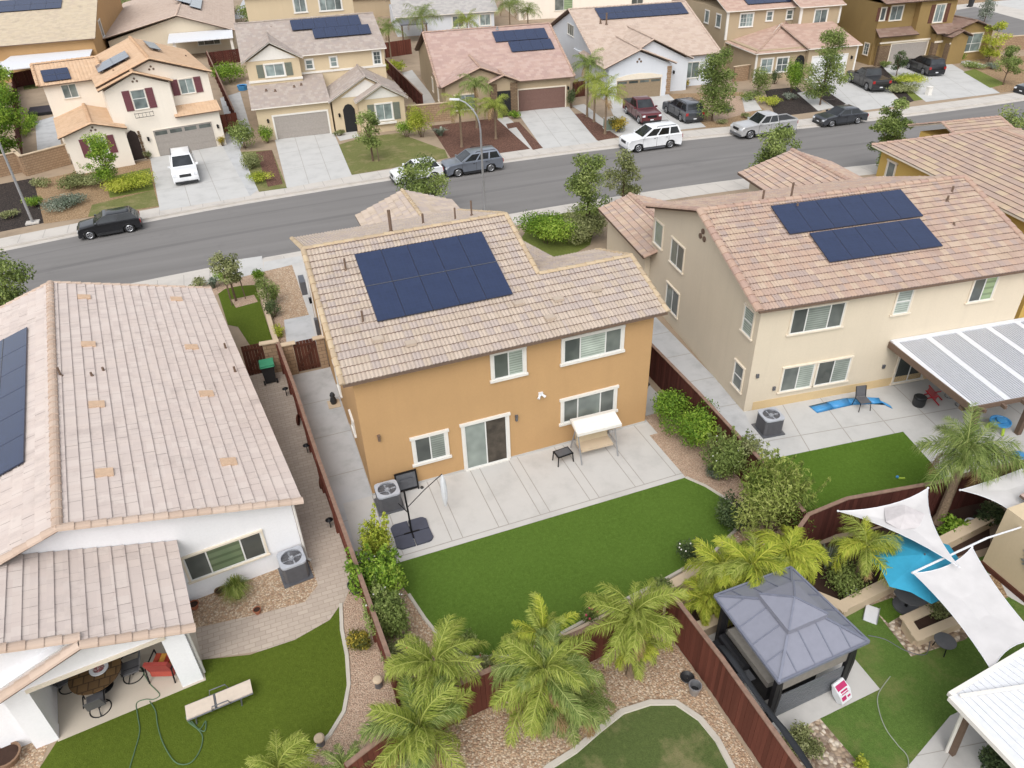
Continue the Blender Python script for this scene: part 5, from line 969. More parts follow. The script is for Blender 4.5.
# lounger on the turf, hose
o = thing('sun_lounger', 'pale beige sun lounger on the turf of the white house', 'sun lounger', (*G2(222, 706),), 5); mb = MB(); mb.ext([(-.95, -.24, .3), (-.15, -.24, .3), (-.15, .24, .3), (-.95, .24, .3)], (0, 0, .05)); mb.ext([(-.08, -.24, .3), (.95, -.24, .34), (.95, .24, .34), (-.08, .24, .3)], (0, 0, .05)); mb.build('sling', m_plain('beige_sling', S(222, 206, 188, .8), .8, var=.05), o); mb = MB(); mb.tube([(-.95, -.26, .3), (.95, -.26, .34)], .02); mb.tube([(-.95, .26, .3), (.95, .26, .34)], .02); mb.box(-.14, -.09, -.24, .24, .29, .355); mb.build('frame', M['metal_grey'], o)
for x in (-.7, .6): mb = MB(); mb.tube([(x, -.26, .32), (x-.05, -.28, .02), (x-.05, .28, .02), (x, .26, .32)], .02); mb.build('leg', M['metal_grey'], o)
for y in (-.28, .28): mb = MB(); mb.tube([(-.25, y, .3), (-.2, y*1.05, .52), (.25, y*1.05, .52), (.3, y, .32)], .018); mb.build('armrest', M['metal_grey'], o)
def bez(pts, n=8):
    P = [Vector(p) for p in pts]; out = []
    for i in range(len(P)-1):
        p0, p1, p2, p3 = P[max(i-1, 0)], P[i], P[i+1], P[min(i+2, len(P)-1)]
        for k in range(n):
            t = k/n; out.append(.5*((2*p1)+(-p0+p2)*t+(2*p0-5*p1+4*p2-p3)*t*t+(-p0+3*p1-3*p2+p3)*t**3))
    return out+[P[-1]]
HOSE = m_plain('green_hose', S(96, 128, 96, .7), .5)
mb = MB(); mb.tube(bez([(*G2(x, y), .035) for x, y in [(141, 668), (150, 684), (160, 695), (154, 700), (146, 700), (137, 704), (138, 716), (140, 732), (135, 752), (130, 770), (126, 800)]]), .016, 6); mb.build('hose', HOSE); tag(bpy.data.objects['hose'], 'dark garden hose coming out of the covered patio towards the bottom edge', 'hose')
mb = MB(); mb.tube(bez([(*G2(x, y), .045) for x, y in [(150, 702), (156, 712), (158, 726), (164, 745), (176, 763), (190, 764), (200, 752), (203, 738), (198, 730), (190, 724), (186, 718)]]), .016, 6); mb.tube(bez([(*G2(x, y), .05) for x, y in [(186, 718), (196, 728), (205, 732), (206, 722), (200, 730), (192, 722)]]), .016, 6); o = mb.build('hose', HOSE); tag(o, 'pale green garden hose looped on the turf below the sun lounger', 'hose')
# ------------------------------------------------------------------ bottom middle
o = thing('bucket', 'grey bucket on the tan pebbles beside the gazebo fence', 'bucket', (*G2(694, 693),)); mb = MB(); mb.lathe([(.13, 0), (.19, .36), (.2, .36), (.2, .4), (.17, .4), (.13, .1)], 18, caps=False); mb.build('body', M['galv'], o); mb = MB(); mb.lathe([(.14, .15), (.01, .16)], 16, caps=False); mb.build('soil', M['dark'], o)
o = thing('drip_basin', 'black round basin behind the grey bucket on the tan pebbles', 'basin', (*G2(687, 679),)); mb = MB(); mb.lathe([(.16, 0), (.22, .1), (.2, .12), (.12, .04), (.01, .04)], 18, caps=False); mb.build('body', M['black_plastic'], o)
# ------------------------------------------------------------------ right house yard
def parent_house(o): o.rotation_euler = (0, 0, rad(-7)); return o
o = thing('patio_cover', 'white ribbed patio cover on brown posts at the back of the cream house', 'patio cover', (16.72, -1.03), -7); mb = MB(); x0, x1, y1 = 6.75, 14.2, -4.95
for k in range(62):
    x = x0+(x1-x0)*k/62; w = (x1-x0)/62; mb.ext([(x, -.03, 2.52), (x+w*.55, -.03, 2.52), (x+w*.55, y1, 2.34), (x, y1, 2.34)], (0, 0, .05)); mb.ext([(x+w*.55, -.03, 2.52), (x+w, -.03, 2.52), (x+w, y1, 2.34), (x+w*.55, y1, 2.34)], (0, 0, .02))
mb.build('roof_panel', m_plain('grey_white_panels', S(196, 198, 204, .8), .5, var=.04), o); mb = MB()
for q in (.0, .22, .43, .64, .85): x = x0+(x1-x0)*q; mb.ext([(x, -.03, 2.575), (x+.28, -.03, 2.575), (x+.28, y1, 2.395), (x, y1, 2.395)], (0, 0, .012))
mb.box(x0, x1, -.25, -.02, 2.56, 2.62); mb.build('flashing', M['white_metal'], o); mb = MB(); mb.box(x0-.06, x0, y1, -.03, 2.25, 2.55); mb.box(x0-.06, x1, y1-.08, y1-.02, 2.2, 2.4)
for k in range(8): x = x0+.5+k*.95; mb.ext([(x, -.1, 2.35), (x+.1, -.1, 2.35), (x+.1, y1-.3, 2.17), (x, y1-.3, 2.17)], (0, 0, .15))
mb.box(x0, x1, -4.7, -4.5, 2.0, 2.17); mb.build('beam', M['fascia'], o)
for x in (7.7, 10.3, 13.4): mb = MB(); mb.box(x-.1, x+.1, -4.7, -4.5, 0, 2.0); mb.build('post', M['fascia'], o)
SKY = m_plain('blue_plastic', S(70, 160, 224, .75), .4); LIME = m_plain('lime_plastic', S(190, 220, 60, .75), .4); REDP = m_plain('red_plastic', S(190, 30, 50, .7), .4)
o = thing('garden_chair', 'single dark grey garden chair on the patio of the cream house', 'chair', (*G2(861, 408),), -12); mb = MB()
for x in (-.24, .24): mb.tube([(x*1.15, -.28, 0), (x, -.22, .44), (x, .22, .44), (x*1.15, .3, 0)], .018); mb.tube([(x, .22, .44), (x, .38, .95)], .018)
mb.build('frame', M['metal_dark'], o); mb = MB(); mb.box(-.25, .25, -.24, .24, .43, .46); mb.build('seat', M['ac_body'], o); mb = MB(); mb.ext([(-.24, .24, .47), (.24, .24, .47), (.24, .39, .95), (-.24, .39, .95)], (0, .02, 0)); mb.build('backrest', M['ac_body'], o)
mb = MB(); P = [G2(x, y) for x, y in [(813, 410), (830, 406), (848, 402), (866, 401), (880, 402), (888, 406)]]
for i in range(len(P)-1):
    a, b = P[i], P[i+1]; z = [.05, .12, .07, .14, .06, .1][i]; mb.grid([[(a[0], a[1]-.28, .02), (a[0], a[1]-.12, z+.03), (a[0], a[1]+.12, z), (a[0], a[1]+.3, .02)], [(b[0], b[1]-.28, .02), (b[0], b[1]-.12, .16-z), (b[0], b[1]+.12, z+.02), (b[0], b[1]+.3, .02)]])
o = mb.build('water_slide', SKY, smooth=True); tag(o, 'crumpled light blue water slide sheet lying along the cream house wall', 'water slide')
o = thing('storage_stool', 'black rounded stool beside the red folding chair on the patio', 'stool', (*G2(918, 405),)); mb = MB(); mb.lathe([(.24, 0), (.27, .1), (.27, .42), (.24, .48), (.01, .49)], 18); mb.build('body', M['black_plastic'], o); mb = MB(); mb.lathe([(.28, .4), (.28, .44)], 18); mb.build('rim', M['metal_dark'], o)
o = thing('folding_chair', 'red folded chair frame lying beside the black stool', 'chair', (*G2(931, 400),), 30); mb = MB()
for x in (-.25, .25): mb.tube([(x, -.4, .02), (x, .3, .55)], .03); mb.tube([(x, .35, .02), (x, -.25, .45)], .03)
mb.build('frame', REDP, o); mb = MB(); mb.ext([(-.24, -.2, .18), (.24, -.2, .18), (.24, .25, .5), (-.24, .25, .5)], (0, 0, .03)); mb.build('seat', REDP, o)
for k, (px, py) in enumerate(((951, 396), (962, 405))): mb = MB(); mb.tube([(.3*math.cos(t*math.pi/10), .22*math.sin(t*math.pi/10), .03) for t in range(21)], .018, 6); o = mb.build('coiled_hose', M['metal_grey']); o.location = (*G2(px, py), 0); tag(o, ['thin grey hose ring on the patio nearest the red folded chair', 'thin grey hose ring on the patio nearest the ribbed cover'][k], 'hose')
o = thing('water_table', 'blue and lime toy water table under the ribbed patio cover', 'toy', (*G2(997, 430),), 10); mb = MB(); mb.lathe([(.3, .38), (.42, .42), (.42, .5), (.38, .5), (.34, .44), (.01, .43)], 20, caps=False); mb.lathe([(.2, .5), (.2, .55), (.01, .56)], 14, (.05, 0, 0)); mb.build('basin', SKY, o)
for a in (0, 2.1, 4.2): mb = MB(); mb.tube([(.3*math.cos(a), .3*math.sin(a), .4), (.4*math.cos(a), .4*math.sin(a), 0)], .06); mb.build('leg', LIME, o)
mb = MB(); mb.ball((*G2(1019, 460), .18), .32, 8, 0, .55); o = mb.build('toy_pool', SKY, smooth=True); tag(o, 'blue plastic toy on the patio at the right edge', 'toy')
mb = MB(); x, y = G2(901, 479); mb.bar((x-.1, y+.03, .05), (x+.12, y-.06, .05), .06, .05); o = mb.build('toy', LIME); tag(o, 'tiny lime toy on the small lawn of the cream house', 'toy')
mb = MB(); x, y = G2(897, 478); mb.ball((x, y, .06), .06, 6); o = mb.build('ball', SKY); tag(o, 'tiny pale blue ball on the small lawn of the cream house', 'ball')
# ------------------------------------------------------------------ gazebo garden
GZ = m_plain('gazebo_steel_roof', S(148, 150, 164, .78), .4, .2, .04); GF = m_plain('gazebo_dark_frame', (.022, .022, .025, 1), .5, .3)
o = thing('gazebo', 'grey hard top gazebo with two tier roof on dark posts beside the red fence', 'gazebo', (9.88, -12.45), 0)
c = [(-1.52, -1.58), (1.6, -1.45), (1.32, 1.6), (-1.48, 1.55)]; ze, za = 2.3, 3.1; cen = (0, 0); rf = MB(); inner = [(x*.3, y*.3) for x, y in c]; zi = ze+(za-ze)*.72
for i in range(4):
    a, b = c[i], c[(i+1) % 4]; p, q = inner[i], inner[(i+1) % 4]; rf.poly([(*a, ze), (*b, ze), (*q, zi), (*p, zi)]); rf.poly([(*a, ze), (*a, ze-.08), (*b, ze-.08), (*b, ze)])
up = [(x*.44, y*.44) for x, y in c]
for i in range(4):
    a, b = up[i], up[(i+1) % 4]; rf.poly([(*a, zi+.1), (*b, zi+.1), (0, 0, za+.2)]); rf.poly([(*a, zi+.1), (*a, zi-.06), (*b, zi-.06), (*b, zi+.1)])
rf.build('roof', GZ, o); rb = MB()
for i in range(4):
    a, b = Vector((*c[i], ze)), Vector((*c[(i+1) % 4], ze)); p, q = Vector((*inner[i], zi)), Vector((*inner[(i+1) % 4], zi)); rb.bar(a+Vector((0, 0, .02)), p+Vector((0, 0, .02)), .07, .05); rb.bar(a, b, .06, .09)
    for t in (.2, .4, .6, .8): st = a.lerp(b, t); en = p.lerp(q, min(max((t-.35)/.3, 0), 1)) if .35 < t < .65 else (a.lerp(p, t/.35*1.0) if t < .35 else b.lerp(q, (1-t)/.35)); rb.bar(st+Vector((0, 0, .012)), en+Vector((0, 0, .012)), .03, .03)
    rb.bar(Vector((*up[i], zi+.11)), (0, 0, za+.21), .05, .04)
rb.build('roof_rib', m_plain('gazebo_rib', S(126, 130, 146, .8), .45, .1), o)
PC = [(x*.84, y*.84) for x, y in c]
for x, y in PC: mb = MB(); mb.box(x-.07, x+.07, y-.07, y+.07, .02, ze+.02); mb.box(x-.13, x+.13, y-.13, y+.13, .02, .06); mb.build('post', GF, o)
for x, y in PC: mb = MB(); mb.tube([(x+.1, y+.02, .1), (x+.14, y+.04, 1.2), (x+.1, y+.05, 2.2)], [.1, .13, .09], 8); mb.build('gathered_net', GF, o)
mb = MB()
for k in range(7): mb.bar((PC[0][0]+.1, PC[0][1]-.02, .12+k*.15), (PC[1][0]-.1, PC[1][1]-.02, .12+k*.15), .025, .135)
mb.build('slat_panel', m_plain('grey_slats', S(112, 116, 122, .75), .5), o)
mb = MB(); mb.ext([(PC[0][0], PC[0][1], 1.3), (PC[1][0], PC[1][1], 1.3), (PC[1][0], PC[1][1], 2.0), (PC[0][0], PC[0][1], 2.0)], (0, .04, 0)); mb.build('rolled_screen', m_plain('taupe_screen', S(150, 144, 136, .75), .8), o)
o = thing('hot_tub', 'taupe covered hot tub under the grey gazebo', 'hot tub', (9.75, -12.3)); mb = MB(); mb.box(-.85, .95, -.95, .95, .02, .78); mb.build('cabinet', GF, o); mb = MB(); mb.box(-.95, 1.0, -1.0, 1.0, .78, 1.0); mb.build('cover', m_plain('taupe_cover', S(166, 160, 152, .8), .8), o)
o = thing('bar_cart', 'dark metal barbecue cart between the fence and the hot tub', 'barbecue', (8.42, -12.0), 90); mb = MB(); mb.box(-.6, .6, -.25, .25, .55, .85); mb.tube([(-.6, -.12, .9), (.6, -.12, .9), ], .16, 10); mb.build('firebox', GF, o); mb = MB()
mb.box(-.95, -.61, -.25, .25, .8, .83); mb.build('side_shelf', M['metal_grey'], o)
for x in (-.55, .55):
    for y in (-.2, .2): MB().tube([(x, y, .02), (x, y, .55)], .025).build('leg', M['metal_grey'], o)
NET = m_plain('black_shade_cloth', (.02, .022, .026, 1), .9); mb = MB(); rr = []
for k in range(14): y = -12.2-k*.55; j = random.uniform(-.05, .05); rr.append([(7.74+j*.2, y, 1.9), (7.95+j, y, 1.82), (8.12+j, y, 1.5+random.uniform(-.1, .1)), (8.1+j, y, 1.44), (7.9+j, y, 1.75)])
mb.grid(rr); o = mb.build('shade_cloth', NET, smooth=True); tag(o, 'black shade cloth draped along the inside of the gazebo fence', 'shade cloth')
o = thing('charcoal_bag', 'pink and white printed bag leaning back at the corner of the gazebo slab', 'bag', (*G2(844, 702),), 12); o.rotation_euler.x = rad(-38); o.location.z = .08; mb = MB(); mb.grid([[(-.22, -.1, .0), (.22, -.1, .0), (.22, .1, .0), (-.22, .1, .0)], [(-.25, -.14, .3), (.25, -.14, .3), (.25, .12, .3), (-.25, .12, .3)], [(-.22, -.02, .62), (.22, -.02, .62), (.22, .03, .62), (-.22, .03, .62)]]); mb.build('sack', M['white_metal'], o); PK = m_plain('magenta_print', S(206, 44, 112, .75), .5); mb = MB(); 
for (x0, x1, z0, z1) in ((-.2, .2, .4, .55), (-.14, .14, .26, .36), (-.18, .0, .08, .2), (.06, .18, .1, .16)): mb.ext([(x0, -.142+max(z0-.3, 0)*.36 if z0 > .3 else -.1-.133*z0, z0), (x1, -.142+max(z0-.3, 0)*.36 if z0 > .3 else -.1-.133*z0, z0), (x1, -.142+max(z1-.3, 0)*.36 if z1 > .3 else -.1-.133*z1, z1), (x0, -.142+max(z1-.3, 0)*.36 if z1 > .3 else -.1-.133*z1, z1)], (0, -.008, 0))
mb.build('print', PK, o)
o = thing('tray', 'white shallow tray on the lawn beside the pebbles', 'tray', (*G2(871, 615),), 40); mb = MB(); mb.box(-.35, .35, -.2, .2, .02, .05); mb.build('sheet', M['white_metal'], o); mb = MB(); mb.box(-.35, .35, -.22, -.2, .02, .1); mb.box(-.35, .35, .2, .22, .02, .1); mb.build('rim', M['galv'], o)
wall('tan L shaped raised planter wall behind the gazebo', [(7.85, -10.6), (10.6, -10.4), G2(806, 592, .45), G2(842, 607, .45), G2(895, 580, .45)], .45, .28, 'cap', 'planter_wall', cat='planter'); wall('tan raised planter wall with potted plants below the palm', [G2(934, 553), G2(990, 524)], .45, .28, 'cap', 'planter_wall', cat='planter')
o = wall('small tan raised bed with shrubs beside the pebbles under the white sail', [G2(903, 628), G2(914, 645), G2(978, 618), G2(963, 600), G2(903, 628)], .4, .2, 'cap', 'planter_wall', cat='planter'); mb = MB(); mb.prism([G2(906, 630), G2(915, 642), G2(973, 618), G2(963, 604)], .02, .3); mb.build('soil', M['soil'], o)
o = thing('garden_stool', 'dark round stool top at the corner of the pebble bed', 'stool', (*G2(941, 650),)); mb = MB(); mb.lathe([(.01, .42), (.3, .42), (.32, .46), (.01, .48)], 22); mb.build('seat', M['ac_body'], o)
for a in (0, 2.1, 4.2): mb = MB(); mb.tube([(.2*math.cos(a), .2*math.sin(a), .42), (.26*math.cos(a), .26*math.sin(a), 0)], .018); mb.build('leg', M['metal_dark'], o)
o = thing('garden_table', 'dark round table in the shade of the turquoise umbrella', 'table', (*G2(905, 608),)); mb = MB(); mb.lathe([(.01, .7), (.5, .7), (.52, .73), (.01, .74)], 26); mb.build('tabletop', M['ac_body'], o); mb = MB(); mb.lathe([(.35, .02), (.3, .06), (.05, .1), (.05, .7)], 16); mb.build('pedestal', M['metal_dark'], o)
o = thing('patio_umbrella', 'turquoise patio umbrella between the two white shade sails', 'umbrella', (*G2(905, 607),)); mb = MB(); n = 8; R = 1.55; zt = 2.3; zb = 1.8; q_ = Vector(G(922, 561, 2.0))-o.location; cx, cy = q_.x, q_.y
ring = [(cx+R*math.cos(2*math.pi*k/n+.2), cy+R*math.sin(2*math.pi*k/n+.2), zb) for k in range(n)]; mids = []
for k in range(n):
    a, b = Vector(ring[k]), Vector(ring[(k+1) % n]); m_ = (a+b)/2; m_ = Vector((cx, cy, zb))+(m_-Vector((cx, cy, zb)))*.93+Vector((0, 0, .03)); mids.append(m_); top = (cx, cy, zt); mb.poly([a, m_, top]); mb.poly([m_, b, top])
mb.build('canopy', m_plain('turquoise_canvas', S(40, 166, 204, .75), .8, var=.05), o); mb = MB(); mb.tube([(0, 0, .02), (cx*.4, cy*.4, .9), (cx, cy, 2.33)], .03)
for k in range(n): mb.tube([(cx, cy, zt-.06), (ring[k][0], ring[k][1], zb-.02)], .012, 5)
mb.lathe([(.4, .02), (.4, .08), (.08, .12)], 18); mb.build('pole', M['metal_grey'], o)
def sail(label, corners, sag=.14, mat=None, n=8):
    """cloth panel with scalloped edges between its corner rings"""
    P = [Vector(c) for c in corners]; cen = sum(P, Vector())/len(P); edge = []
    for i in range(len(P)):
        a, b = P[i], P[(i+1) % len(P)]; m_ = (a+b)/2
        for k in range(n): t = k/n; edge.append(a.lerp(b, t)+(cen-m_)*sag*4*t*(1-t))
    mb = MB(); rings = []
    for s_ in (1, .75, .5, .25): rings.append([tuple(cen+(e-cen)*s_-Vector((0, 0, .12*(1-s_)))) for e in edge])
    mb.grid(rings, caps=False); mb.poly(rings[-1])
    o = thing('shade_sail', label, 'shade sail'); mb.build('cloth', mat, o, smooth=True); r = MB()
    for i in range(len(edge)): r.tube([edge[i], edge[(i+1) % len(edge)]], .012, 4)
    for p in P: r.ball(tuple(p), .04, 5)
    r.build('hem', M['white_metal'], o); return o
SAIL = m_plain('white_shade_cloth', S(224, 221, 220, .78), .85, var=.06, nscale=2)
sail('white shade sail carrying a grey folded cloth, left of the palm trunk', [G(838, 511, 2.3), G(928, 488, 2.75), G(959, 567, 2.7)], .26, SAIL); sail('large white shade sail beside the turquoise umbrella reaching down to the patio roof', [G(913, 573, 2.45), G(972, 547, 2.45), G(1040, 640, 2.6), G(992, 671, 2.6)], .14, SAIL); sail('pale shade sail at the right edge behind the palm', [G(960, 490, 2.4), G(1060, 452, 2.6), G(1060, 500, 2.6), G(1012, 512, 2.4)], .12, SAIL)
mb = MB(); pts = [Vector(G(x, y, z)) for x, y, z in ((884, 508, 2.5), (905, 505, 2.75), (925, 514, 2.65), (922, 527, 2.55), (900, 530, 2.5), (886, 522, 2.5))]; cen = sum(pts, Vector())/6; 
for i in range(6): mb.poly([pts[i], pts[(i+1) % 6], cen+Vector((0, 0, .16))])
o = mb.build('folded_cloth', m_plain('grey_white_cloth', S(206, 200, 200, .8), .85), smooth=True); tag(o, 'greyish folded cloth lying on the upper white shade sail', 'cloth')
mb = MB(); a, b = Vector(G(912, 573, 2.5)), Vector(G(987, 538, 2.5)); mb.tube([a, b], .035); c0 = a.lerp(b, .3); mb.tube([b, Vector((19.05, b.y, 2.4))], .03); o = mb.build('sail_pole', M['white_metal']); tag(o, 'white pole reaching from the beige wall over the turquoise umbrella', 'pole')
# neighbour's house at the right edge and patio roof in the corner
f = House('house', 'beige stucco house wall with metal flower ornament at the right edge', (0, 0), 0, 'beige_stucco', 'roof_rose', 'ridge_rose', 'fascia'); f.block(19.0, 26, -22, -11.7, .02, 2.7); f.face((18.75, -11.4, 2.75), (18.75, -22.3, 2.75), (22.5, -22.3, 4.0), (22.5, -11.4, 4.0)) if False else f.face((19.9, -11.4, 2.72), (19.9, -22.3, 2.72), (24, -22.3, 3.6), (24, -11.4, 3.6)); f.box('base_trim', M['gate'], 18.93, 18.998, -22, -11.68, .02, .2)
mb = MB()
for k, (y, z) in enumerate(((-12.9, 1.75), (-13.2, 1.55), (-12.95, 1.4), (-13.35, 1.8), (-13.5, 1.4))):
    for t in range(6): a = 2*math.pi*t/6; mb.ext([(18.97, y, z), (18.97, y+.15*math.cos(a-.3), z+.15*math.sin(a-.3)), (18.97, y+.2*math.cos(a), z+.2*math.sin(a)), (18.97, y+.15*math.cos(a+.3), z+.15*math.sin(a+.3))], (-.015, 0, 0))
    mb.tube([(18.96, y, z-.2), (18.96, -13.2, 1.05)], .012, 5)
mb.build('wall_ornament', M['galv'], f.root); f.finish()
o = thing('patio_cover', 'white patio roof with gutter in the bottom right corner', 'patio cover'); z = 2.6; A, B_, C_, D = G(951, 697, z), G(1060, 632, z), (19, -21.5, z), (12.0, -21.5, z); mb = MB(); n = 22
for k in range(n):
    t0, t1 = k/n, (k+.92)/n; A0, A1 = Vector(A).lerp(Vector(B_), t0), Vector(A).lerp(Vector(B_), t1); D0, D1 = Vector(D).lerp(Vector(C_), t0), Vector(D).lerp(Vector(C_), t1); mb.ext([A0, A1, D1, D0], (0, 0, .05))
mb.ext([Vector(A), Vector(B_), Vector(C_), Vector(D)], (0, 0, .03)); mb.build('roof_panel', M['white_metal'], o); mb = MB(); mb.bar(Vector(A)+Vector((0, .05, 0)), Vector(B_)+Vector((0, .05, 0)), .12, .14); mb.bar(Vector(A)+Vector((-.05, 0, 0)), Vector(D)+Vector((-.05, 0, 0)), .12, .14); mb.bar(Vector(A)+Vector((.15, -.1, .1)), Vector(A)+Vector((3.6, -.9, .12)), .08, .06); mb.build('gutter', M['white_trim'], o); p = G2(946, 752); mb = MB(); mb.bar((p[0]+.1, p[1]-.1, .02), (A[0]+.35, A[1]-.35, z), .14, .14); mb.build('post', M['fascia'], o); mb = MB(); mb.tube([(p[0], p[1], .04), (A[0]+.2, A[1]-.3, z)], .05); mb.build('downspout', M['white_trim'], o)
mb = MB(); mb.tube(bez([(*G2(x, y), .03) for x, y in [(868, 636), (885, 640), (905, 651), (925, 655), (930, 640)]]), .014, 5); o = mb.build('hose', M['metal_grey']); tag(o, 'thin grey hose crossing the pebble bed beside the small raised bed', 'hose')
mb = MB(); mb.tube(bez([(*G2(x, y), .03) for x, y in [(890, 677), (878, 695), (879, 712), (886, 730), (897, 745), (908, 760), (905, 790)]]), .014, 5); o = mb.build('hose', m_plain('pale_hose', S(170, 176, 160, .75), .5)); tag(o, 'pale hose curving across the lawn beside the pink bag', 'hose')
# utility box, garden edging details
o = thing('utility_box', 'pale green utility cabinet beside the maroon pickup driveway', 'utility box', (*G2(611, 129),), -8); mb = MB(); mb.box(-.6, .6, -.5, .5, .05, .95); mb.build('cabinet', m_plain('sage_paint', S(150, 168, 150, .75), .5), o); mb = MB(); mb.box(-.66, .66, -.56, .56, .01, .06); mb.box(-.63, .63, -.53, .53, .95, 1.0); mb.build('plinth', M['sidewalk'], o)
o = thing('utility_pedestal', 'small white utility pedestal on the green strip before the dark pickup', 'utility box', (*G2(928, 95),)); mb = MB(); mb.box(-.25, .25, -.2, .2, 0, .75); mb.build('cabinet', M['white_trim'], o); mb = MB(); mb.box(-.28, .28, -.23, .23, .75, .82); mb.build('cap', M['white_trim'], o)
o = thing('rain_barrel', 'blue plastic tub in the side yard of the beige house', 'tub', (*G2(243, 90),)); mb = MB(); mb.lathe([(.5, .01), (.6, .5), (.6, .55), (.4, .5)], 14, caps=False); mb.build('tub', SKY, o); mb = MB(); mb.lathe([(.45, .3), (.01, .3)], 14, caps=False); mb.build('water', SKY, o)
o = thing('storage_box', 'dark flat cover on the side yard left of the white orange roofed house', 'cover', (*G2(45, 112),), 3); mb = MB(); mb.box(-1.5, 1.5, -1.6, 1.6, .02, .35); mb.build('cover', m_plain('dark_cover', S(70, 62, 70, .6), .9), o); mb = MB(); mb.box(-1.4, 1.4, -1.62, -1.6, .05, .3); mb.build('skirt', M['dark'], o)
# ------------------------------------------------------------------ cars
def car(label, loc, rot, kind, paint, L=4.6, W=1.85, H=1.5, wheelbase=None, r=.34, group='cars parked along the street', lower=None, rails=False, cover=None):
    wb = wheelbase or L*.59; o = thing('pickup_truck' if kind == 'pickup' else 'parked_car', label, 'pickup' if kind == 'pickup' else 'car', loc, rot, group)
    P = {'suv': dict(hood=.60, belt=.63, ws=.25, rf=.03, rr=-.41, rb=-.485), 'hatch': dict(hood=.62, belt=.66, ws=.24, rf=.03, rr=-.36, rb=-.47), 'sedan': dict(hood=.60, belt=.64, ws=.22, rf=.03, rr=-.25, rb=-.40), 'pickup': dict(hood=.60, belt=.63, ws=.21, rf=.06, rr=-.13, rb=-.16)}[kind]
    hz_, bz = P['hood']*H, P['belt']*H; xf = L*.5; xw = P['ws']*L; g = .2 if kind != 'pickup' else .3
    fx, rx = wb/2+L*.015, -wb/2+L*.015; ra = r+.07
    def arch(cx): return [(cx+ra*math.cos(t), max(r*.98+ra*math.sin(t), g)) for t in [math.pi*k/8 for k in range(9)]]
    tail = bz-.02 if kind != 'sedan' else bz-.03
    prof = [(xf-.06, g+.02), (xf, g+.16), (xf, hz_-.3), (xf-.05, hz_-.16), (xf-.22, hz_-.04), (xw, bz)]
    if kind == 'pickup': prof += [(P['rb']*L, bz), (P['rb']*L-.02, bz+.02), (-xf+.03, bz+.02), (-xf, bz-.05), (-xf, g+.15), (-xf+.06, g+.03)]
    else: prof += [(P['rb']*L, bz), (-xf+.06, tail), (-xf, tail-.12), (-xf, g+.2), (-xf+.07, g+.03)]
    prof += [(x, z) for x, z in reversed(arch(rx))] + [(x, z) for x, z in reversed(arch(fx))]
    cx = sum(p[0] for p in prof)/len(prof)
    def ring(y, k, dz):
        out = []
        for x, z in prof:
            xx = x*(1-.035*k) if abs(x) > L*.42 else x
            out.append((xx, y, z-dz*k if z > hz_-.35 else z))
        return out
    b = MB(); h = W/2; b.grid([ring(-h+.015, 1.1, .06), ring(-h, .75, .045), ring(-h+.07, .25, .015), ring(-h*.5, 0, 0), ring(h*.5, 0, 0), ring(h-.07, .25, .015), ring(h, .75, .045), ring(h-.015, 1.1, .06)])
    # cabin
    xr0, xr1 = P['rb']*L, P['rr']*L; xf0, xf1 = xw, P['rf']*L; w0, w1 = h-.075, h-.24; z0, z1 = bz-.03, H
    def rect(xa, xb, w, z): return [(xa, -w, z), (xb, -w, z), (xb, w, z), (xa, w, z)]
    k = .9; zc = z0+(z1-z0)*k
    lerp = lambda a, c, t: a+(c-a)*t
    b.grid([rect(xr0, xf0, w0, z0), rect(lerp(xr0, xr1, k), lerp(xf0, xf1, k), lerp(w0, w1, k), zc), rect(lerp(xr0, xr1, .97), lerp(xf0, xf1, 1.02)-.06, w1-.02, z1-.025), rect(xr1+.14, xf1-.22, w1-.12, z1)])
    if kind == 'pickup':
        pass
    bo = b.build('body', [paint], o, smooth=True); bv = bo.modifiers.new('bevel', 'BEVEL'); bv.width = .05; bv.segments = 3; bv.limit_method = 'ANGLE'; bv.angle_limit = rad(28); bv.harden_normals = True
    # bed of a pickup
    if kind == 'pickup':
        bed = MB(); x0, x1 = -xf+.08, P['rb']*L-.08
        if cover: bed.box(x0-.04, x1+.06, -h+.08, h-.08, bz+.022, bz+.06); bed.build('bed_cover', cover, o)
        else: bed.box(x0, x1, -h+.14, h-.14, bz+.021, bz+.03); bed.build('bed_floor', M['metal_dark'], o); e = MB(); e.box(x0-.06, x1+.02, -h+.07, -h+.14, bz+.0, bz+.1); e.box(x0-.06, x1+.02, h-.14, h-.07, bz, bz+.1); e.box(x0-.08, x0-.01, -h+.1, h-.1, bz, bz+.1); e.build('bed_rail', paint, o)
    def face(name, q, off, mat, s0=0, s1=1, t0=.1, t1=.88):
        a, c, d, e = [Vector(p) for p in q]; B = lambda s, t: (a*(1-s)+c*s)*(1-t)+(e*(1-s)+d*s)*t
        n = (c-a).cross(e-a).normalized()*off; mb = MB(); p = [B(s0, t0)+n, B(s1, t0)+n, B(s1, t1)+n, B(s0, t1)+n]; mb.grid([[x-n*1.5 for x in p], p]); return mb.build(name, mat, o)
    xrk, xfk, wk = lerp(xr0, xr1, k), lerp(xf0, xf1, k), lerp(w0, w1, k)
    face('windscreen', [(xf0, -w0, z0), (xf0, w0, z0), (xfk, wk, zc), (xfk, -wk, zc)], .008, M['car_glass'], .06, .94, .1, 1.0)
    face('rear_window', [(xr0, w0, z0), (xr0, -w0, z0), (xrk, -wk, zc), (xrk, wk, zc)], .008, M['car_glass'], .08, .92, .25, .95)
    n = 2 if kind in ('pickup', 'hatch') else (2 if kind == 'sedan' else 3); cuts = {2: [(.04, .46), (.5, .93)], 3: [(.05, .3), (.34, .62), (.66, .93)]}[n]
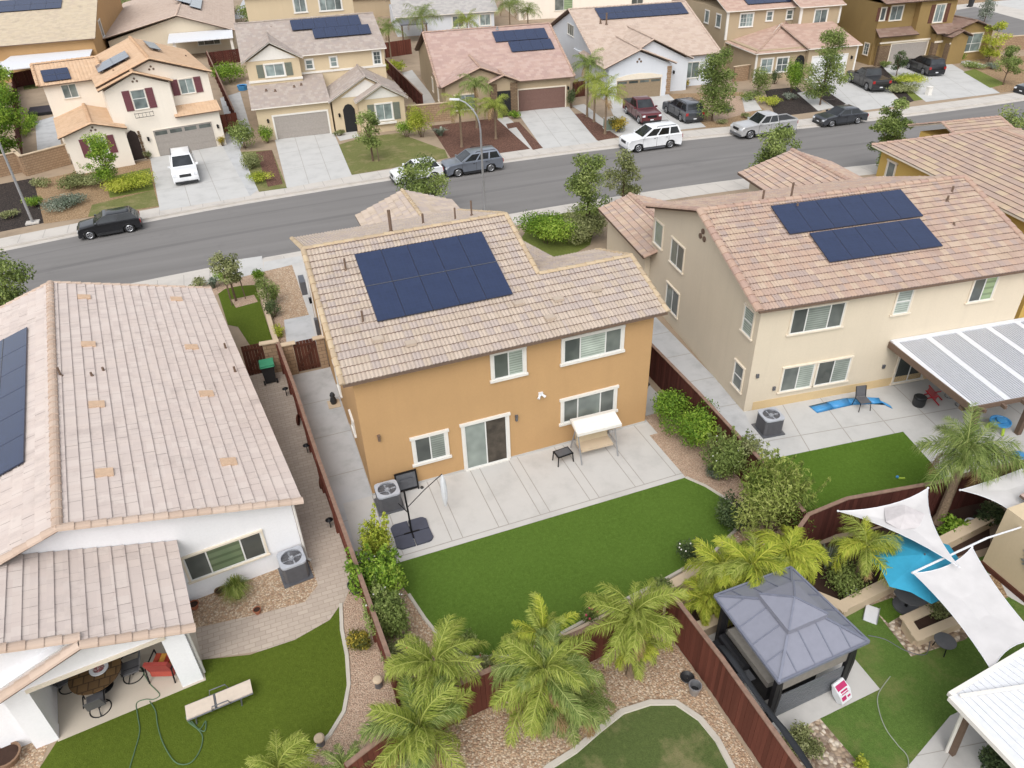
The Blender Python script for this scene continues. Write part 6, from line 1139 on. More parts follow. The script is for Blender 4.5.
    for s0, s1 in cuts:
        face('side_window', [(xr0, -w0, z0), (xf0, -w0, z0), (xfk, -wk, zc), (xrk, -wk, zc)], .008, M['car_glass'], s0, s1, .14, .93)
        face('side_window', [(xf0, w0, z0), (xr0, w0, z0), (xrk, wk, zc), (xfk, wk, zc)], .008, M['car_glass'], 1-s1, 1-s0, .14, .93)
    for cxw in (fx, rx):
        for s in (-1, 1):
            w = MB(); y = s*(h-.02); w.lathe([(r*.55, -.1), (r*.92, -.11), (r, -.06), (r, .06), (r*.92, .11), (r*.55, .1)], 20, (cxw, y-s*.1, r), 0, 'y'); t = w.build('wheel', M['tyre'], o, smooth=False)
            rm = MB(); q = y+s*.012
            for a in range(5):
                an = a*1.2566; u = Vector((math.cos(an), 0, math.sin(an))); v = Vector((-u.z, 0, u.x)); c0 = Vector((cxw, q-s*.02, r)); p = [c0+u*.03-v*.03, c0+u*r*.6-v*.055, c0+u*r*.6+v*.055, c0+u*.03+v*.03]; rm.grid([p, [x+Vector((0, s*.018, 0)) for x in p]])
            rm.tube([(cxw+r*.6*math.cos(2*math.pi*i/18), q-s*.005, r+r*.6*math.sin(2*math.pi*i/18)) for i in range(19)], .022, 5); rm.build('rim', M['rim'], t)
            dk = MB(); dk.lathe([(.01, 0), (r*.6, .001)], 16, (cxw, q-s*.04, r), 0, 'y'); dk.build('brake_disc', M['metal_dark'], t)
    for s in (-1, 1):
        m = MB(); y0, y1 = sorted((s*(h-.34), s*(h-.06))); m.ext([(xf-.02, y0, hz_-.33), (xf-.02, y1, hz_-.31), (xf-.09 if True else 0, y1, hz_-.15), (xf-.05, y0, hz_-.18)], (.03, 0, 0)); m.build('headlight', M['head_lens'], o)
        m = MB(); y0, y1 = sorted((s*(h-.28), s*(h-.03))); zt = tail-.08 if kind != 'pickup' else bz-.05; m.box(-xf-.012, -xf+.09, y0, y1, zt-.26, zt); m.build('tail_light', M['tail_lens'], o)
        m = MB(); m.box(xw-.28, xw-.14, *sorted((s*(h-.03), s*(h+.17))), bz-.02, bz+.13); m.build('wing_mirror', paint, o)
        for q in (.02, -.2): d = MB(); d.box(q*L-.08, q*L+.08, *sorted((s*(h-.03), s*(h+.012))), bz-.17, bz-.14); d.build('door_handle', M['metal_dark'], o)
        d = MB()
        for q in ((xw-.1), -.02*L, -.24*L if kind != 'pickup' else P['rb']*L+.02): d.box(q-.006, q+.006, *sorted((s*(h-.02), s*(h+.002))), g+.12, bz-.08)
        d.build('door_seam', M['dark'], o)
        sk = MB(); sk.box(rx+ra+.03, fx-ra-.03, *sorted((s*(h-.05), s*(h+.01))), g-.01, g+.12); sk.build('side_skirt', lower or M['black_plastic'], o)
    m = MB(); m.box(xf-.05, xf+.012, -h*.45, h*.45, hz_-.42, hz_-.2); m.build('grille', M['black_plastic'] if kind != 'pickup' else M['metal_dark'], o)
    m = MB(); m.box(xf-.08, xf+.02, -h+.12, h-.12, g-.02, g+.16); m.build('front_bumper', lower or M['black_plastic'], o); m = MB(); m.box(-xf-.02, -xf+.08, -h+.1, h-.1, g, g+.2); m.build('rear_bumper', lower or M['black_plastic'], o)
    for x in (xf+.022, -xf-.026): m = MB(); m.box(x-.004, x+.004, -.16, .16, g+.2, g+.3); m.build('number_plate', M['white_metal'], o)
    if rails:
        m = MB()
        for s in (-1, 1): m.tube([(xr1+.15, s*(w1-.02), z1-.03), (xr1+.25, s*(w1-.02), z1+.05), (xf1-.4, s*(w1-.02), z1+.05), (xf1-.3, s*(w1-.02), z1-.03)], .02, 6)
        m.build('roof_rail', M['metal_dark'], o)
    return o
PW = m_paint('white_car_paint', S(236, 238, 240, .88), .0); PB = m_paint('black_car_paint', S(40, 42, 48, .55), .4); PS = m_paint('silver_blue_paint', S(150, 158, 172, .75), .6, .3); PG = m_paint('slate_grey_paint', S(92, 96, 104, .7), .6, .3); PM = m_paint('maroon_paint', S(110, 36, 44, .8), .3); PC = m_paint('champagne_paint', S(206, 206, 206, .82), .3, .35); PD = m_paint('dark_grey_paint', S(58, 58, 62, .6), .5); PN = m_paint('dark_navy_paint', S(36, 38, 46, .6), .5)
RZ = -.14
def at_road(x, y): return (x, y, RZ)
car('black hatchback parked at the far kerb on the left, facing left', at_road(-11.6, 34.75), 184, 'hatch', PB, 4.15, 1.8, 1.48, 2.6)
car('white SUV on the driveway of the orange roofed house, nose towards the street', (-6.35, 44.9), -88, 'suv', PW, 5.1, 2.0, 1.85, 2.95, .37, rails=True)
car('small white hatchback half hidden by a bushy tree at the far kerb', at_road(11.3, 35.95), 182, 'hatch', PW, 4.1, 1.75, 1.5, 2.55)
car('silver blue SUV parked behind the curved street lamp, facing left', at_road(16.0, 35.85), 180, 'suv', PS, 4.9, 1.95, 1.72, 2.82, .37, rails=True)
car('white SUV with grey lower trim parked in front of the maroon pickup', at_road(32.2, 34.95), 177, 'suv', PW, 5.2, 2.0, 1.92, 3.02, .39, lower=M['metal_grey'], rails=True)
car('maroon pickup with black bed cover on the driveway of the white house', (35.8, 43.1), -99, 'pickup', PM, 5.7, 2.0, 1.9, 3.6, .4, cover=M['black_plastic'])
car('slate grey SUV with its tail towards the street beside the maroon pickup', (39.5, 41.6), 85, 'suv', PG, 5.1, 2.0, 1.78, 3.1, .38, rails=True)
car('silver pickup with open white bed parked at the far kerb', at_road(43.2, 33.9), 176, 'pickup', PC, 5.7, 2.0, 1.9, 3.6, .42, lower=M['metal_grey'])
car('slate grey sedan parked right of the silver pickup', at_road(51.5, 33.6), 175, 'sedan', PG, 4.7, 1.85, 1.47, 2.75)
car('dark grey pickup on the driveway of the khaki clay roofed house', (63.0, 42.9), 75, 'pickup', PD, 5.8, 2.05, 1.95, 3.7, .43, cover=PD)
car('black SUV on the driveway of the ochre house, tail towards the street', (73.1, 45.2), 75, 'suv', PN, 5.0, 2.0, 1.78, 2.95, .38)
car('dark car cut off by the right edge of the picture at the far kerb', at_road(76.2, 33.3), 178, 'sedan', PD, 4.7, 1.85, 1.47, 2.75)
car('white car with blue windscreen far off between the tan house and the cream house', (*G2(124, 23),), 40, 'hatch', PW, 4.4, 1.8, 1.55, 2.6)
# ------------------------------------------------------------------ vegetation
def leaf_cols(*c): return [S(*x, .78) for x in c]
LF = {
 'mid': m_leaf('mid_green_leaves', leaf_cols((82, 100, 46), (118, 138, 64), (150, 168, 84), (184, 196, 118))),
 'olive': m_leaf('olive_leaves', leaf_cols((92, 102, 56), (132, 140, 82), (164, 170, 110), (196, 198, 144))),
 'dark': m_leaf('dark_green_leaves', leaf_cols((50, 66, 40), (76, 96, 56), (102, 120, 72), (130, 146, 92))),
 'bright': m_leaf('bright_green_leaves', leaf_cols((74, 108, 22), (112, 152, 32), (150, 184, 46), (190, 212, 80))),
 'lime': m_leaf('lime_leaves', leaf_cols((120, 136, 24), (160, 176, 36), (196, 204, 56), (222, 220, 90))),
 'grey': m_leaf('grey_green_leaves', leaf_cols((88, 104, 84), (120, 134, 112), (150, 160, 140), (180, 186, 170))),
 'yellow': m_leaf('yellow_flowering_leaves', leaf_cols((70, 78, 36), (120, 122, 44), (190, 170, 48), (232, 196, 60))),
 'palm': m_leaf('palm_fronds', leaf_cols((92, 116, 30), (142, 160, 48), (176, 188, 76), (204, 208, 108)), .3),
 'palmdark': m_leaf('darker_palm_fronds', leaf_cols((78, 104, 40), (116, 142, 60), (152, 170, 86), (194, 202, 122)), .3),
 'palmdead': m_leaf('dry_palm_fronds', leaf_cols((112, 84, 52), (150, 118, 76), (176, 146, 100), (196, 172, 126)), .15),
 'feather': m_leaf('feathery_leaves', leaf_cols((84, 106, 36), (122, 142, 52), (160, 174, 76), (196, 202, 114))),
 'palmyel': m_leaf('yellow_palm_fronds', leaf_cols((112, 134, 28), (160, 178, 38), (196, 204, 56), (226, 220, 86)), .3),
}
def leaves(mb, clumps, n, size, rnd, flat=.5, tone=.35):
    """n small leaves through clumps given as (x,y,z,rx,ry,rz)"""
    wts = [c[3]*c[4]+c[4]*c[5] for c in clumps]; tot = sum(wts)
    for c, w in zip(clumps, wts):
        ct = rnd.uniform(.2, .8)
        for _ in range(max(4, int(n*w/tot))):
            d = Vector((rnd.gauss(0, 1), rnd.gauss(0, 1), rnd.gauss(0, 1))); d.normalize(); q = rnd.random()**.42*rnd.uniform(.85, 1.12)
            p = Vector((c[0]+d.x*c[3]*q, c[1]+d.y*c[4]*q, c[2]+d.z*c[5]*q))
            nrm = (d*.6+Vector((rnd.uniform(-1, 1), rnd.uniform(-1, 1), rnd.uniform(-.4, 1.2)))*.9).normalized(); u = nrm.cross(Vector((rnd.uniform(-1, 1), rnd.uniform(-1, 1), rnd.uniform(-1, 1)))).normalized(); v = nrm.cross(u)
            L = size*rnd.uniform(.7, 1.35); B = L*flat; t = min(max(ct+rnd.gauss(0, .17), .01), .99)
            mb.poly([p-u*L/2, p-v*B/2+u*L*.05, p+u*L/2-nrm*L*.12, p+v*B/2+u*L*.05], 0, [(t, .5)]*3+[(t, .51)])
def crown_clumps(rnd, r, h, z0, n, low=0.0):
    out = []
    for i in range(n):
        a = rnd.uniform(0, 6.283); t = rnd.random(); zz = z0+h*(low+(1-low)*t); env = r*math.sin(math.pi*min(max(.14+.78*t, 0), 1))**.7
        q = env*rnd.uniform(.25, .85); s = r*rnd.uniform(.26, .46); out.append((q*math.cos(a), q*math.sin(a), zz, s, s, s*rnd.uniform(.6, .85)))
    out.append((0, 0, z0+h*.5, r*.5, r*.5, h*.36)); return out
def tree(label, loc, H, r, mat, seed, trunk_h=.35, n=1500, size=.2, stakes=0, group='trees and young street trees', twin=False):
    rnd = random.Random(seed); o = thing('tree', label, 'tree', loc, rnd.uniform(0, 360), group); th = H*trunk_h; mb = MB(); cl = crown_clumps(rnd, r, H-th, th*.85, 24, .06)
    base = [(-.12, 0), (.14, .05)] if twin else [(0, 0)]
    for bx, by in base: mb.tube([(bx, by, 0), (bx*.8+.03, by, th*.5), (bx*.6, by-.03, th), (0.02, .03, th+(H-th)*.55)], [.05+H*.008, .04+H*.006, .03+H*.005, .012], 7)
    for c in cl[:8]: z = th*rnd.uniform(.75, 1.1)+(c[2]-th)*.25; mb.tube([(0, 0, z), (c[0]*.5, c[1]*.5, (z+c[2])/2+.1), (c[0], c[1], c[2])], [.03+H*.002, .02, .007], 5)
    mb.build('trunk', M['trunk'], o); f = MB(); leaves(f, cl, int(n*2.0), size*.82, rnd); f.build('crown', LF[mat], o, fix=False)
    for k in range(stakes): a = k*2.1; s = MB(); s.tube([(.55*math.cos(a), .55*math.sin(a), 0), (.5*math.cos(a), .5*math.sin(a), 1.75)], .035, 6); s.tube([(.5*math.cos(a), .5*math.sin(a), 1.55), (0, 0, 1.6)], .012, 4); s.build('stake', M['fascia'], o)
    return o
def shrub(label, loc, r, h, mat, seed, n=700, size=.12, name='shrub', cat='shrub', group='garden shrubs', ry=None, rot=0, flowers=None, flat=.5, sprigs=0):
    rnd = random.Random(seed); o = thing(name, label, cat, loc, rot, group); ry = ry or r; f = MB(); cl = []
    k = max(5, int(9*max(r, ry)/min(r, ry)))
    for i in range(k):
        a = rnd.uniform(0, 6.283); q = math.sqrt(rnd.random())*.62; s = rnd.uniform(.34, .5); cl.append((q*r*math.cos(a), q*ry*math.sin(a), h*rnd.uniform(.42, .68), min(r, ry)*s*1.2, min(r, ry)*s*1.2, h*rnd.uniform(.28, .4)))
    st = MB()
    for _ in range(sprigs):
        c = rnd.choice(cl); d = Vector((rnd.uniform(-.5, .5), rnd.uniform(-.5, .5), 1)).normalized(); b0 = Vector((c[0], c[1], c[2])); ln = h*rnd.uniform(.35, .6); st.tube([b0, b0+d*ln], [.012, .004], 4)
        for q in range(5): p = b0+d*ln*(.35+.16*q); leaves(f, [(p.x, p.y, p.z, .13-.015*q, .13-.015*q, .12)], 16, size*.85, rnd, flat)
    leaves(f, cl, int(n*1.7), size*.85, rnd, flat); f.build('foliage', LF[mat], o, fix=False)
    for c in cl[:6]: st.tube([(c[0]*.2, c[1]*.2, 0), (c[0]*.7, c[1]*.7, c[2]*.6), (c[0], c[1], c[2])], [.03, .018, .008], 5)
    st.build('stem', M['trunk'], o)
    if flowers:
        fl = MB()
        for _ in range(flowers[1]): c = rnd.choice(cl); d = Vector((rnd.gauss(0, 1), rnd.gauss(0, 1)-.3, abs(rnd.gauss(0, 1)))).normalized(); fl.ball((c[0]+d.x*c[3], c[1]+d.y*c[4], c[2]+d.z*c[5]), flowers[2], 4)
        fl.build('flowers', flowers[0], o)
    return o
def frond_mesh(L, droop, rnd, mat, nl=34, lw=.03, ll=.5, plume=.5):
    """one arching leaf: a curved midrib with many thin hanging leaflets"""
    nl = int(nl*1.9); lw = lw*.42; mb = MB(); P = []; N = 16; bend = rnd.uniform(-.22, .22); dr = droop*rnd.uniform(.85, 1.15)
    for i in range(N+1):
        t = i/N; a = .55-dr*1.75*t**1.35; P.append(Vector((0, 0, 0)) if i == 0 else P[-1]+Vector((math.cos(a), bend*t*1.6, math.sin(a)))*(L/N))
    mb.tube(P, [.024*(1-.85*i/N)+.002 for i in range(N+1)], 5)
    for z in range(len(mb.f)): mb.uv[z] = [(.84, .5)]*len(mb.f[z])
    for i in range(nl):
        t = .12+.88*i/nl; x = t*N; k = min(int(x), N-1); p = P[k].lerp(P[k+1], x-k); d = (P[k+1]-P[k]).normalized(); sdv = d.cross(Vector((0, 0, 1))); sdv = sdv.normalized() if sdv.length > .05 else Vector((0, 1, 0)); up = sdv.cross(d)
        l = ll*1.25*(math.sin(math.pi*min(.2+t*.76, .97))**.55)*rnd.uniform(.75, 1.15)
        for s in (-1, 1):
            q = (sdv*s*rnd.uniform(.55, 1.0)+d*rnd.uniform(.45, 1.0)+up*rnd.uniform(-plume, plume)).normalized(); m_ = p+q*l*.5+Vector((0, 0, -.05*l)); e = p+q*l*rnd.uniform(.72, .95)+Vector((0, 0, -l*rnd.uniform(.3, .85))); w = q.cross(up); w = (w.normalized() if w.length > .05 else sdv)*lw; c = min(max(rnd.gauss(.48, .22)+.12*(t-.5), .02), .98)
            mb.poly([p-w*.6, m_-w, m_+w, p+w*.6], 0, [(c, .5)]*3+[(c, .51)]); mb.poly([m_-w, e, m_+w], 0, [(min(c+.12, .99), .5)]*2+[(c, .51)])
    me = mb.build('frond', LF[mat], None, fix=False); COL.objects.unlink(me); return me.data
def palm(label, loc, H, L, nf, mats, seed, name='palm_tree', lean=(0, 0), rt=.1, group='feathery palms', droop=(0.7, 1.05), nl=34, ll=.5, lw=.03, plume=.5):
    rnd = random.Random(seed); o = thing(name, label, 'palm', loc, 0, group); mb = MB(); n = 9; P = [(lean[0]*(i/n)**1.5, lean[1]*(i/n)**1.5, H*i/n) for i in range(n+1)]
    mb.tube(P, [rt*(1.5 if i == 0 else 1.05-.25*i/n+.05*(i % 2)) for i in range(n+1)], 9); mb.build('trunk', M['palm_trunk'], o)
    cs = MB(); cs.tube([(lean[0], lean[1], H-.1), (lean[0], lean[1], H+.35)], [rt*.9, rt*.5], 8); cs.build('crownshaft', LF[mats[0]], o)
    nf = int(nf*1.35); datas = [frond_mesh(L*rnd.uniform(.9, 1.15), rnd.uniform(*droop), rnd, m, nl, lw, ll*L/2.0, plume) for m in mats for _ in range(3)]; dead = frond_mesh(L*.8, 1.1, rnd, 'palmdead', nl, lw, ll*L/2.6, plume)
    for i in range(nf):
        q = bpy.data.objects.new('frond', dead if i >= nf-max(1, nf//11) else datas[i % len(datas)]); COL.objects.link(q); q.parent = o; t = i/nf
        q.location = (lean[0], lean[1], H+.15+.15*(1-t)); q.rotation_euler = (rnd.uniform(-.35, .35), .62-1.0*(1-t)**.8 if False else (-.78+1.2*t+rnd.uniform(-.2, .2)), i*2.39996+rnd.uniform(-.45, .45)); s = rnd.uniform(.72, 1.12); q.scale = (s, s, s)
    return o
def tuft(label, loc, r, h, mat, seed, n=160, w=.012, name='ornamental_grass', cat='grass tuft', arch=.6):
    rnd = random.Random(seed); o = thing(name, label, cat, loc); mb = MB()
    for _ in range(n):
        a = rnd.uniform(0, 6.283); q = r*rnd.uniform(.3, 1.1); hh = h*rnd.uniform(.6, 1.05); d = Vector((math.cos(a), math.sin(a), 0)); sd = Vector((-d.y, d.x, 0))*w; b = d*r*.12*rnd.random(); m_ = b+d*q*.5+Vector((0, 0, hh)); e = b+d*q+Vector((0, 0, hh*(1-arch*rnd.uniform(.4, 1)))); c = rnd.uniform(.1, .95)
        mb.poly([b-sd, b+sd, m_+sd*.8, m_-sd*.8], 0, [(c, .5)]*3+[(c, .51)]); mb.poly([m_-sd*.8, m_+sd*.8, e], 0, [(c, .5)]*2+[(c, .51)])
    mb.build('blades', LF[mat], o, fix=False); b = MB(); b.lathe([(r*.2, 0), (r*.12, .08), (.01, .1)], 8); b.build('root', M['trunk'], o); return o
WHITEF = m_plain('white_blossom', S(240, 238, 230, .9), .8); PINKF = m_plain('pink_blossom', S(214, 84, 110, .8), .8); REDF = m_plain('red_blossom', S(190, 50, 60, .8), .8)
# --- street trees, both sides
tree('tall slender street tree with twin trunk beside the cream house roof', G(588, 236), 5.5, 1.75, 'mid', 11, .38, 2600, .21, twin=True)
tree('smaller yellow green street tree right of the twin trunk tree', G(622, 213), 4.4, 1.35, 'olive', 12, .32, 1700, .2)
tree('olive green street tree behind the ridge of the cream house', G(766, 204), 5.7, 1.9, 'mid', 13, .28, 2600, .22)
tree('dense green tree between the road and the yellow house roof', G(880, 174), 5.8, 1.55, 'mid', 14, .1, 3600, .22)
tree('round tree cut off by the right edge above the yellow house roof', G(1012, 152), 3.6, 2.2, 'mid', 15, .15, 2200, .22)
tree('tall dense tree in the tan bark garden left of the silver pickup', G(712, 121), 6.5, 2.5, 'mid', 16, .13, 4400, .22)
tree('tall narrow tree in front of the dark pickup driveway', G(820, 105), 6.6, 2.3, 'mid', 17, .12, 4200, .22)
tree('round tree beyond the roof of the white house at the left edge', G(18, 322), 4.0, 2.0, 'mid', 18, .2, 2400, .22)
tree('small staked tree in the bright turf with three brown stakes', G(236, 301), 3.3, 1.1, 'olive', 19, .45, 1500, .16, stakes=3)
tree('young tree on the front lawn of the beige house', G(373, 161), 4.4, 1.35, 'mid', 20, .3, 1700, .2, stakes=2)
tree('young tree in front of the window of the white orange roofed house', G(112, 190), 4.3, 1.5, 'bright', 21, .25, 1900, .2)
tree('bushy tree in front of the small white hatchback', G(425, 214), 4.2, 1.8, 'mid', 22, .15, 2400, .22)
tree('big leafy tree at the left edge above the block wall', G(6, 165), 7.5, 3.2, 'bright', 23, .08, 5200, .28); tree('second leafy tree at the left edge beside the dark fence', G(2, 120), 6.0, 3.0, 'bright', 24, .08, 4600, .28)
tree('small tree at the right edge in front of the ochre house garden', G(1003, 85), 4.0, 1.5, 'mid', 25, .3, 1500, .2); tree('yellow green tree beside the block wall at the right edge', G(988, 62), 4.2, 1.6, 'lime', 26, .2, 1500, .22)
tree('small dark tree between the dark pickup and the black SUV', G(896, 76), 2.6, 1.0, 'dark', 27, .25, 900, .18); tree('lone grey green tree on the corner of the cross road', G(984, 22), 3.0, 1.6, 'grey', 28, .2, 800, .22)
# --- cone and round shrubs across the street
def sh(label, px, py, r, h, mat, seed, **k): return shrub(label, G(px, py), r, h, mat, seed, **k)
sh('clipped cone shrub before the windows of the khaki clay roofed house', 791, 93, 1.45, 3.4, 'bright', 31, n=2200, size=.16); sh('airy shrub left of the clipped cone shrub', 757, 94, 1.4, 2.8, 'mid', 32, n=1500, size=.17); sh('dark bush between the two shrubs under the clay roof', 775, 84, .7, 1.7, 'dark', 33, n=500, size=.15)
sh('round golden brown clipped shrub beside the block wall', 422, 137, 1.35, 3.1, 'lime', 34, n=2600, size=.13); sh('bright bush left of the golden clipped shrub', 407, 137, 1.0, 1.6, 'bright', 35, n=1100, size=.13)
sh('dark hedge bush left of the beige house garage', 268, 143, .8, 1.6, 'bright', 36, n=700, size=.14); sh('leafy bushes beside the driveway of the white orange roofed house', 246, 148, 1.3, 2.6, 'mid', 37, n=1800, size=.17, ry=1.6); sh('lower green bush at the pavement end of that planting strip', 253, 168, 1.2, 1.3, 'olive', 38, n=1200, size=.15); sh('yellow green bush nearest the pavement in the strip between the driveways', 262, 181, 1.2, .8, 'lime', 39, n=1000, size=.13)
sh('low dark shrub beside the arched entry of the beige house', 340, 136, .6, .6, 'olive', 40, n=400, size=.12); sh('tall cypress like shrub right of the brown garage door', 571, 108, .6, 2.0, 'dark', 41, n=600, size=.14); sh('low round bush left of the brown garage door', 515, 118, .8, .8, 'bright', 42, n=500, size=.14)
sh('golden ornamental bush beside the utility cabinet', 618, 132, .95, 1.6, 'yellow', 43, n=900, size=.16); sh('orange green bush by the white house corner', 684, 88, .8, 1.0, 'yellow', 44, n=500, size=.14)
sh('lime round bush behind the silver pickup bed', 768, 105, 1.3, .9, 'lime', 45, n=700, size=.15); sh('green shrubs at the edge of the dark mulch', 752, 100, 1.5, 1.0, 'mid', 46, n=700, size=.16); sh('small grey tuft bush in the dark mulch', 790, 100, .9, .7, 'grey', 47, n=400, size=.15)
sh('grey green spreading ground shrub in the bark bed before the white house', 92, 185, 3.5, 1.0, 'olive', 48, n=3000, size=.17, ry=1.9); sh('second grey green spreading shrub nearer the pavement', 68, 206, 2.0, .8, 'grey', 49, n=1700, size=.16); sh('bright lime mound shrub beside the white SUV driveway', 130, 189, 2.2, 1.2, 'lime', 50, n=2600, size=.16); sh('round olive bush by the block wall', 44, 186, .9, .7, 'olive', 51, n=500, size=.15); sh('bright green bush near the street lamp foot', 34, 207, .9, .8, 'bright', 52, n=600, size=.15); sh('small dark bush by the dark bed at the left edge', 12, 218, .8, .6, 'olive', 53, n=400, size=.15)
sh('small potted looking shrub left of the garage of the white orange roofed house', 148, 159, .4, .8, 'olive', 54, n=260, size=.12); sh('small shrub right of the garage of the white orange roofed house', 223, 146, .5, 1.0, 'yellow', 55, n=320, size=.12); sh('spiky dark shrub below the shuttered front window', 85, 172, .7, 1.3, 'mid', 56, n=420, size=.16)
sh('big round bush behind the dark fence between the far houses', 232, 82, 2.6, 2.4, 'bright', 57, n=1600, size=.24); sh('clipped green hedge row beside the dark fence at the left', 31, 128, .8, .9, 'bright', 58, n=1600, size=.15, ry=6.5, name='hedge', cat='hedge')
sh('low green bush left of the ochre house garage', 885, 67, .7, .8, 'mid', 59, n=400, size=.15); sh('round bush beside the dark entry of the ochre house', 960, 62, .9, 1.2, 'bright', 60, n=500, size=.16); sh('dark green bushes in the tan garden of the ochre house', 976, 68, 1.6, .6, 'mid', 61, n=700, size=.16); sh('grey bush in the tan garden right of the ochre house', 990, 69, 1.0, .7, 'grey', 62, n=400, size=.16); sh('upright dark bush at the end of the ochre house wall', 987, 58, .6, 1.4, 'dark', 63, n=400, size=.15); sh('green mound on the strip before the dark pickup', 902, 92, 2.6, .8, 'olive', 64, n=2200, size=.16, ry=1.6); sh('lime mound left of the black SUV driveway', 908, 82, 2.2, .7, 'lime', 65, n=1700, size=.16)
tuft('grey blue agave on the rose mulch beside the block wall', G(441, 136), 1.0, .7, 'grey', 66, 60, .07, 'agave', 'agave', .1); tuft('dark blue agave at the front corner of the left house garden', G(214, 288), .55, .6, 'grey', 67, 40, .06, 'agave', 'agave', .1)
for k, (px, py, lab) in enumerate(((745, 118, 'small round bush in the rose gravel by the tall dense tree'), (727, 112, 'grey tuft in the rose gravel'), (762, 116, 'green tuft behind the silver pickup cab'), (722, 124, 'low bush at the pavement before the tall dense tree'))): sh(lab, px, py, .6, .5, ['olive', 'grey', 'mid', 'olive'][k], 70+k, n=260, size=.13)
# --- far palms
palm('tall palm in front of the khaki rose roofed house', G(462, 147), 3.0, 1.9, 16, ['palm'], 81, nl=24); palm('second palm beside it closer to the stone entry', G(477, 128), 3.6, 2.0, 16, ['palmdark'], 82, nl=24); palm('third palm over the walkway of the khaki rose roofed house', G(496, 139), 2.6, 1.8, 16, ['palm'], 83, nl=24)
palm('tallest palm between the brown garage and the white house', G(587, 117), 4.6, 2.0, 16, ['palmdark'], 84, nl=24); palm('middle palm between the brown garage and the white house', G(594, 122), 3.3, 1.9, 16, ['palm'], 85, nl=24); palm('front palm beside the maroon pickup', G(605, 134), 3.2, 2.0, 16, ['palm'], 86, nl=24)
palm('dark palm in the yard behind the beige house', G(392, 66), 4.0, 2.8, 16, ['palmdark'], 87, nl=22); palm('wide dark palm before the pale grey house', G(425, 52), 4.0, 3.2, 18, ['palmdark'], 88, nl=22); palm('bushy palm between the windows of the pale grey house', G(468, 42), 2.4, 2.6, 18, ['palm'], 89, nl=22); palm('palm right of the pale grey house', G(510, 30), 3.0, 3.0, 18, ['palmdark'], 90, nl=22); palm('low palm behind the roof ridge at the top edge', G(528, 28), 2.0, 2.6, 16, ['palmdark'], 91, nl=22)
sh('yellow green bush beneath the dark palm behind the beige house', 394, 74, 1.6, 1.8, 'lime', 92, n=700, size=.25); sh('leafy green bush in front of the tan house awning', 37, 68, 1.2, 1.6, 'lime', 93, n=600, size=.24); sh('green trees strip at the top edge left of the tall tan house', 252, 22, 2.4, 3.0, 'mid', 94, n=900, size=.35, ry=6); sh('green shrubs beyond the cross street at the top left', 140, 6, 5, 2.0, 'olive', 95, n=900, size=.35)
# --- near front garden strip
sh('shrub at the top of the small hedge strip near the road', 260, 281, .5, .9, 'bright', 101, n=500, size=.12); sh('second shrub of the small hedge strip', 264, 291, .5, .9, 'mid', 102, n=500, size=.12); sh('small round topped tree shrub over the pebble bed', 272, 305, .75, 1.6, 'mid', 103, n=800, size=.13); sh('dark small shrub below the round topped one', 274, 317, .5, 1.1, 'dark', 104, n=500, size=.12); sh('low lime shrubs nearest the gate in the strip', 279, 334, .35, .5, 'lime', 105, n=400, size=.1, ry=.9)
sh('dense green bush behind the staked tree', 226, 284, .75, 1.0, 'bright', 106, n=700, size=.12); sh('low shrub by the agave at the left house corner', 200, 288, .7, .6, 'olive', 107, n=400, size=.12)
sh('mass of green shrubs between the orange tan house and the street tree', 548, 244, 2.3, 2.0, 'bright', 108, n=4200, size=.16, ry=2.1); sh('second mass of olive shrubs at the foot of the twin trunk tree', 580, 240, 1.8, 1.9, 'olive', 109, n=3200, size=.16, ry=1.7)
# --- centre lot
shrub('large bright green hedge along the dark red fence', (13.4, -1.5), 1.2, 1.9, 'bright', 111, n=7000, size=.12, ry=2.5, name='hedge', cat='hedge', rot=4)
sh('grey green rounded shrub with pale flowers below the hedge', 724, 476, 1.1, 2.1, 'mid', 112, n=3600, sprigs=14, size=.12, flowers=(WHITEF, 10, .026)); sh('small blue grey ball shrub on the rose gravel', 713, 478, .45, .6, 'grey', 113, n=1100, size=.06, flat=.7)
sh('large feathery olive bush above the turf corner', 768, 530, 1.75, 3.0, 'feather', 114, n=6500, sprigs=40, size=.17, flat=.28, ry=1.4); sh('dark green bush inside the turf corner behind the yellow palm', 733, 524, .85, 1.3, 'dark', 115, n=1600, size=.13)
sh('lime green citrus bush at the left fence beside the umbrella base', 382, 592, 1.1, 2.1, 'bright', 116, n=3600, sprigs=14, size=.14, flowers=(WHITEF, 9, .03)); sh('yellow topped citrus bush behind the white flowering shrub', 378, 566, .7, 2.0, 'lime', 117, n=1500, sprigs=10, size=.13)
sh('olive flowering shrub with white roses along the left fence', 391, 634, .85, 1.9, 'mid', 118, n=4200, sprigs=16, size=.11, ry=1.15, flowers=(WHITEF, 14, .03)); sh('thin brownish shrub at the lower end of the left fence', 401, 668, .6, 1.1, 'olive', 119, n=1600, size=.1, flowers=(PINKF, 5, .03))
sh('round yellow flowering shrub on the rose gravel left of the fence', 361, 648, .48, .62, 'yellow', 120, n=1500, size=.075, flat=.7)
sh('rose bush with pink blooms on the wall behind the lawn', 592, 620, .5, .7, 'mid', 121, n=700, size=.09, flowers=(PINKF, 6, .04)); sh('white flowering shrub at the lawn edge beside the yellow palm', 692, 560, .6, .9, 'dark', 122, n=900, size=.1, flowers=(WHITEF, 9, .028)); sh('low trailing plant with pinkish leaves on the rear fence', 490, 672, .5, .9, 'olive', 123, n=800, size=.1, ry=.35, flowers=(REDF, 8, .025))
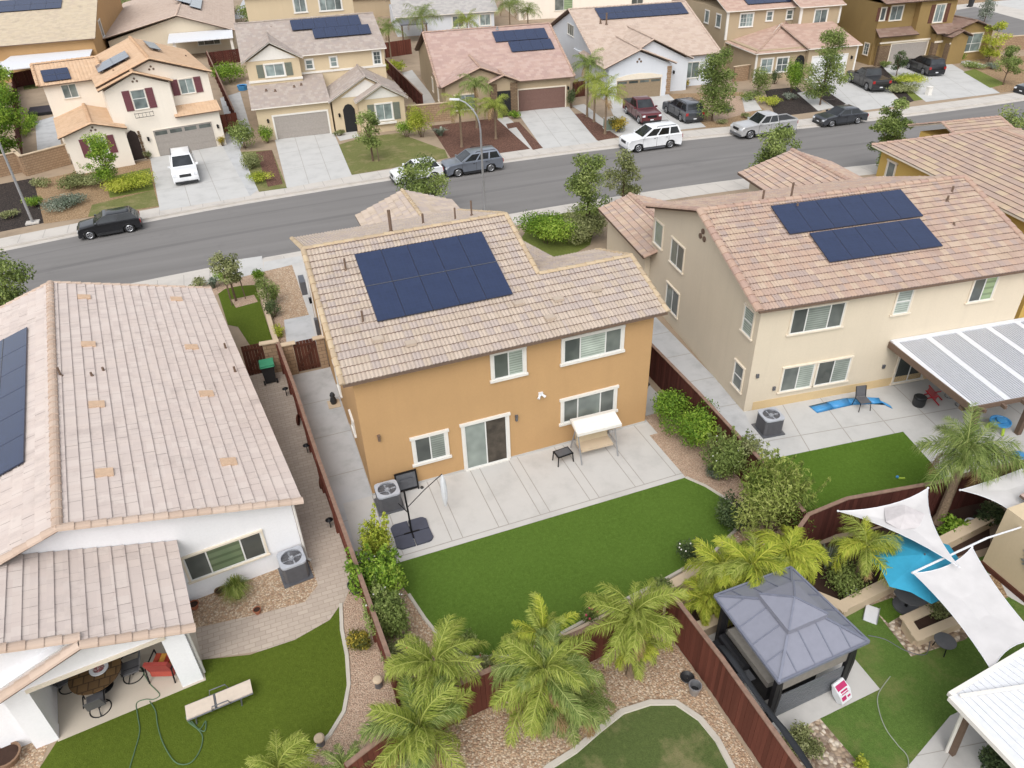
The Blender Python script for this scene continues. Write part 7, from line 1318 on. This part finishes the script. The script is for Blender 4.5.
tuft('fine leaved ornamental grass below the white house window', G(239, 598), .6, .85, 'feather', 124, 700, .007); sh('trailing plant over the fence end beside the big palm', 470, 655, .35, 1.2, 'mid', 125, n=500, size=.1)
# --- foreground palms
palm('big palm at the lower left fence corner leaning over the rear fence', G(424, 768), 1.35, 1.75, 24, ['palm', 'palmdark'], 131, lean=(.1, .15), nl=44, lw=.022)
palm('lush upright palm just behind it rising over the lawn edge', G(441, 706), 1.75, 1.55, 20, ['palm'], 132, nl=44, lw=.02, droop=(.55, .9))
palm('large tall centre palm standing on the tan pebbles before the rear fence', G(549, 730), 2.35, 1.6, 22, ['palm', 'palmdark'], 133, lean=(-.05, .1), nl=44, lw=.022, droop=(.6, 1.0))
palm('low drooping dark palm at the foot of the tall centre palm', G(566, 722), .85, 1.5, 18, ['palmdark'], 134, nl=46, lw=.02, droop=(.8, 1.1))
palm('low palm with spotted yellowish fronds left of the tall centre palm', G(530, 722), 1.0, 1.3, 14, ['palm', 'palmdead'], 130, nl=40, lw=.02, droop=(.8, 1.1))
palm('upright bright palm spike between the lawn and the tall centre palm', G(543, 690), 2.3, 1.25, 13, ['palm', 'palmyel'], 135, nl=40, lw=.022, droop=(.35, .6))
palm('slender palm left of the gazebo fence on the tan pebbles', G(630, 675), 2.2, 1.5, 18, ['palm'], 136, lean=(.05, .2), nl=44, lw=.02)
palm('yellow fronded palm low in front of the slender palm', G(636, 670), 1.0, 1.1, 14, ['palmyel', 'palm'], 137, nl=40, lw=.02)
palm('bright yellow green palm clump left of the gazebo roof', G(742, 606), 1.5, 1.45, 26, ['palmyel', 'palm'], 138, nl=48, lw=.024, droop=(.8, 1.15)); palm('second yellow palm clump touching the gazebo roof', G(778, 594), 1.6, 1.35, 22, ['palmyel'], 139, nl=48, lw=.024, droop=(.8, 1.15)); palm('third yellow palm clump nearest the rear lawn edge', G(716, 602), 1.3, 1.25, 20, ['palmyel', 'palm'], 140, nl=44, lw=.022, droop=(.8, 1.15)); palm('low weeping yellow palm at the left roof corner of the gazebo', G(702, 615), .5, 1.0, 16, ['palmyel'], 145, nl=44, lw=.02, droop=(.9, 1.2))
palm('tall queen palm with thick trunk beside the shade sails', G(938, 522), 2.75, 1.8, 22, ['palmdark'], 141, lean=(.25, .15), rt=.17, nl=48, lw=.02, ll=.55, plume=.8)
palm('yellowish palm in the soil bed behind the turquoise umbrella', G(852, 588), 1.7, 1.35, 16, ['palm', 'palmyel'], 142, nl=40, lw=.02, plume=.7); palm('small palm tip at the bottom edge on the left turf', G(290, 800), 1.2, 1.15, 14, ['palm'], 143, nl=38, lw=.022); palm('small palm at the fence end on the bottom edge', G(350, 790), .8, .8, 10, ['palmdark'], 144, nl=30, lw=.018)
# --- gazebo garden plants
tuft('spiky grey yucca against the dark red fence', G(826, 568), .55, .9, 'grey', 151, 90, .02, 'yucca', 'yucca', .3); sh('feathery green shrub over the raised planter', 846, 590, .8, 1.3, 'mid', 152, n=1500, size=.1); sh('leafy potted plants below the queen palm', 985, 522, 1.0, .8, 'dark', 153, n=1000, size=.15, ry=.5); sh('broad green plants beside the queen palm trunk', 950, 535, .7, .6, 'bright', 154, n=500, size=.2)
pot('white pot of green leaves nearest the queen palm', G(970, 530, 0), .26, .36, M['white_metal']); pot('white pot of green leaves nearest the beige wall', G(985, 524, 0), .26, .36, M['white_metal']); pot('small white pot on the raised planter soil', G(850, 597, 0), .2, .3, M['white_metal'])
sh('small shrub growing in the tan raised bed', 938, 617, .5, .8, 'olive', 155, n=700, size=.1); sh('grey olive bush on the river pebbles at the bottom edge', 798, 752, .62, .8, 'olive', 156, n=1500, size=.09); sh('dark leafy bush under the corner patio roof', 988, 762, .7, .9, 'dark', 157, n=1200, size=.12); sh('lime leafy weed beside the river pebbles at the bottom', 858, 765, .25, .5, 'lime', 158, n=220, size=.09); sh('green climbing plant at the top of the gazebo fence', 660, 600, .5, 1.0, 'mid', 159, n=700, size=.1)
tree('slim young tree at the cream house air conditioner', G(744, 478), 2.2, .75, 'olive', 160, .3, 900, .13)
# ------------------------------------------------------------------ camera, light, film
cd = bpy.data.cameras.new('camera'); cam = bpy.data.objects.new('camera', cd); COL.objects.link(cam)
cd.sensor_width = 36; cd.sensor_fit = 'HORIZONTAL'; cd.lens = FOC*36/1024; cd.clip_start = .5; cd.clip_end = 3000
mx = Matrix.Identity(4)
for i in range(3):
    mx[i][0] = CAMR[i][0]; mx[i][1] = -CAMR[i][1]; mx[i][2] = -CAMR[i][2]; mx[i][3] = CAMP[i]
cam.matrix_world = mx; sc.camera = cam
SUN_EL, SUN_AZ = rad(52), rad(212)      # azimuth clockwise from +Y: behind the camera, a little to the left
wd = bpy.data.worlds.new('World'); sc.world = wd; wd.use_nodes = True; nt = wd.node_tree; bg = nt.nodes['Background']
sky = nt.nodes.new('ShaderNodeTexSky'); sky.sky_type = 'NISHITA'; sky.sun_disc = False; sky.sun_elevation = SUN_EL; sky.sun_rotation = SUN_AZ; sky.air_density = 1.0; sky.dust_density = 3.0; sky.ozone_density = 1.0
hs = nt.nodes.new('ShaderNodeHueSaturation'); hs.inputs['Saturation'].default_value = .25; nt.links.new(sky.outputs[0], hs.inputs['Color']); nt.links.new(hs.outputs[0], bg.inputs['Color']); bg.inputs['Strength'].default_value = .15
sl_ = bpy.data.lights.new('sun', 'SUN'); sl_.energy = .85; sl_.angle = rad(50); sl_.color = (1, .965, .92); so = bpy.data.objects.new('sun', sl_); COL.objects.link(so)
dv = Vector((math.sin(SUN_AZ)*math.cos(SUN_EL), math.cos(SUN_AZ)*math.cos(SUN_EL), math.sin(SUN_EL))); so.rotation_euler = dv.to_track_quat('Z', 'Y').to_euler(); so.location = dv*100
vs = sc.view_settings; vs.view_transform = 'Standard'; vs.look = 'None'; vs.gamma = 1; vs.use_curve_mapping = False; vs.exposure = .66
sc.cycles.max_bounces = 6; sc.cycles.diffuse_bounces = 3; sc.cycles.glossy_bounces = 3; sc.cycles.transmission_bounces = 3
